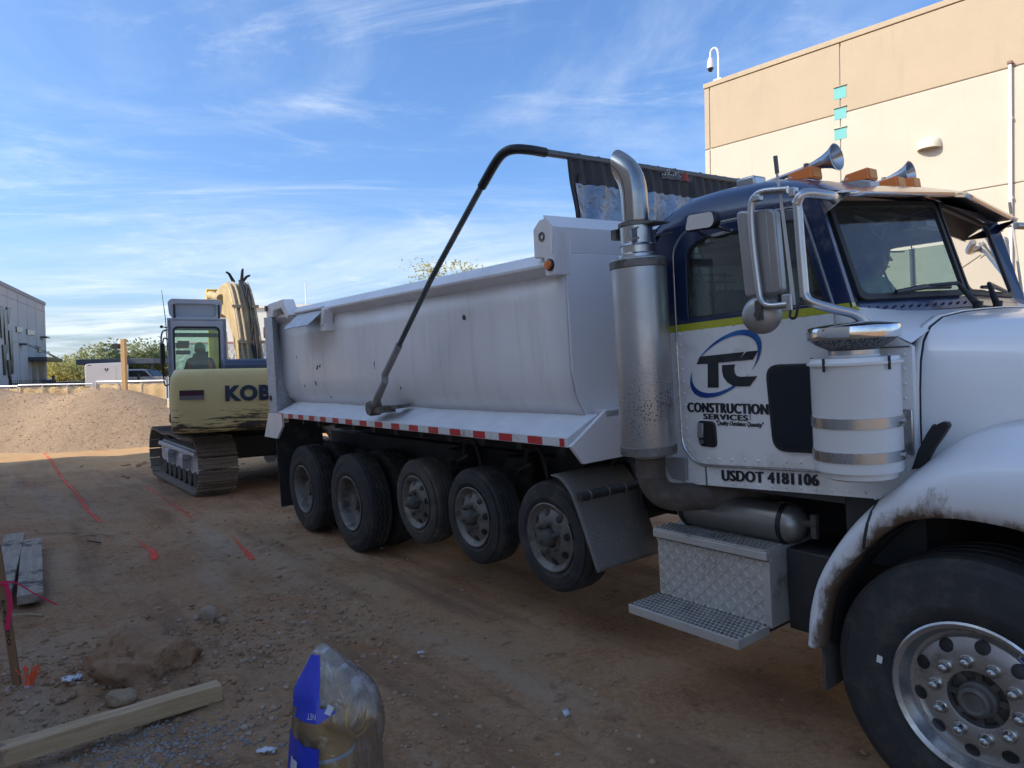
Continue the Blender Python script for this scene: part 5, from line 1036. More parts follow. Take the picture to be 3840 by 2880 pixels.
# radio cord and mirrors on the dash seen through the windshield
b=MB(); b.tube([(-.60+.012*math.cos(t*6.28),1.02+.012*math.sin(t*6.28),2.42-.012*t) for t in np.linspace(0,20,160)],.0035,5); b.tube([(-.60,1.02,2.42),(-.62,1.01,2.55),(-.70,1.0,2.60)],.0035,5); b.build('radio_cord',black,cab)
b=MB(); b.lathe([(.002,.02),(.03,.018),(.045,.008),(.05,0),(.002,-.004)],(-.66,.80,2.36),(-.9,0,.3),16); b.tube([(-.66,.81,2.33),(-.64,.84,2.24),(-.62,.86,2.14)],.006,6); b.build('dash_fan',black,cab)
b=MB(); b.box(-.74,-.66,1.35,1.72,2.57,2.60); b.tube([(-.70,.62,2.58),(-.68,.8,2.55),(-.66,1.0,2.58)],.012,6); b.tube([(-.68,.72,2.57),(-.66,.74,2.50),(-.66,.82,2.47),(-.66,.86,2.53)],.005,6); b.build('headliner_clutter',mat('clutter_grey',(.18,.19,.20),.5),cab)
b=MB(); b.box(-.64,-.58,.98,1.05,2.52,2.585); b.build('dash_camera',black,cab,bevel=.006)
# --- cowl between cab and hood
rows=[]
for u,we,wc in((-.505,2.118,2.10),(-.44,2.055,2.09),(-.36,2.00,2.085),(-.262,1.945,2.075)):
    rows.append([(u-.0*a,.20+a*1.05,we+(wc-we)*(1-(1-a)**2.6)) for a in np.linspace(0,1,9)]+[(u,mir(.20+a*1.05),we+(wc-we)*(1-(1-a)**2.6)) for a in np.linspace(1,0,9)[1:]])
b=MB(); b.grid(rows); b.build('cowl',white,truck,smooth=60)
# --- hood
def hood_sec(u):
    k=(u+.262)/1.4; half=.985-.18*max(0,k)**1.3; top=2.075-.10*max(0,k)-.06*max(0,k)**2; low=1.38-.0*k
    pts=[]
    sec=[(1.0,low),(1.0,1.60),(.992,1.74),(.975,1.86),(.94,1.945),(.87,2.005),(.74,2.045),(.5,2.064),(.25,2.071),(0,2.075)]
    L=[(YC-half*a,(w if w<1.61 else 1.60+(w-1.60)*(top-1.60)/(2.075-1.60))) for a,w in sec]
    return [(u,y,w) for y,w in L]+[(u,mir(y),w) for y,w in L[-2::-1]]
us_=[-.262,-.255,-.20,-.1,0,.15,.3,.5,.7,.9,1.05,1.13]
b=MB(); b.grid([hood_sec(u) for u in us_]); hood=b.build('hood',hoodw,truck,smooth=50,label='long smooth white engine hood')
b=MB(); P_=[Vector(p) for p in hood_sec(-.262)]; b.tube([p+Vector((-.004,0,0)) for p in P_],.0045,6); b.build('hood_seal',blackr,hood)
# aluminium edge strip with rivets beside the hood gap
b=MB(); P2=[Vector((-.285,max(p[1],.205) if p[1]<YC else min(p[1],FY-.005),p[2]+.004)) for p in hood_sec(-.262) ]
b.grid([[p+Vector((-.018,-.012 if p.y<YC else .012,.006)) for p in P2],[p+Vector((.018,-.012 if p.y<YC else .012,.006)) for p in P2]]); o=b.build('cowl_strip',white,truck,smooth=40); sm=o.modifiers.new('t','SOLIDIFY'); sm.thickness=.006
b=MB()
for k in range(10): riv(b,-.290,1.90-.062*k,.190,.0075)
b.build('strip_rivets',white,truck,kind='stuff')
gr=MB(); gr.box(1.13,1.17,.66,mir(.66),1.05,1.92)
for k in range(14): gr.box(1.17,1.185,.70+k*.082,.72+k*.082,1.08,1.88)
gr.build('grille',chrome,truck,bevel=.006)
b=MB(); b.box(1.20,1.36,.05,mir(.05),.55,.95); b.build('bumper',chrome,truck,bevel=.04,seg=3)
for y in(.30,mir(.30)):
    b=MB(); b.lathe([(.002,.03),(.10,.03),(.12,.0),(.12,-.10),(.06,-.14)],(1.16,y,1.25),(1,0,0),20); b.build('headlight',chrome,truck)
b=MB(); b.box(.90,1.125,.45,mir(.45),.9,1.40); b.build('radiator_box',chas,truck)
# --- fenders
oo=[(-.672,.60),(-.666,.64),(-.651,.761),(-.604,.925),(-.52,1.075),(-.426,1.20),(-.339,1.29),(-.25,1.365),(-.16,1.425),(-.06,1.472),(.05,1.500),(.19,1.512),(.34,1.495),(.50,1.44),(.63,1.34),(.72,1.20),(.76,1.02),(.77,.82)]
ii=[(-.602,.60),(-.594,.649),(-.580,.75),(-.552,.854),(-.505,.945),(-.447,1.023),(-.385,1.095),(-.315,1.165),(-.230,1.228),(-.115,1.263),(.001,1.274),(.109,1.27),(.20,1.255),(.32,1.205),(.43,1.11),(.52,.97),(.57,.85),(.59,.72)]
so=spline([(a,0,c) for a,c in oo],3); si=spline([(a,0,c) for a,c in ii],3)
fendw=mat('fender_white',(.76,.76,.77),.38,c2=(.72,.72,.73),nscale=2,coat=.3)
N,Lk,bs=nodes_of(fendw)      # rust-brown mud thrown along the arch lip
t=N.new('ShaderNodeTexCoord'); at_=N.new('ShaderNodeAttribute'); at_.attribute_name='lip'; nz=N.new('ShaderNodeTexNoise'); nz.inputs['Scale'].default_value=11; nz.inputs['Detail'].default_value=8; nz.inputs['Roughness'].default_value=.75
mp=N.new('ShaderNodeMapping'); mp.inputs['Scale'].default_value=(1,1,.5); Lk.new(t.outputs['Object'],mp.inputs[0]); Lk.new(mp.outputs[0],nz.inputs['Vector'])
a=N.new('ShaderNodeMath'); a.operation='ADD'; Lk.new(nz.outputs[0],a.inputs[0]); Lk.new(at_.outputs['Fac'],a.inputs[1]); r_=N.new('ShaderNodeMapRange'); r_.inputs[1].default_value=.80; r_.inputs[2].default_value=1.02; Lk.new(a.outputs[0],r_.inputs[0])
mx=N.new('ShaderNodeMix'); mx.data_type='RGBA'; mx.inputs[7].default_value=(.14,.095,.065,1); Lk.new(r_.outputs[0],mx.inputs[0]); Lk.new(bs.inputs['Base Color'].links[0].from_socket,mx.inputs[6]); Lk.new(mx.outputs[2],bs.inputs['Base Color'])
for f in((lambda y:y),mir):
    rows=[];lip=[]
    n=len(so)
    for k in range(n):
        O_,I_=so[k],si[k]; d=(O_-I_); q=k/(n-1); inner=.285 if .30<q<.92 else .34
        top=O_+d.normalized()*.012; topi=O_+d.normalized()*(.030)
        lift=Vector((0,0,max(0,(O_.z-1.30))*.16))
        row=[I_+Vector((0,.10,-.004)),I_+Vector((0,.0,0)),I_+Vector((0,-.028,.006)),I_+d*.25+Vector((0,-.040,0)),I_+d*.55+Vector((0,-.042,0)),I_+d*.82+Vector((0,-.026,0)),O_+Vector((0,.015,0)),top+Vector((0,.08,0))+lift,topi+Vector((0,.18,0))+lift*2,topi+Vector((0,inner,0))+lift*2.6]
        rows.append([(p.x,f(p.y),p.z) for p in row]); lip+=[.60,.60,.55,.42,.26,.12,.08,.04,.02,0] if q<.55 else [.50,.5,.42,.30,.16,.06,.02,0,0,0]
    b=MB(); b.grid(rows); o=b.build('fender',fendw,truck,smooth=70,fix=False,label='white wheel-arch fender with brown mud along its lip'); at2=o.data.attributes.new('lip','FLOAT','POINT'); at2.data.foreach_set('value',lip)
    sm=o.modifiers.new('t','SOLIDIFY'); sm.thickness=.006; sm.offset=0
    # seam across the fender, liner, flap
    kk=int(n*.36); b=MB(); b.tube([Vector(p)+Vector((0,-.002 if f(0)==0 else .002,.0)) for p in rows[kk]],.007,6); b.build('fender_seam',chas,o)
    b=MB(); b.grid([[(si[k].x*.985,f(.05),si[k].z*.99+.004) for k in range(0,n,2)],[(si[k].x*.985,f(.75),si[k].z*.99+.004) for k in range(0,n,2)]]); b.build('fender_liner',chas,o,smooth=60)
    b=MB(); b.box(-.612,-.598,min(f(.0),f(.36)),max(f(.0),f(.36)),.40,.72); b.build('front_mud_flap',rubber_d,o)
b=MB(); b.box(-.60,-.25,.24,.70,.95,1.30); b.build('inner_panel',chas,truck)
# hood latch
b=MB(); hl=[(-.262,1.415),(-.215,1.428),(-.175,1.505),(-.135,1.565),(-.112,1.605),(-.118,1.620),(-.135,1.622),(-.170,1.602),(-.172,1.610),(-.20,1.565),(-.232,1.50)]; b.prism([(p[0],p[1]) for p in hl],'y',.150,.185); b.build('hood_latch',black,truck,bevel=.006)
# --- air cleaner
AX=(-.415,.015); ac=MB(); ac.lathe([(.001,1.392),(.135,1.392),(.15,1.40),(.152,1.425),(.172,1.428),(.174,1.44),(.174,1.868),(.176,1.872),(.186,1.874),(.187,1.884),(.174,1.888),(.170,1.902),(.10,1.905),(.098,1.925),(.001,1.926)],(AX[0],AX[1],0),(0,0,1),48); ac=ac.build('air_cleaner',white,truck,smooth=35,label='white canister air cleaner with chrome cap')
for z in(1.635,1.495):
    b=MB(); b.lathe([(.1745,-.022),(.179,-.021),(.179,.021),(.1745,.022)],(AX[0],AX[1],z),(0,0,1),48); b.cyl((AX[0]+.17,AX[1]+.02,z),(AX[0]+.19,AX[1]+.02,z),.012,n=8); b.build('band',steelp,ac)
b=MB(); b.lathe([(.098,1.912),(.101,1.914),(.101,1.932),(.098,1.934)],(AX[0],AX[1],0),(0,0,1),40); b.build('neck_band',steelp,ac)
mesh_m=mat('screen_mesh',(.05,.05,.05),.5,.5); N,Lk,bs=nodes_of(mesh_m); t=N.new('ShaderNodeTexCoord'); v=N.new('ShaderNodeTexVoronoi'); v.inputs['Scale'].default_value=110; Lk.new(t.outputs['Object'],v.inputs['Vector']); r_=N.new('ShaderNodeMapRange'); r_.inputs[1].default_value=.3; r_.inputs[2].default_value=.6; Lk.new(v.outputs['Distance'],r_.inputs[0]); mx=N.new('ShaderNodeMix'); mx.data_type='RGBA'; mx.inputs[6].default_value=(.008,.008,.008,1); mx.inputs[7].default_value=(.22,.22,.22,1); Lk.new(r_.outputs[0],mx.inputs[0]); Lk.new(mx.outputs[2],bs.inputs['Base Color'])
b=MB(); b.lathe([(.098,1.934),(.125,1.948),(.150,1.962),(.172,1.982)],(AX[0],AX[1],0),(0,0,1),48); b.build('intake_screen',mesh_m,ac)
b=MB(); b.lathe([(.172,1.978),(.181,1.980),(.183,1.986),(.183,2.020),(.180,2.030),(.170,2.035),(.10,2.045),(.04,2.05),(.001,2.051)],(AX[0],AX[1],0),(0,0,1),56); b.build('chrome_cap',chrome,ac)
for a in(-.35,-1.75,-3.1):
    x,y=AX[0]+.186*math.cos(a),AX[1]+.186*math.sin(a); b=MB(); b.cyl((x,y,1.85),(x,y,1.905),.006,n=8); b.build('clamp_bolt',black,ac)
b=MB(); b.box(-.318,-.306,.10,.19,1.47,1.665); b.box(-.316,-.264,.184,.198,1.47,1.665); b.build('cleaner_bracket',steelp,ac,bevel=.004)
# --- muffler and stack
MX,MY=-1.585,.0
mf=MB(); mf.lathe([(.001,1.385),(.09,1.385),(.105,1.40),(.150,1.405),(.152,1.415),(.152,2.465),(.150,2.475),(.143,2.480),(.105,2.485),(.001,2.486)],(MX,MY,0),(0,0,1),48); mf=mf.build('muffler',muffm,truck,smooth=35,label='upright muffler shield with black splatter')
for z0,z1 in((1.405,1.455),(2.425,2.470)):
    b=MB(); b.lathe([(.152,z0),(.1565,z0+.004),(.1565,z1-.004),(.152,z1)],(MX,MY,0),(0,0,1),48); b.build('end_band',dull,mf)
b=MB(); b.lathe([(.11,2.48),(.108,2.50),(.094,2.51),(.094,2.545),(.098,2.55),(.090,2.56),(.090,2.66),(.078,2.662)],(MX+.0,MY,0),(0,0,1),32); b.build('stack_neck',steelp,mf)
b=MB(); b.lathe([(.090,2.652),(.097,2.655),(.097,2.675),(.080,2.678)],(MX,MY,0),(0,0,1),32); b.prism([(-1.70,2.655),(-1.70,2.662),(-1.43,2.662),(-1.43,2.655)],'y',-.03,.10); b.box(-1.72,-1.68,-.06,.0,2.60,2.655); b.build('stack_clamp',dull,mf)
b=MB(); b.box(-1.545,-1.50,-.125,-.085,2.56,2.635); b.cyl((-1.53,-.12,2.57),(-1.46,-.12,2.57),.006,n=6); b.cyl((-1.53,-.12,2.625),(-1.46,-.12,2.625),.006,n=6); b.build('band_clamp',steelp,mf)
# stack pipe: curved tip cut upright
path=spline([(-1.585,0,2.665),(-1.585,0,2.80),(-1.589,0,2.86),(-1.603,0,2.915),(-1.632,0,2.965),(-1.68,0,3.01),(-1.75,0,3.055),(-1.85,0,3.11)],6); P_=[Vector(p) for p in path]; rows=[]; raw=[]; n=28; R_=.074
for i,p in enumerate(P_):
    d=(P_[min(i+1,len(P_)-1)]-P_[max(i-1,0)]).normalized(); a=Vector((0,1,0)); c=d.cross(a); row=[]; raw.append([p+a*(math.cos(6.28318*j/n)*R_)+c*(math.sin(6.28318*j/n)*R_) for j in range(n)])
    for j in range(n):
        t=6.28318*j/n; q=p+a*(math.cos(t)*R_)+c*(math.sin(t)*R_)
        if q.x<-1.678: q=Vector((-1.678,q.y,q.z-(q.x+1.678)*(d.z/d.x if abs(d.x)>1e-3 else 0)))
        row.append(tuple(q))
    rows.append(row)
for j in range(n):          # cut the tip on an upright plane
    cut=None
    for i in range(1,len(raw)):
        if cut is None and raw[i][j].x<-1.678:
            a_,b_=raw[i-1][j],raw[i][j]; k_c=(-1.678-a_.x)/(b_.x-a_.x); cut=a_.lerp(b_,k_c)
        rows[i][j]=tuple(cut if cut is not None else raw[i][j])
b=MB(); b.grid(rows,True); o=b.build('stack_pipe',mat('stack_heat',(.40,.375,.35),.22,1.0,c2=(.30,.275,.25),nscale=3,rvar=.1),mf,smooth=60,fix=False); sm=o.modifiers.new('t','SOLIDIFY'); sm.thickness=.004
# lower elbow
b=MB(); b.tube(spline([(-1.595,.02,1.40),(-1.595,.02,1.30),(-1.59,.03,1.235),(-1.56,.06,1.175),(-1.50,.12,1.15),(-1.40,.30,1.14),(-1.2,.6,1.14)],6),.078,16); b.lathe([(.078,1.27),(.083,1.272),(.083,1.375),(.078,1.378)],(-1.595,.02,0),(0,0,1),24); b.build('exhaust_elbow',mat('rusty_exhaust',(.15,.125,.105),.75,.3,c2=(.095,.07,.055),nscale=9,bump=.3),mf)
b=MB(); b.prism(rounded([(-1.64,1.355),(-1.475,1.362),(-1.478,1.235),(-1.58,1.235)],.015,3),'y',CY-.03,CY-.004); b.build('muffler_bracket',mat('bracket_grey',(.26,.25,.24),.6),mf,bevel=.003)
# --- air tank, step box, treads
b=MB(); b.lathe([(.001,-1.665),(.05,-1.66),(.085,-1.645),(.103,-1.62),(.103,-.965),(.09,-.92),(.055,-.885),(.001,-.875)],(0,.36,1.035),(1,0,0),36); tk=b.build('air_tank',mat('tank_alloy',(.34,.325,.305),.38,.75,c2=(.24,.225,.205),nscale=4),truck,smooth=40)
for u in(-1.60,-.975):
    b=MB(); b.lathe([(.104,-.014),(.108,-.012),(.108,.012),(.104,.014)],(u,.36,1.035),(1,0,0),36); b.build('tank_strap',black,tk)
b=MB(); b.cyl((-.88,.36,1.05),(-.82,.36,1.05),.02,n=8); b.box(-.845,-.815,.345,.375,.98,1.10); b.build('tank_valve',hubm,tk)
tread_m=mat('diamond_alloy',(.58,.545,.50),.45,.35,c2=(.48,.45,.41),nscale=5,dirt=(.20,.16,.13),dscale=5,dlo=.58,dhi=.74)
sb=MB(); sb.box(-1.70,-.965,.155,.62,.535,.875); sb.box(-1.705,-.96,.125,.62,.89,.935); sb.box(-1.70,-.965,.175,.62,.87,.895); sb=sb.build('step_box',tread_m,truck,smooth=0,bevel=.006,label='diamond-plate step box below the cab door')
b=MB(); pitch=.041
for i in range(18):
    for j in range(9):
        u=-1.69+.012+i*pitch; w=.552+j*pitch*.95; s=1 if (i+j)%2 else -1
        if u>-.985 or w>.865: continue
        b.obox((u,.1535,w),(math.cos(.9*s),0,math.sin(.9*s)),(0,1,0),(-math.sin(.9*s),0,math.cos(.9*s)),.0175,.0045,.0050)
b.build('diamond_ridges',mat('ridge_alloy',(.74,.70,.65),.32,.6),sb,smooth=0,kind='stuff',fix=False)
def treadplate(name,u0,u1,y0,y1,z0,z1,par):
    b=MB(); b.box(u0,u1,y0,y1,z0,z1); o=b.build(name,tread_m,par,smooth=0,bevel=.004)
    b=MB(); n=int((u1-u0)/.026); m=max(3,int((y1-y0)/.030))
    for i in range(n):
        for j in range(m):
            b.lathe([(.011,0),(.009,.005),(.005,.006),(.004,.001)],(u0+.02+(u1-u0-.04)*i/(n-1)+(.006 if j%2 else -.006),y0+.02+(y1-y0-.04)*j/(m-1),z1),(0,0,1),6)
    b.build('grip_dimples',dull,par,smooth=0,kind='stuff',fix=False); return o
treadplate('upper_tread',-1.70,-.965,.13,.285,.936,.942,sb)
lt=treadplate('lower_tread',-1.70,-.975,-.115,.15,.505,.555,sb)
b=MB(); b.box(-1.66,-1.0,.15,.55,.50,.53); b.build('step_bracket',chas,sb)
b=MB(); b.box(-.96,-.70,.30,.62,.50,.92); b.build('battery_box',chas,truck,bevel=.01)
# --- mud guard behind the cab (curved plate on a tube)
rows=[]
prf=[(-2.45,1.20),(-2.36,1.185),(-2.27,1.11),(-2.21,1.0),(-2.15,.86),(-2.10,.74),(-2.055,.63)]
gsp=spline([(a,0,c) for a,c in prf],4)
b=MB(); b.grid([[(p.x,y,p.z) for p in gsp] for y in(.0,.03,.2,.4,.58)]); o=b.build('mud_guard',guardm,truck,smooth=60,label='mud-splashed curved guard behind the cab'); sm=o.modifiers.new('t','SOLIDIFY'); sm.thickness=.012
b=MB(); b.grid([[(p.x,mir(y),p.z) for p in gsp] for y in(.0,.03,.2,.4,.58)]); o2=b.build('mud_guard',guardm,truck,smooth=60); sm=o2.modifiers.new('t','SOLIDIFY'); sm.thickness=.012
b=MB(); b.cyl((-2.16,-.02,1.09),(-2.10,.85,1.10),.030,n=14); b.build('guard_tube',chas,o)
for y in(.05,.20,.34):
    b=MB(); b.lathe([(.030,-.006),(.034,-.005),(.034,.005),(.030,.006)],(-2.155+.07*y,y,1.09),(0.07,1,0.01),14); b.build('guard_clamp',dull,o)
# --- mirrors
def mirror(f):
    s=1 if f(0)==0 else -1
    P=lambda u,y,w:(u,f(y),w)
    b=MB(); b.tube(spline([P(-.545,.16,2.60),P(-.49,.02,2.592),P(-.535,-.11,2.60),P(-.56,-.13,2.56)],5),.022,12); b.tube([P(-.56,-.12,2.60),P(-.554,-.12,2.40),P(-.545,-.12,2.17)],.020,12); b.tube(spline([P(-.545,-.12,2.18),P(-.525,-.11,2.145),P(-.47,-.03,2.11),P(-.42,.05,2.08),P(-.40,.10,2.03),P(-.40,.16,1.98)],5),.020,12); mr=b.build('mirror',steelp,truck,smooth=50,label='near west-coast mirror on tube arms' if s>0 else 'far mirror on tube arms')
    b=MB(); b.tube(spline([P(-.60,-.12,2.632),P(-.70,-.13,2.645),P(-.745,-.135,2.635),P(-.768,-.14,2.59),P(-.768,-.14,2.44),P(-.752,-.14,2.24),P(-.74,-.14,2.175),P(-.705,-.14,2.145),P(-.62,-.13,2.142)],5),.016,10); b.build('mirror_loop',steelp,mr,smooth=50)
    shell=rounded([(-.868,2.592),(-.672,2.566),(-.655,2.198),(-.842,2.192)],.028,5)
    yb=-.115
    b=MB(); b.prism(shell,'y',f(yb),f(yb+.05)); b.build('mirror_shell',mat('mirror_back',(.40,.385,.375),.42,.75,c2=(.33,.315,.305),nscale=3),mr,bevel=.010,seg=3)
    for k,c in((0,.0),(1,.0)):
        b=MB(); u0=-.815+k*.07; b.hexa([P(u0,yb-.002,2.205),P(u0+.045,yb-.002,2.205),P(u0+.045,yb+.002,2.205),P(u0,yb+.002,2.205),P(u0-.012,yb-.002,2.572),P(u0+.033,yb-.002,2.572),P(u0+.033,yb+.002,2.572),P(u0-.012,yb+.002,2.572)]); b.build('shell_rib',mat('mirror_back',(.40,.385,.375),.42,.75),mr,bevel=.003)
    b=MB(); b.lathe([(.001,-.028),(.035,-.026),(.066,-.017),(.084,-.002),(.087,.006),(.083,.012),(.001,.014)],P(-.768,-.10,2.110),(-.45,s*.89,0),36); b.build('convex_mirror',mat('mirror_back',(.40,.385,.375),.42,.75),mr,smooth=50)
    b=MB(); b.obox(P(-.755,-.138,2.13),(1,0,0),(0,1,0),(0,0,1),.016,.008,.045); b.cyl(P(-.76,-.15,2.112),P(-.76,-.125,2.112),.016,n=10); b.build('convex_clamp',hubm,mr)
    for q_,hx,hy,hz in((P(-.622,-.13,2.152),.022,.008,.036),(P(-.568,-.13,2.612),.014,.018,.020),(P(-.735,-.14,2.622),.020,.016,.014)):
        b=MB(); b.obox(q_,(1,0,0),(0,1,0),(0,0,1),hx,hy,hz); b.build('mirror_clamp',alu,mr,bevel=.004)
    b=MB(); b.tube([P(-.608,-.105,2.14),P(-.612,-.105,2.23),P(-.638,-.105,2.54),P(-.655,-.105,2.706),P(-.660,-.105,2.775)],[.011,.009,.007,.006,.006],8); b.build('antenna',mat('antenna_grey',(.55,.53,.48),.6),mr)
    b=MB(); b.tube([P(-.655,-.105,2.715),P(-.660,-.105,2.79)],.0095,8); b.build('antenna_tip',mat('antenna_tip',(.12,.12,.12),.5),mr)
    b=MB(); b.tube(spline([P(-.606,-.12,2.14),P(-.605,-.14,2.09),P(-.58,-.14,2.085),P(-.565,-.14,2.13),P(-.555,-.13,2.165)],5),.006,6); b.build('antenna_cable',black,mr)
mirror(lambda y:y); mirror(mir)
# small look-down mirror over the door
b=MB(); b.prism(rounded([(-1.262,2.572),(-1.238,2.655),(-1.075,2.645),(-1.063,2.59),(-1.088,2.562)],.018,4),'y',.005,.05); lm=b.build('door_mirror',black,truck,bevel=.008,seg=3)
b=MB(); b.prism([(-1.162+(p[0]+1.162)*.90,2.608+(p[1]-2.608)*.88) for p in rounded([(-1.262,2.572),(-1.238,2.655),(-1.075,2.645),(-1.063,2.59),(-1.088,2.562)],.018,4)],'y',.001,.006); b.build('mirror_glass',mat('mirror_glass',(.80,.80,.80),.06,1.0),lm,smooth=0)
b=MB(); b.tube([(-1.22,.05,2.58),(-1.23,.12,2.555),(-1.23,.195,2.55)],.009,6); b.tube([(-1.11,.05,2.58),(-1.11,.12,2.565),(-1.11,.195,2.56)],.009,6); b.hexa([(-1.235,.182,2.545),(-1.10,.182,2.553),(-1.10,.19,2.553),(-1.235,.19,2.545),(-1.235,.182,2.562),(-1.10,.182,2.570),(-1.10,.19,2.570),(-1.235,.19,2.562)]); b.build('mirror_bracket',steelp,lm)
# --- roof lights and horns
for k,(u,y) in enumerate(((-.90,.55),(-.83,.99),(-.80,1.25),(-.83,1.51),(-.90,1.95))):
    z=crown(u)-.012*(1-k%2)-(.03 if k in(0,4) else 0)
    b=MB(); b.prism([(u-.23,z-.005),(u-.06,z+.055),(u+.07,z+.01),(u+.07,z-.03),(u-.1,z-.04)],'y',y-.05,y+.05); lt_=b.build('roof_light',mat('light_base',(.45,.45,.45),.4,.6),truck,bevel=.006,label='amber roof marker light')
    b=MB(); b.hexa([(u-.085,y-.052,z+.030),(u+.062,y-.052,z+.018),(u+.062,y+.052,z+.018),(u-.085,y+.052,z+.030),(u-.07,y-.045,z+.072),(u+.052,y-.045,z+.085),(u+.052,y+.045,z+.085),(u-.07,y+.045,z+.072)]); b.build('amber_lens',amber,lt_,bevel=.006)
    b=MB(); b.obox((u+.060,y,z+.052),(1,0,.12),(0,1,0),(-.12,0,1),.004,.040,.026); b.build('lens_reflector',amberd,lt_,bevel=.002)
for y,z,L in((.62,2.895,.40),(1.72,2.955,.28)):
    b=MB(); e=-.77 if y<1 else -.89; b.lathe([(.013,-L-.05),(.013,-.20),(.016,-.16),(.022,-.12),(.034,-.07),(.050,-.03),(.068,-.005),(.071,0),(.066,.001),(.047,-.03),(.030,-.07),(.016,-.14),(.004,-.2)],(e,y,z),(.985,0,.10),28); hn=b.build('air_horn',mat('horn_steel',(.45,.46,.47),.28,.95),truck,smooth=50,label='long trumpet horn on the cab roof')
    b=MB(); b.box(e-L-.16,e-L-.04,y-.06,y+.06,crown(-1.3)-.03,z+.01); b.build('horn_base',mat('horn_steel',(.45,.46,.47),.28,.95),hn,bevel=.012)
    b=MB(); b.box(e-.17,e-.15,y-.02,y+.02,crown(e-.16)-.02,z+.005); b.build('horn_stay',dull,hn)
# ================================================================= excavator (seen from behind)
EXC=Vector((-4.94,13.37,0)); EZ=float(gbase(-4.94,13.37))
exc=empty('excavator','cream crawler excavator seen from behind with its boom raised','excavator',(EXC.x,EXC.y,EZ))
hT=math.radians(37); hUp=math.radians(24)     # heading left of +Y
cream=mat('cream_paint',(.64,.50,.18),.45,c2=(.53,.44,.22),nscale=2,coat=.2)
def cw_paint():
    m=mat('counterweight_paint',(.70,.55,.24),.5,c2=(.63,.49,.21),nscale=2.5); N,Lk,b=nodes_of(m); t=N.new('ShaderNodeTexCoord'); sx=N.new('ShaderNodeSeparateXYZ'); Lk.new(t.outputs['Object'],sx.inputs[0])
    mp=N.new('ShaderNodeMapping'); mp.inputs['Scale'].default_value=(.7,.7,9); Lk.new(t.outputs['Object'],mp.inputs[0]); nz=N.new('ShaderNodeTexNoise'); nz.inputs['Scale'].default_value=2.2; nz.inputs['Detail'].default_value=9; nz.inputs['Roughness'].default_value=.7; Lk.new(mp.outputs[0],nz.inputs['Vector'])
    zr=N.new('ShaderNodeMapRange'); zr.inputs[1].default_value=1.85; zr.inputs[2].default_value=1.08; zr.inputs[3].default_value=-.12; zr.inputs[4].default_value=.26; Lk.new(sx.outputs[2],zr.inputs[0])
    a=N.new('ShaderNodeMath'); a.operation='ADD'; Lk.new(nz.outputs[0],a.inputs[0]); Lk.new(zr.outputs[0],a.inputs[1])
    r=N.new('ShaderNodeMapRange'); r.inputs[1].default_value=.68; r.inputs[2].default_value=.72; Lk.new(a.outputs[0],r.inputs[0])
    mx=N.new('ShaderNodeMix'); mx.data_type='RGBA'; mx.inputs[7].default_value=(.060,.042,.034,1); Lk.new(r.outputs[0],mx.inputs[0]); Lk.new(b.inputs['Base Color'].links[0].from_socket,mx.inputs[6]); Lk.new(mx.outputs[2],b.inputs['Base Color']); return m
cwm=cw_paint(); egrey=mat('exc_grey',(.44,.44,.47),.5,c2=(.39,.39,.42),nscale=3); edark=mat('exc_dark',(.030,.036,.050),.5); trackm=mat('track_steel',(.19,.16,.13),.7,.25,c2=(.28,.235,.19),nscale=7,bump=.3,dirt=(.14,.105,.08),dscale=6,dlo=.5,dhi=.7); steel_d=mat('track_dark',(.05,.045,.04),.8); yel=mat('exc_yellow',(.75,.47,.03),.45); boomp=mat('boom_paint',(.55,.42,.20),.6,c2=(.42,.31,.15),nscale=3,dirt=(.11,.085,.065),dscale=3.5,dlo=.58,dhi=.72); hose=mat('hose_tan',(.42,.32,.20),.6); hoseb=mat('hose_black',(.012,.012,.012),.6)
def rot(o,a): o.rotation_euler=(0,0,a); return o
# tracks
Lt,Rt_=3.9,.44
def loop_pt(s):       # s along the closed belt outline (x forward, z up); returns point, tangent
    fl=Lt-2*Rt_; ar=math.pi*Rt_; T=2*fl+2*ar; s%=T
    if s<fl: return Vector((-fl/2+s,0,0)),Vector((1,0,0))
    s-=fl
    if s<ar: a=-math.pi/2+s/Rt_; return Vector((fl/2+Rt_*math.cos(a),0,Rt_+Rt_*math.sin(a))),Vector((-math.sin(a),0,math.cos(a)))
    s-=ar
    if s<fl: 
        q=s/fl; return Vector((fl/2-s,0,2*Rt_-.05*math.sin(q*math.pi)*math.sin(q*math.pi*2)**2)),Vector((-1,0,0))
    s-=fl; a=math.pi/2+s/Rt_; return Vector((-fl/2+Rt_*math.cos(a),0,Rt_+Rt_*math.sin(a))),Vector((-math.sin(a),0,math.cos(a)))
TT=2*(Lt-2*Rt_)+2*math.pi*Rt_; NS=46
sh_=MB(); p_=TT/NS
sh_.box(-p_*.44,p_*.42,-.30,.30,.0,.022); sh_.box(p_*.36,p_*.46,-.30,.30,-.040,.02); sh_.box(-.012,.012,-.30,.30,-.030,.0); sh_.box(-p_*.40,-p_*.28,-.30,.30,-.034,.0)
for y in(-.10,.10): sh_.box(-p_*.35,p_*.35,y-.03,y+.03,.022,.085)
shoe_o=sh_.build('track_shoe',trackm,None,smooth=0,bevel=.004); shoe_me=shoe_o.data; bpy.data.objects.remove(shoe_o)
hv=Vector((-math.sin(hT),math.cos(hT),0)); rv_=Vector((math.cos(hT),math.sin(hT),0))
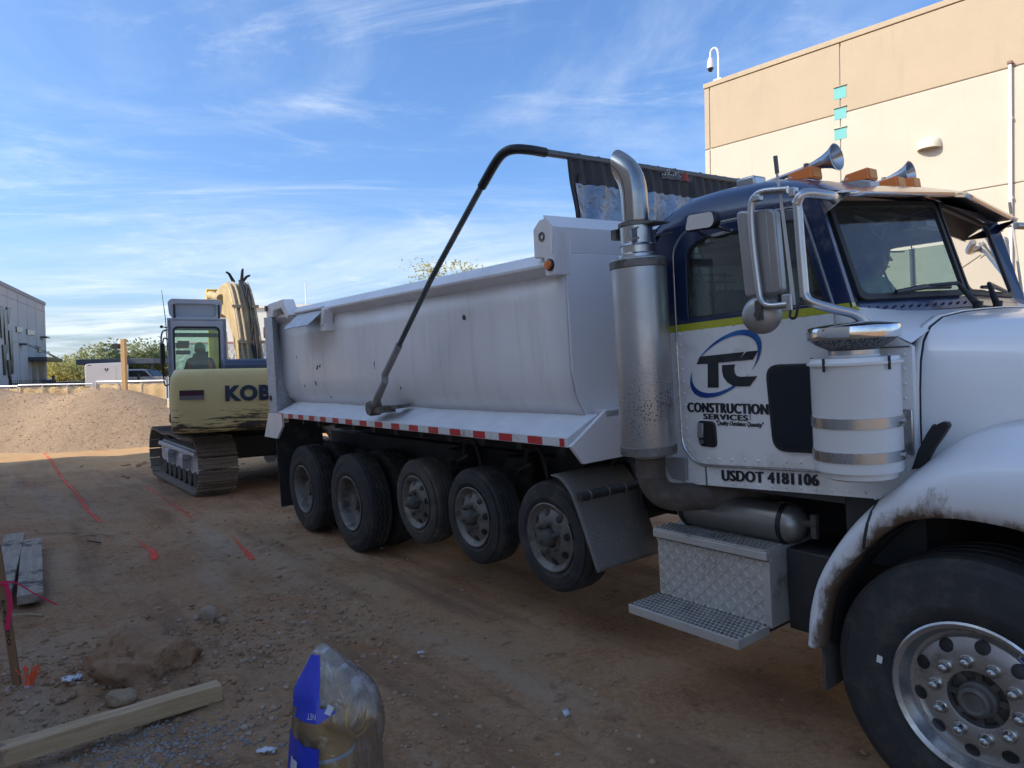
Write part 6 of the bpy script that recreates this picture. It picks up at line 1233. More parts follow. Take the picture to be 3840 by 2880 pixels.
for side in(-1,1):
    fr_=MB(); fr_.prism([(-1.50,.34),(-1.42,.68),(1.35,.70),(1.5,.56),(1.5,.34),(1.2,.27),(-1.2,.27)],'y',-.16,.16); fr_.prism([(-1.50,.60),(-1.45,.66),(1.3,.68),(1.35,.60)],'y',-.25,.25)
    for u in(-.75,.35):
        fr_.box(u-.13,u+.13,-.30,.30,.52,.60); fr_.box(u-.03,u+.03,-.285,.285,.34,.52)
    tr_=fr_.build('track',egrey,exc,bevel=.012,label='left crawler track nearest the camera' if side<0 else 'right crawler track'); tr_.location=rv_*(side*1.10); tr_.rotation_euler=(0,0,hT+math.pi/2)
    for k in range(7):
        b=MB(); u=-1.15+k*.385; b.lathe([(.002,-.17),(.13,-.17),(.15,-.12),(.11,-.10),(.11,.10),(.15,.12),(.13,.17),(.002,.17)],(u,0,.19),(0,1,0),18); b.build('track_roller',steel_d,tr_)
    for u,n_ in((-1.52,'drive_sprocket'),(1.52,'idler_wheel')):
        b=MB(); b.lathe([(.002,-.10),(.30,-.10),(.36,-.06),(.36,.06),(.30,.10),(.002,.10)],(u,0,.445),(0,1,0),24); b.build(n_,steel_d,tr_)
    for k in range(NS):
        s=k*p_; P,Tn=loop_pt(s); nrm=Vector((Tn.z,0,-Tn.x)); inn=-nrm      # inward normal
        o=bpy.data.objects.new('track_shoe',shoe_me); col.objects.link(o); o.parent=tr_
        o.matrix_local=Matrix(((Tn.x,0,inn.x,P.x),(0,1,0,0),(Tn.z,0,inn.z,P.z+.02),(0,0,0,1)))
b=MB(); b.box(-.85,.85,-.9,.9,.45,.85); b.cyl((0,0,.8),(0,0,1.06),.62,n=32); b.build('car_body',steel_d,exc,bevel=.04).rotation_euler=(0,0,hT)
# upper works, built square-on then swung to the heading
def up(mb,name,m,par=exc,**k):
    o=mb.build(name,m,par,**k)
    if par is exc: o.rotation_euler=(0,0,hUp)
    return o
b=MB(); b.box(-1.30,1.30,-1.7,1.55,1.02,1.20); b.box(-1.32,-.35,-1.9,1.6,1.18,1.32); up(b,'upper_deck',edark,bevel=.02)
# counterweight: rounded block
cpf=[(-1.285,-1.75),(-1.285,-2.30),(-1.25,-2.52),(-1.16,-2.66),(-.8,-2.78),(0,-2.84),(.8,-2.78),(1.16,-2.66),(1.25,-2.52),(1.285,-2.30),(1.285,-1.75)]
rows=[]
for z,k in((1.06,.90),(1.10,.965),(1.18,.99),(1.55,1.0),(1.80,.995),(1.90,.985),(1.97,.965),(2.01,.93)):
    rows.append([(x*(.98+.02*k)*(1 if z<1.85 else 1-.9*(z-1.85)**1.5),-1.75+(y+1.75)*k,z) for x,y in cpf])
b=MB(); b.grid(rows); b.add([rows[0][i] for i in range(11)],[tuple(range(11))]); b.add([rows[-1][i] for i in range(11)],[tuple(range(11))]); cw=up(b,'counterweight',cwm,smooth=50,label='cream counterweight with scraped dark lower edge')
def cwy(x): return float(np.interp(x,[p[0] for p in cpf[3:8]],[p[1] for p in cpf[3:8]]))-.012
# lettering wrapped on the rear face and tail lamps
place_text('counterweight_lettering','KOBELCO',mat('letter_navy',(.012,.022,.05),.5),cw,(-.53,.93,1.52,1.76),lambda X,Y,z:Vector((X,cwy(X)-.006-z,Y)),offset=.055,space=1.12,extrude=.002)
for sx in(-1,1):
    b=MB(); xs=[-1.15,-1.05,-.92,-.82]; b.grid([[(sx*x,cwy(sx*x if abs(x)<1.16 else sx*1.16)+(.06 if abs(x)>1.16 else 0)-.012,z) for x in xs] for z in(1.56,1.59,1.62)]); b.build('tail_lamp_white',mat('lamp_white',(.15,.135,.13),.3),cw,smooth=0,fix=False)
    b=MB(); b.grid([[(sx*x,cwy(sx*x if abs(x)<1.16 else sx*1.16)+(.06 if abs(x)>1.16 else 0)-.013,z) for x in xs] for z in(1.62,1.66,1.70)]); b.build('tail_lamp_red',mat('lamp_red',(.06,.008,.02),.3),cw,smooth=0,fix=False)
# engine hood
b=MB(); b.prism([(-1.80,1.95),(-1.80,2.10),(-1.72,2.17),(-.75,2.19),(-.65,2.12),(-.65,1.2),(-1.75,1.2)],'x',-.52,1.25); eh=up(b,'engine_hood',mat('engine_hood_navy',(.035,.05,.085),.45),bevel=.05,seg=3)
b=MB(); b.box(-.50,1.22,-1.85,-1.70,1.90,2.10); b.build('hood_edge',mat('engine_hood_navy',(.035,.05,.085),.45),eh,bevel=.04)
b=MB(); b.box(-1.31,-.55,-1.72,-.55,1.2,1.72); up(b,'side_door',egrey,bevel=.03)
# cab with glazed openings
CX0,CX1,CY0,CY1,CZ0,CZ1=-1.35,-.40,-.55,1.15,1.20,2.90
cabx=MB()
def wallring(mb,x0,x1,z0,z1,hx0,hx1,hz0,hz1,y0,y1):
    ringplate(mb,rounded([(x0,z0),(x1,z0),(x1,z1),(x0,z1)],.07,4),rounded([(hx0,hz0),(hx1,hz0),(hx1,hz1),(hx0,hz1)],.08,5),((hx0+hx1)/2,(hz0+hz1)/2),y0,y1,32)
wallring(cabx,CX0,CX1,CZ0,CZ1,-1.25,-.52,1.86,2.76,CY0,CY0+.07); wallring(cabx,CX0,CX1,CZ0,CZ1,-1.34,-.48,1.55,2.80,CY1-.06,CY1)
for x in(CX0,CX1-.06):
    cabx.box(x,x+.06,CY0,CY1,CZ0,1.75); cabx.box(x,x+.06,CY0,CY1,2.78,CZ1); cabx.box(x,x+.06,CY0,CY0+.12,1.7,2.82); cabx.box(x,x+.06,CY1-.10,CY1,1.7,2.82); cabx.box(x,x+.06,.35,.42,1.7,2.9)
cabx.box(CX0,CX1,CY0,CY1,2.87,2.92); cabx.box(CX0,CX1,CY0,CY1,1.2,1.26)
ecab=up(cabx,'operator_cab',egrey,bevel=.015,label='grey operator cab with open roof hatch')
b=MB(); ringplate(b,rounded([(-1.265,1.845),(-.505,1.845),(-.505,2.775),(-1.265,2.775)],.09,5),rounded([(-1.235,1.875),(-.535,1.875),(-.535,2.745),(-1.235,2.745)],.07,5),(-.91,2.31),CY0-.012,CY0+.01,32); b.build('rear_gasket',blackr,ecab,smooth=0)
eg=glass('exc_glass',(.80,.92,.87),.97)
b=MB(); b.box(-1.29,-.53,CY0+.02,CY0+.024,1.87,2.75); b.build('rear_window',eg,ecab,smooth=0); b=MB(); b.box(-1.34,-.48,CY1-.03,CY1-.026,1.55,2.8); b.build('front_window',eg,ecab,smooth=0)
for x in(CX0+.03,CX1-.03):
    b=MB(); b.box(x-.002,x+.002,CY0+.1,CY1-.1,1.75,2.78); b.build('side_window',eg,ecab,smooth=0)
b=MB(); b.box(-1.29,-.43,.95,1.0,2.66,2.74); b.box(-1.22,-1.02,.80,.85,2.50,2.58); b.build('front_bar',edark,ecab)
b=MB(); b.box(-1.26,-1.02,.86,.9,2.44,2.55); b.build('red_panel',mat('red_panel',(.40,.06,.07),.5),ecab,bevel=.02)
b=MB(); b.box(-1.26,-1.0,.84,.88,2.32,2.40); b.build('dark_panel_piece',edark,ecab,bevel=.02)
b=MB(); b.box(-1.05,-.62,-.30,.25,1.45,1.62); b.hexa([(-1.02,-.38,1.60),(-.68,-.38,1.60),(-.68,-.24,1.62),(-1.02,-.24,1.62),(-1.0,-.46,2.10),(-.70,-.46,2.10),(-.70,-.36,2.10),(-1.0,-.36,2.10)]); b.hexa([(-.98,-.48,2.08),(-.72,-.48,2.08),(-.72,-.40,2.08),(-.98,-.40,2.08),(-.96,-.49,2.30),(-.70,-.49,2.34),(-.70,-.42,2.34),(-.96,-.42,2.30)]); b.box(-.95,-.7,-.2,.15,1.25,1.46); b.build('operator_seat',mat('seat_slate',(.07,.085,.11),.7),ecab,bevel=.03,seg=3)
# roof hatch standing open
b=MB(); hx=rounded([(-1.26,2.93),(-.50,2.93),(-.46,3.02),(-.44,3.24),(-.50,3.30),(-1.29,3.30),(-1.35,3.24),(-1.33,3.02)],.03,3); hi=rounded([(-1.24,2.98),(-.55,2.98),(-.55,3.21),(-1.24,3.21)],.04,4); ringplate(b,hx,hi,(-.91,3.10),-.10,-.02,32); ht=up(b,'roof_hatch',egrey,bevel=.01)
b=MB(); b.box(-1.25,-.54,-.045,-.035,2.97,3.22); b.build('hatch_panel',mat('hatch_frosted',(.36,.39,.40),.6),ht,smooth=0)
for x in(-1.24,-.50):
    b=MB(); b.cyl((x,-.10,2.92),(x,-.12,3.20),.018,n=8); b.build('hatch_strut',black,ht)
for x in(-1.1,-.65):
    b=MB(); b.box(x-.05,x+.05,-.14,-.06,2.91,2.95); b.build('hatch_hinge',black,ht)
b=MB(); b.tube([(-1.40,.9,2.4),(-1.42,.88,3.0),(-1.47,.86,3.55)],[.010,.008,.004],6); up(b,'radio_antenna',black)
b=MB(); b.tube(spline([(-1.38,.1,2.75),(-1.45,.0,2.70),(-1.47,-.1,2.5),(-1.46,-.1,2.0),(-1.40,-.1,1.9)],5),.014,6); b.tube(spline([(-1.38,.5,2.6),(-1.46,.45,2.55),(-1.46,.45,1.8),(-1.38,.5,1.75)],5),.014,6); up(b,'grab_rail',black)
b=MB(); b.box(-1.50,-1.42,.1,.14,2.15,2.50); up(b,'side_mirror',black,bevel=.01)
b=MB(); b.ball((-1.46,.0,2.80),.028,8,5); b.cyl((-1.46,.0,2.80),(-1.33,.05,2.78),.010,n=6); up(b,'lamp_knob',black)
# boom: swept box section with two plates and hydraulic lines
BA=math.radians(5)
def bp(s,x,dz=0,dn=0):
    pass
bc=[(.02,.75,1.35),(.0,1.25,2.10),(-.05,1.75,2.78),(-.11,2.25,3.30),(-.18,2.75,3.56),(-.32,3.6,3.60),(-.48,4.6,3.50)]
bcs=spline([(a+.12,b_,c) for a,b_,c in bc],5); rows=[]
for i,p in enumerate(bcs):
    d=(bcs[min(i+1,len(bcs)-1)]-bcs[max(i-1,0)]).normalized(); xx=Vector((1,0,0)); n_=xx.cross(d).normalized(); q=i/(len(bcs)-1); hh=.20+.22*math.sin(math.pi*min(1,q*1.1))**.8; ww=.235-.02*q
    rows.append([p+xx*ww+n_*hh,p-xx*ww+n_*hh,p-xx*ww-n_*hh,p+xx*ww-n_*hh])
b=MB(); b.grid(rows,True); b.add(rows[0],[(0,1,2,3)]); b.add(rows[-1],[(3,2,1,0)]); boom=up(b,'boom',boomp,bevel=.02,smooth=25,label='worn cream boom with hydraulic lines')
def onboom(q,x,off):
    i=q*(len(bcs)-1); k=int(min(i,len(bcs)-2)); p=bcs[k].lerp(bcs[k+1],i-k); d=(bcs[k+1]-bcs[k]).normalized(); n_=Vector((1,0,0)).cross(d).normalized(); hh=.20+.22*math.sin(math.pi*min(1,q*1.1))**.8
    # back side of the boom faces the camera
    sgn=-1 if n_.y>0 else 1
    return p+Vector((x,0,0))+n_*sgn*(hh+off)
for x in(-.17,-.07,.10,.20):
    pts=[onboom(q,x,.035) for q in(.10,.2,.3,.4,.5,.58)]; lo=onboom(.06,x*.9,.05); end=lo+Vector((.22 if x<0 else -.20,-.10,-.10)); b=MB(); b.tube([end,lo]+pts+[onboom(.64,x*1.1,.03)],.026,8); b.build('hydraulic_line',hose,boom)
for q in(.22,.40):
    for x in(-.14,.18):
        b=MB(); p=onboom(q,x,.05); b.obox(p,(1,0,0),(0,1,0),(0,0,1),.10,.03,.03); b.build('line_clamp',hose,boom)
b=MB()
for k in range(6):
    r=random.Random(k); x=.03+.015*k; b.tube(spline([onboom(q,x+r.uniform(-.05,.05),.05+r.uniform(0,.05)) for q in(.10,.2,.3,.42,.55,.66)],4),.018,6)
b.build('hose_bundle',hoseb,boom)
for (x,dx,dz,q) in((-.02,-.16,.22,.68),(.12,.03,.30,.66),(.14,.18,.16,.68)):
    p=onboom(q,x,.03); b=MB(); b.tube([p,p+Vector((dx*.6,-.05,dz*.8)),p+Vector((dx,-.05,dz))],[.04,.03,.022],6); b.build('hose_end',hoseb,boom)
for x in(-.40,.44):
    b=MB(); b.cyl((x+.0,1.9,2.80),(x+.08*(1 if x>0 else -1),1.9,2.80),.12,n=16); b.build('cylinder_pin',mat('pin_orange',(.45,.25,.05),.5),boom)
for x in(-.34,.52):
    b=MB(); b.cyl((x,1.05,1.25),(x,1.55,2.25),.085,n=14); b.cyl((x,1.55,2.25),(x,1.9,2.80),.05,n=12); b.build('boom_cylinder',mat('cyl_blue_grey',(.35,.42,.55),.35,.5),boom)
b=MB(); b.hexa([(-.60,4.35,1.3),(-.32,4.35,1.3),(-.32,4.7,1.3),(-.60,4.7,1.3),(-.64,4.4,3.98),(-.36,4.4,3.98),(-.36,5.0,3.98),(-.64,5.0,3.98)]); up(b,'stick_arm',yel,bevel=.02)
b=MB(); b.cyl((-.35,3.0,3.62),(-.55,4.5,3.85),.10,n=14); up(b,'arm_cylinder',boomp)
b=MB(); b.box(-.75,-.2,4.2,4.8,.35,1.3); up(b,'bucket',edark,bevel=.05)
b=MB(); b.box(.55,.95,.3,1.1,1.2,1.9); b.build('valve_cover',cream,exc,bevel=.03).rotation_euler=(0,0,hUp)
# ================================================================= people
skin=mat('skin',(.36,.21,.14),.6,c2=(.40,.24,.165),nscale=8)
def person(label,M4,shirt,trousers,cap_m,vest=None,lean=0.0,hands=None):
    """seated figure, x forward, y left, z up from the seat; one skinned body"""
    e=bpy.data.objects.new('person',None); col.objects.link(e); e.matrix_world=M4; e.empty_display_size=.1; tag(e,label,'person')
    V=[];E_=[];Rd=[]
    def v(p,r): V.append(p); Rd.append(r); return len(V)-1
    def ed(a,b): E_.append((a,b))
    pel=v((0,0,.10),(.15,.12)); wa=v((.0,0,.25),(.15,.11)); ch=v((.01+lean*.5,0,.42),(.17,.12)); sh=v((.01+lean,0,.53),(.13,.09)); nk=v((.02+lean,0,.60),(.055,.055)); ja=v((.05+lean,0,.66),(.065,.075)); hm=v((.045+lean,0,.735),(.078,.095)); ht_=v((.03+lean,0,.80),(.062,.075))
    for a,b in((pel,wa),(wa,ch),(ch,sh),(sh,nk),(nk,ja),(ja,hm),(hm,ht_)): ed(a,b)
    hands=hands or ((.42,.20,.36),(.42,-.20,.36))
    tips=[]
    for s,hp in((1,hands[0]),(-1,hands[1])):
        so_=v((.0+lean,s*.185,.515),(.068,.065)); el=v((.16+lean*.5,s*.25,.28),(.046,.046)); wr=v(hp,(.030,.026)); pm=v((hp[0]+.07,hp[1],hp[2]+.005),(.018,.040)); ed(sh,so_);ed(so_,el);ed(el,wr);ed(wr,pm)
        for k in range(4):
            f1=v((hp[0]+.105,hp[1]+(k-1.5)*.020,hp[2]+.004),(.009,.009)); f2=v((hp[0]+.135-.004*abs(k-1),hp[1]+(k-1.5)*.021,hp[2]-.012),(.008,.008)); f3=v((hp[0]+.135-.006*abs(k-1),hp[1]+(k-1.5)*.020,hp[2]-.036),(.007,.007)); ed(pm,f1);ed(f1,f2);ed(f2,f3)
        t1=v((hp[0]+.055,hp[1]-s*.045,hp[2]-.01),(.010,.010)); t2=v((hp[0]+.085,hp[1]-s*.055,hp[2]-.03),(.008,.008)); ed(pm,t1);ed(t1,t2)
        hi=v((.04,s*.10,.08),(.085,.085)); kn=v((.46,s*.14,.10),(.062,.062)); an=v((.50,s*.14,-.30),(.042,.042)); to=v((.66,s*.15,-.34),(.042,.032)); ed(pel,hi);ed(hi,kn);ed(kn,an);ed(an,to)
    me=bpy.data.meshes.new('body'); me.from_pydata(V,E_,[]); o=bpy.data.objects.new('body',me); col.objects.link(o); o.parent=e
    m=o.modifiers.new('skin','SKIN'); m.use_smooth_shade=True
    for i,sv in enumerate(me.skin_vertices[0].data): sv.radius=Rd[i]; sv.use_root=(i==0)
    s2=o.modifiers.new('sub','SUBSURF'); s2.levels=2; s2.render_levels=2
    # skin above the collar and at the hands, cloth elsewhere
    bm_=mat(shirt[0]+'_body',shirt[1],.85); N,Lk,bs=nodes_of(bm_); t=N.new('ShaderNodeTexCoord'); sx=N.new('ShaderNodeSeparateXYZ'); Lk.new(t.outputs['Object'],sx.inputs[0])
    def gt(src,val):
        q=N.new('ShaderNodeMath'); q.operation='GREATER_THAN'; Lk.new(src,q.inputs[0]); q.inputs[1].default_value=val; return q.outputs[0]
    mx=N.new('ShaderNodeMix'); mx.data_type='RGBA'; mx.inputs[6].default_value=(*trousers,1); mx.inputs[7].default_value=(*shirt[1],1); Lk.new(gt(sx.outputs[2],.17),mx.inputs[0])
    mx2=N.new('ShaderNodeMix'); mx2.data_type='RGBA'; Lk.new(mx.outputs[2],mx2.inputs[6]); mx2.inputs[7].default_value=(.36,.21,.14,1)
    an_=N.new('ShaderNodeMath'); an_.operation='MULTIPLY'; Lk.new(gt(sx.outputs[0],.38),an_.inputs[0]); Lk.new(gt(sx.outputs[2],.22),an_.inputs[1]); ax_=N.new('ShaderNodeMath'); ax_.operation='MAXIMUM'; Lk.new(an_.outputs[0],ax_.inputs[0]); Lk.new(gt(sx.outputs[2],.595),ax_.inputs[1]); Lk.new(ax_.outputs[0],mx2.inputs[0]); Lk.new(mx2.outputs[2],bs.inputs['Base Color']); me.materials.append(bm_)
    hx=lean
    b=MB(); b.prism([(.115,.69),(.155,.685),(.120,.74)],'y',-.018,.018); b.build('nose',skin,e,bevel=.008)
    b=MB(); b.box(.108,.122,-.03,.03,.648,.656); b.build('mouth',mat('lips',(.25,.10,.08),.6),e,bevel=.003)
    for s in(-1,1):
        b=MB(); b.ball((.108,s*.034,.735),.013,8,6); b.build('eye',mat('eye_dark',(.03,.02,.02),.3),e)
        b=MB(); b.ball((.03,s*.085,.715),.03,8,6,(.7,.4,1.1)); b.build('ear',skin,e)
    b=MB(); rows=[]
    for i in range(8):
        ph=math.pi/2*i/7; rows.append([(.025+.108*math.cos(ph)*math.cos(t),.096*math.cos(ph)*math.sin(t),.745+.115*math.sin(ph)) for t in np.linspace(0,6.2832,21)[:-1]])
    b.grid(rows,True); b.add([(.10,-.075,.748),(.10,.075,.748),(.205,.055,.735),(.222,0,.733),(.205,-.055,.735)],[(0,4,3,2,1)]); cp_=b.build('cap',cap_m,e,smooth=50); cp_.modifiers.new('t','SOLIDIFY').thickness=.006
    b=MB(); rows=[]
    for z,k in((.66,.92),(.70,1.0),(.75,1.0)): rows.append([(.028-.105*k*math.cos(t),.092*k*math.sin(t),z) for t in np.linspace(-1.15,1.15,12)])
    b.grid(rows); h_=b.build('hair',mat('hair_dark',(.015,.012,.010),.7),e,smooth=50); h_.modifiers.new('t','SOLIDIFY').thickness=.012
    if vest:
        b=MB(); rows=[]
        for z,rx,ry in((.20,.165,.185),(.32,.150,.190),(.42,.150,.205),(.50,.125,.200),(.55,.085,.165)): rows.append([(.005+hx*z+rx*math.cos(t),ry*math.sin(t),z) for t in np.linspace(0,6.2832,25)[:-1]])
        b.grid(rows,True); vo=b.build('safety_vest',vest,e,smooth=60); vo.modifiers.new('t','SOLIDIFY').thickness=.008
    return e
tM=truck.matrix_world.copy()
person('truck driver in a green shirt and dark cap behind the windshield',tM@Matrix.Translation((-1.24,1.87,1.76))@Matrix.Rotation(0,4,'Z'),('driver',(.10,.26,.10)),(.05,.06,.09),mat('cap_dark',(.03,.035,.05),.8),hands=((.27,.12,.30),(.27,-.16,.30)))
vestm=mat('vest_orange',(.75,.10,.06),.6); 
eM=Matrix.Translation((EXC.x,EXC.y,EZ))@Matrix.Rotation(hUp,4,'Z')@Matrix.Translation((-.84,-.10,1.66))@Matrix.Rotation(math.pi/2,4,'Z')
person('excavator operator in an orange vest and bright green cap in the cab',eM,('operator',(.035,.04,.055)),(.04,.045,.06),mat('cap_green',(.03,.32,.10),.7),vest=vestm)
# ================================================================= foreground
lum=mat('weathered_timber',(.44,.29,.155),.85,c2=(.56,.40,.235),nscale=5,stretch=(.6,9,9),bump=.4,bscale=30,dirt=(.10,.085,.07),dscale=3,dlo=.60,dhi=.72)
greyw=mat('grey_plank',(.31,.245,.185),.9,c2=(.41,.335,.26),nscale=4,stretch=(.7,8,8),bump=.4,bscale=30,dirt=(.10,.08,.065),dscale=4,dlo=.52,dhi=.62)
def plank(name,label,cat,a,b_,wd,ht,m,za,zb,group=None,roll=0):
    a=Vector((a[0],a[1],za));b_=Vector((b_[0],b_[1],zb)); L=(b_-a).length; d=(b_-a)/L; s=Vector((-d.y,d.x,0)).normalized(); n=d.cross(s)*1.0
    if n.z<0:n=-n; s=-s
    mb=MB(); rows=[]; n_=14; r=random.Random(len(label))
    for i in range(n_+1):
        t=L*i/n_; j=[r.uniform(-.002,.002) for _ in range(4)]
        rows.append([(t,-wd/2+j[0],0),(t,wd/2+j[1],0),(t,wd/2+j[2],ht+j[3]),(t,-wd/2+j[1],ht+j[2])])
    mb.grid(rows,True); mb.add(rows[0],[(0,1,2,3)]); mb.add(rows[-1],[(3,2,1,0)])
    o=mb.build(name,m,None,bevel=.004,smooth=0); d3=Matrix(((d.x,s.x,n.x,a.x),(d.y,s.y,n.y,a.y),(d.z,s.z,n.z,a.z),(0,0,0,1))); o.matrix_world=d3
    return tag(o,label,cat,group)
plank('timber_beam','long square weathered timber lying across the lower left corner','timber',(-3.10,3.22),(-1.83,4.31),.10,.098,lum,float(gz(-3.1,3.22))+.075,float(gz(-1.83,4.31))+.0)
plank('grey_plank','outer grey plank at the left edge with a cracked end, furthest left','plank',(-4.62,6.28),(-6.10,8.62),.20,.075,greyw,-.20,-.17,'grey planks stacked at the left edge')
plank('grey_plank','grey dirt-covered plank at the left edge, right one of the two','plank',(-4.38,6.36),(-5.75,8.40),.20,.085,greyw,-.235,-.20,'grey planks stacked at the left edge')
pb=MB(); pb.box(-.30,.30,-.16,.16,0,.02); o=pb.build('white_board',mat('dirty_white_board',(.42,.42,.43),.8,c2=(.34,.33,.33),nscale=4),None,bevel=.003); o.location=(-5.15,6.75,-.11); o.rotation_euler=(.05,.10,1.9); tag(o,'small dirty white board resting on the left plank','board')
# survey stake with flagging and marker bristles
sk=empty('survey_stake','brown survey stake leaning at the left edge with pencilled marks','stake',(-3.27,4.60,float(gz(-3.27,4.60))-.05)); sk.rotation_euler=(0,-.10,.15)
stm=mat('stake_wood',(.24,.125,.06),.85,c2=(.30,.165,.085),nscale=4,stretch=(7,7,.7))
b=MB(); b.box(-.024,.024,-.010,.010,0,.98); b.build('stake',stm,sk,bevel=.002)
place_text('stake_writing','F+1.00',mat('pencil_black',(.03,.025,.02),.7),sk,(0,.30,-.011,.011),lambda X,Y,z:Vector((-Y-.003,-.0112-z,.62-X)),offset=.01,extrude=.0004)
pk=mat('pink_ribbon',(.70,.02,.10),.45)
b=MB(); b.tube([(-.03,-.012,.72),(.0,-.014,.73),(.028,-.008,.725)],.012,6); b.grid([[(.012+.02*math.sin(t*4)+.015*k,-.014-.03*t,.73-.30*t) for k in(0,1,2)] for t in np.linspace(0,1,8)]); b.build('flagging',pk,sk,smooth=60)
b=MB(); b.grid([[(.02+.34*t,-.014-.10*t+.01*math.sin(t*9),.735-.16*t+.012*k+.02*math.sin(t*5)) for k in(0,1)] for t in np.linspace(0,1,12)]); b.build('flagging_tail',pk,sk,smooth=60)
bs_=empty('marker_bristles','bright orange bristle marker at the foot of the survey stake','marker',(-3.17,4.56,float(gz(-3.17,4.56))-.01)); b=MB(); r=random.Random(2)
for k in range(14):
    a=r.uniform(-.5,.5); q=r.uniform(-.02,.02); b.tube([(q,r.uniform(-.012,.012),0),(q+.05*a,0,.08),(q+.14*a,r.uniform(-.02,.02),r.uniform(.12,.16))],.0032,5)
b.build('bristles',mat('neon_orange',(.95,.12,.03),.5),bs_); b=MB(); b.cyl((0,0,-.01),(0,0,.02),.028,n=12); b.build('base',mat('base_grey',(.45,.40,.40),.6),bs_)
# boulder and rocks
def rock(name,label,c,sx,sy,sz,seed,m,cat='rock',sub=4,group=None,flat=.0,n=40,rough=0):
    rows=[]; r=np.random.default_rng(seed); ax=r.normal(0,1,(13,3)); ax/=np.linalg.norm(ax,axis=1)[:,None]; of=(.66+.28*r.random(13)) if rough else (.50+.34*r.random(13))
    P=[]
    for i in range(n//2+1):
        ph=math.pi*i/(n//2); P.append([(math.sin(ph)*math.cos(2*math.pi*j/n),math.sin(ph)*math.sin(2*math.pi*j/n),-math.cos(ph)) for j in range(n)])
    P=np.array(P); k=np.ones(P.shape[:2])
    for a,o_ in zip(ax,of):
        d=P@a; k=np.minimum(k,np.where(d>.05,o_/np.maximum(d,.05),9))
    k=k*(1+.05*fbm(P[...,0]*3+seed,P[...,1]*3+P[...,2]*2,seed,4)+.03*fbm(P[...,0]*9,P[...,1]*9+P[...,2]*7,seed+3,3))
    if rough: k=k*(1+.20*fbm(P[...,0]*2.2+3,P[...,1]*2.2+P[...,2]*3,seed+9,5,.6)+.07*np.abs(fbm(P[...,0]*7,P[...,1]*7+P[...,2]*6,seed+5,4,.6)))
    Q=P*k[...,None]*np.array([sx,sy,sz]); b=MB(); b.grid([[tuple(q) for q in row] for row in Q],True)
    o=b.build(name,m,None,smooth=55); o.location=c; return tag(o,label,cat,group)
bldm=mat('boulder_dirt',(.29,.165,.095),.95,c2=(.39,.245,.15),nscale=3,bump=.9,bscale=22,spec=.2,dirt=(.17,.095,.055),dscale=6,dlo=.54,dhi=.66)
rock('boulder','large dirt-covered boulder half buried behind the timber',(-2.56,4.80,float(gbase(-2.56,4.80))+.0),.40,.34,.29,21,bldm,'boulder',n=80,rough=1)
rkm=mat('grey_rock',(.34,.26,.185),.9,c2=(.43,.34,.255),nscale=6,bump=.5,bscale=30,spec=.2)
rock('rock','egg-shaped grey-brown rock on the loose soil, largest loose stone',(-2.50,5.72,float(gz(-2.5,5.72))+.035),.085,.065,.085,5,rkm,n=24)
rock('rock','small flat stone tucked left of the egg-shaped rock',(-2.62,5.76,float(gz(-2.62,5.76))+.012),.05,.045,.03,6,rkm,n=20)
rock('rock','small round stone just right of the egg-shaped rock',(-2.38,5.70,float(gz(-2.38,5.7))+.012),.04,.035,.03,7,rkm,n=20)
rock('soil_lump','crumbly tan soil lump between the boulder and the timber',(-2.46,4.36,float(gz(-2.46,4.36))+.03),.10,.07,.07,9,mat('tan_lump',(.33,.24,.15),.95,c2=(.42,.32,.21),nscale=8,bump=.9,bscale=30,spec=.2),'soil lump',n=28)
# litter
def scrap(label,x,y,sx,sy,rz,m,seed,cat='litter',up_=.012):
    r=random.Random(seed); rows=[]
    for i in range(6):
        rows.append([(sx*(i/5-.5)+r.uniform(-.06,.06)*sx,sy*(j/4-.5)+r.uniform(-.08,.08)*sy,r.uniform(0,.25)*min(sx,sy)) for j in range(5)])
    b=MB(); b.grid(rows); o=b.build('paper_litter',m,None,smooth=20); o.modifiers.new('t','SOLIDIFY').thickness=.0012; o.location=gpt(x,y,up_); o.rotation_euler=(.12,.05,rz); return tag(o,label,cat)
pap=mat('paper_white',(.62,.64,.68),.7,dirt=(.16,.12,.10),dscale=25,dlo=.52,dhi=.60)
scrap('torn white paper scrap on the dirt left of the boulder',-2.89,4.56,.11,.07,.5,pap,1)
scrap('flat white strip of litter left of the bagged pipe fitting',-1.31,3.64,.10,.04,.05,pap,2)
scrap('tiny crumpled pale wrapper in the middle of the dirt',-.66,4.82,.045,.03,.4,pap,3)
cap_=empty('metal_cap','small silver threaded cap lying on the dirt below the step','cap',gpt(.26,3.86,.016)); cap_.rotation_euler=(.2,1.25,.5); b=MB(); b.lathe([(.001,.016),(.020,.016),(.022,.012),(.022,-.016),(.019,-.017),(.018,.010),(.001,.010)],(0,0,0),(0,0,1),18); b.build('cap_body',galv,cap_)
tw2=mat('twig_pale',(.42,.33,.18),.8)
def twig(label,pts,r,m=tw2):
    b=MB(); b.tube(spline([gpt(x,y,r+dz) for x,y,dz in pts],6),r,6); return tag(b.build('twig',m,None),label,'twig')
twig('yellowish bent twig on the dirt beside the survey stake',((-4.45,6.0,.03),(-4.30,6.15,.02),(-4.12,6.13,.01)),.008)
twig('thin pale twig lying on the dirt near the orange wedge',((-5.6,9.0,.01),(-5.3,9.02,.02),(-5.05,8.92,.01)),.009)
twig('short pale twig in the open dirt by the left planks',((-6.25,9.25,.01),(-6.0,9.25,.02),(-5.75,9.22,.01)),.008)
twig('dark dry twig beside the right grey plank',((-5.3,8.75,.01),(-5.15,8.6,.03),(-5.05,8.62,.01)),.009,mat('twig_dark',(.06,.045,.035),.9))
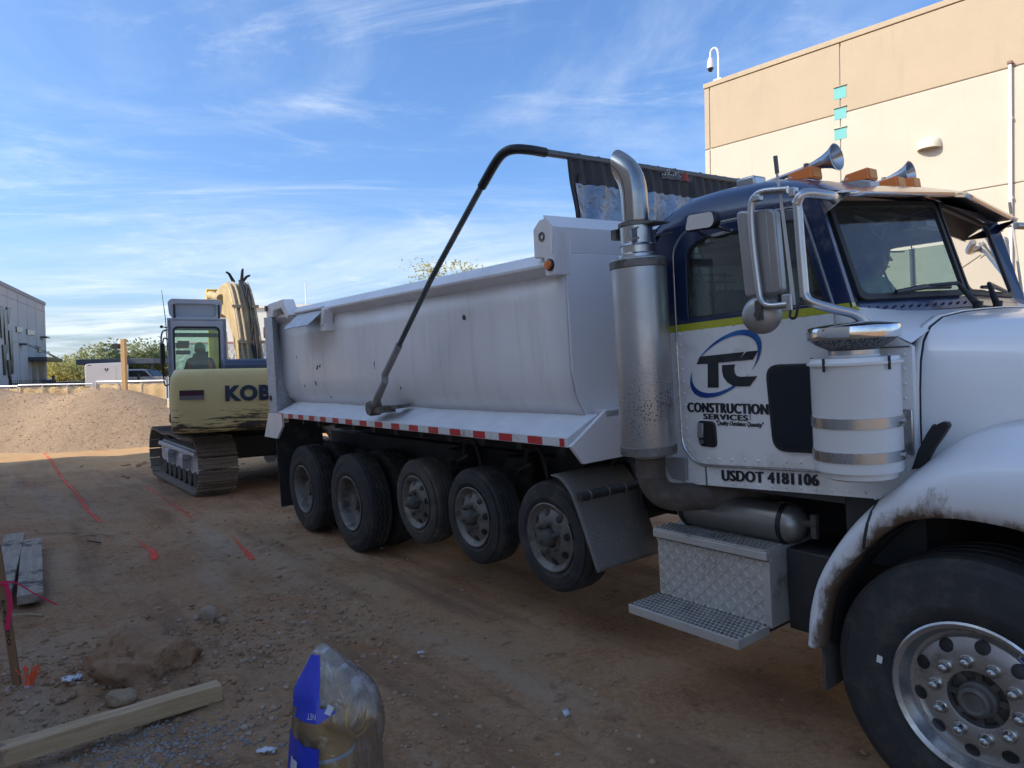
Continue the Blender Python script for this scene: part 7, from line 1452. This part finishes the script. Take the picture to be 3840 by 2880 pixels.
# ================================================================= bagged brass fitting
BX,BY=-.64,2.42; bz=float(gbase(BX,BY))
bf=empty('bagged_pipe_fitting','brass pipe fitting standing in a clear plastic bag with blue print','pipe fitting',(BX,BY,bz))
brass=mat('cast_brass',(.62,.40,.16),.50,.25,c2=(.52,.33,.13),nscale=6,bump=.3,bscale=90,rvar=.1)
zb=-bz
H0=lambda z:z+zb       # z given in world metres
b=MB(); b.lathe([(.001,H0(-.2)),(.13,H0(-.2)),(.13,H0(-.17)),(.085,H0(-.15)),(.080,H0(.30)),(.090,H0(.42)),(.098,H0(.48)),(.099,H0(.53)),(.094,H0(.54)),(.092,H0(.58)),(.090,H0(.70)),(.084,H0(.735)),(.068,H0(.76)),(.04,H0(.772)),(.001,H0(.775))],(-.03,0,0),(0,0,1),40); body=b.build('fitting_body',brass,bf,smooth=45)
b=MB(); b.lathe([(.001,-.05),(.078,-.05),(.078,.064),(.074,.070),(.083,.073),(.084,.094),(.080,.098),(.068,.098),(.066,.05),(.062,.02),(.001,.02)],(.02,-.025,H0(.655)),(.93,-.36,.02),36); b.build('outlet',brass,bf,smooth=40)
b=MB()
for k in range(5): b.lathe([(.0665,.085-.011*k),(.063,.081-.011*k),(.0665,.077-.011*k)],(.02,-.025,H0(.655)),(.93,-.36,.02),32)
b.build('thread_rings',brass,bf)
b=MB(); b.lathe([(.001,.11),(.016,.11),(.018,.105),(.018,.05)],(-.035,-.01,H0(.565)),(.25,-.97,0),14); b.build('boss',brass,bf)
b=MB(); b.lathe([(.1005,H0(.500)),(.1025,H0(.503)),(.1025,H0(.511)),(.1005,H0(.514))],(-.03,0,0),(0,0,1),40); b.build('white_band',mat('band_pale_blue',(.45,.55,.68),.6),bf)
# bag: loft of irregular rings with pleats
def bag_pt(h,t):
    """h 0..1 from ground to the peak, t angle"""
    z=h*.868
    wz=[-.05,.25,.45,.55,.66,.74,.79,.83,.87,.905,.925]
    ww=.0
    rx=float(np.interp(z,[0,.3,.45,.56,.66,.73,.76,.80,.845,.868],[.172,.168,.160,.148,.140,.134,.116,.078,.036,.008])); ry=float(np.interp(z,[0,.3,.45,.56,.66,.73,.76,.80,.845,.868],[.15,.145,.14,.13,.125,.105,.085,.052,.020,.003]))
    cx=float(np.interp(z,[0,.5,.62,.72,.78,.83,.868],[.005,.010,.012,.012,-.004,-.020,-.030])); cy=float(np.interp(z,[0,.6,.75,.868],[-.02,-.02,-.02,.0]))
    # bulge over the outlet
    da=math.atan2(math.sin(t+.37),math.cos(t+.37)); ou=math.exp(-(da/.50)**2)*math.exp(-((z-.65)/.11)**2)*.046
    k=1+.022*math.sin(4*t+6*z)+.016*math.sin(9*t-11*z+1)+.012*math.sin(17*t+19*z)+.008*math.sin(31*t-9*z)
    return Vector((cx+(rx*k+ou)*math.cos(t),cy+(ry*k+ou)*math.sin(t),z+zb))
NT=96; NH=70
plas=bpy.data.materials.new('clear_bag'); plas.use_nodes=True; N=plas.node_tree.nodes; Lk=plas.node_tree.links; N.clear()
o_=N.new('ShaderNodeOutputMaterial'); trn=N.new('ShaderNodeBsdfTransparent'); trn.inputs[0].default_value=(.95,.95,.96,1); gl=N.new('ShaderNodeBsdfGlossy'); gl.inputs['Roughness'].default_value=.12; df=N.new('ShaderNodeBsdfDiffuse'); df.inputs[0].default_value=(.85,.86,.90,1)
t=N.new('ShaderNodeTexCoord'); nz=N.new('ShaderNodeTexNoise'); nz.inputs['Scale'].default_value=16; nz.inputs['Detail'].default_value=6; nz.inputs['Distortion'].default_value=1.5; mp=N.new('ShaderNodeMapping'); mp.inputs['Scale'].default_value=(1,1,.45); Lk.new(t.outputs['Object'],mp.inputs[0]); Lk.new(mp.outputs[0],nz.inputs['Vector'])
bpn=N.new('ShaderNodeBump'); bpn.inputs['Strength'].default_value=.55; bpn.inputs['Distance'].default_value=.03; Lk.new(nz.outputs[0],bpn.inputs['Height'])
for s in(gl,df): Lk.new(bpn.outputs[0],s.inputs['Normal'])
fr_=N.new('ShaderNodeLayerWeight'); fr_.inputs[0].default_value=.45; Lk.new(bpn.outputs[0],fr_.inputs['Normal'])
r1=N.new('ShaderNodeMapRange'); r1.inputs[1].default_value=.5; r1.inputs[2].default_value=.75; r1.inputs[3].default_value=.07; r1.inputs[4].default_value=.50; Lk.new(nz.outputs[0],r1.inputs[0])
sxz=N.new('ShaderNodeSeparateXYZ'); Lk.new(t.outputs['Object'],sxz.inputs[0]); rz_=N.new('ShaderNodeMapRange'); rz_.inputs[1].default_value=.66+zb; rz_.inputs[2].default_value=.80+zb; rz_.inputs[3].default_value=.30; rz_.inputs[4].default_value=1.25; Lk.new(sxz.outputs[2],rz_.inputs[0]); mz=N.new('ShaderNodeMath'); mz.operation='MULTIPLY'; Lk.new(r1.outputs[0],mz.inputs[0]); Lk.new(rz_.outputs[0],mz.inputs[1])   # white haze put in to brighten the film, strongest near the top
m1=N.new('ShaderNodeMixShader'); Lk.new(mz.outputs[0],m1.inputs[0]); Lk.new(trn.outputs[0],m1.inputs[1]); Lk.new(df.outputs[0],m1.inputs[2])
r2=N.new('ShaderNodeMapRange'); r2.inputs[1].default_value=0; r2.inputs[2].default_value=1; r2.inputs[3].default_value=.05; r2.inputs[4].default_value=.75; Lk.new(fr_.outputs['Fresnel'],r2.inputs[0])
m2=N.new('ShaderNodeMixShader'); Lk.new(r2.outputs[0],m2.inputs[0]); Lk.new(m1.outputs[0],m2.inputs[1]); Lk.new(gl.outputs[0],m2.inputs[2]); Lk.new(m2.outputs[0],o_.inputs[0])
b=MB(); b.grid([[bag_pt(i/NH,2*math.pi*j/NT) for j in range(NT)] for i in range(NH+1)],True); bag=b.build('plastic_bag',plas,bf,smooth=180,fix=False)
blue=mat('bag_blue_print',(.012,.03,.42),.35,c2=(.02,.05,.50),nscale=9,coat=.3); wlet=mat('bag_white_print',(.55,.57,.62),.4)
def on_bag(name,pts,m,off=.003,n=10):
    """quad patch given by (h,t) corners, following the bag"""
    (a0,b0),(a1,b1),(a2,b2),(a3,b3)=pts; rows=[]
    for i in range(n+1):
        p=i/n; row=[]
        for j in range(n+1):
            q=j/n; h=(a0*(1-q)+a1*q)*(1-p)+(a3*(1-q)+a2*q)*p; tt=(b0*(1-q)+b1*q)*(1-p)+(b3*(1-q)+b2*q)*p
            P=bag_pt(h,tt); c=Vector((-.02,-.03,P.z)); row.append(P+(P-c).normalized()*off)
        rows.append(row)
    b=MB(); b.grid(rows); return b.build(name,m,bf,smooth=180,fix=False)
R=math.radians
on_bag('blue_print',[(.0,R(200)),(.0,R(262)),(.665,R(262)),(.70,R(200))],blue)
on_bag('blue_print',[(.80,R(208)),(.80,R(262)),(.965,R(262)),(.965,R(208))],blue)
on_bag('blue_print',[(.765,R(222)),(.76,R(262)),(.80,R(285)),(.83,R(225))],blue,.004)
on_bag('letter_print',[(.0,R(213)),(.0,R(222)),(.61,R(222)),(.61,R(213))],wlet,.0055)
on_bag('letter_print',[(.57,R(222)),(.57,R(233)),(.61,R(233)),(.61,R(222))],wlet,.0055)
on_bag('print_tab',[(.795,R(268)),(.785,R(276)),(.815,R(281)),(.825,R(273))],wlet,.006)
place_text('print_text','NET',wlet,bf,(R(246),R(258),.775,.795),lambda X,Y,z:bag_pt(1.57-Y,R(504)-X)+(bag_pt(1.57-Y,R(504)-X)-Vector((-.02,-.03,bag_pt(1.57-Y,R(504)-X).z))).normalized()*.007,extrude=0)
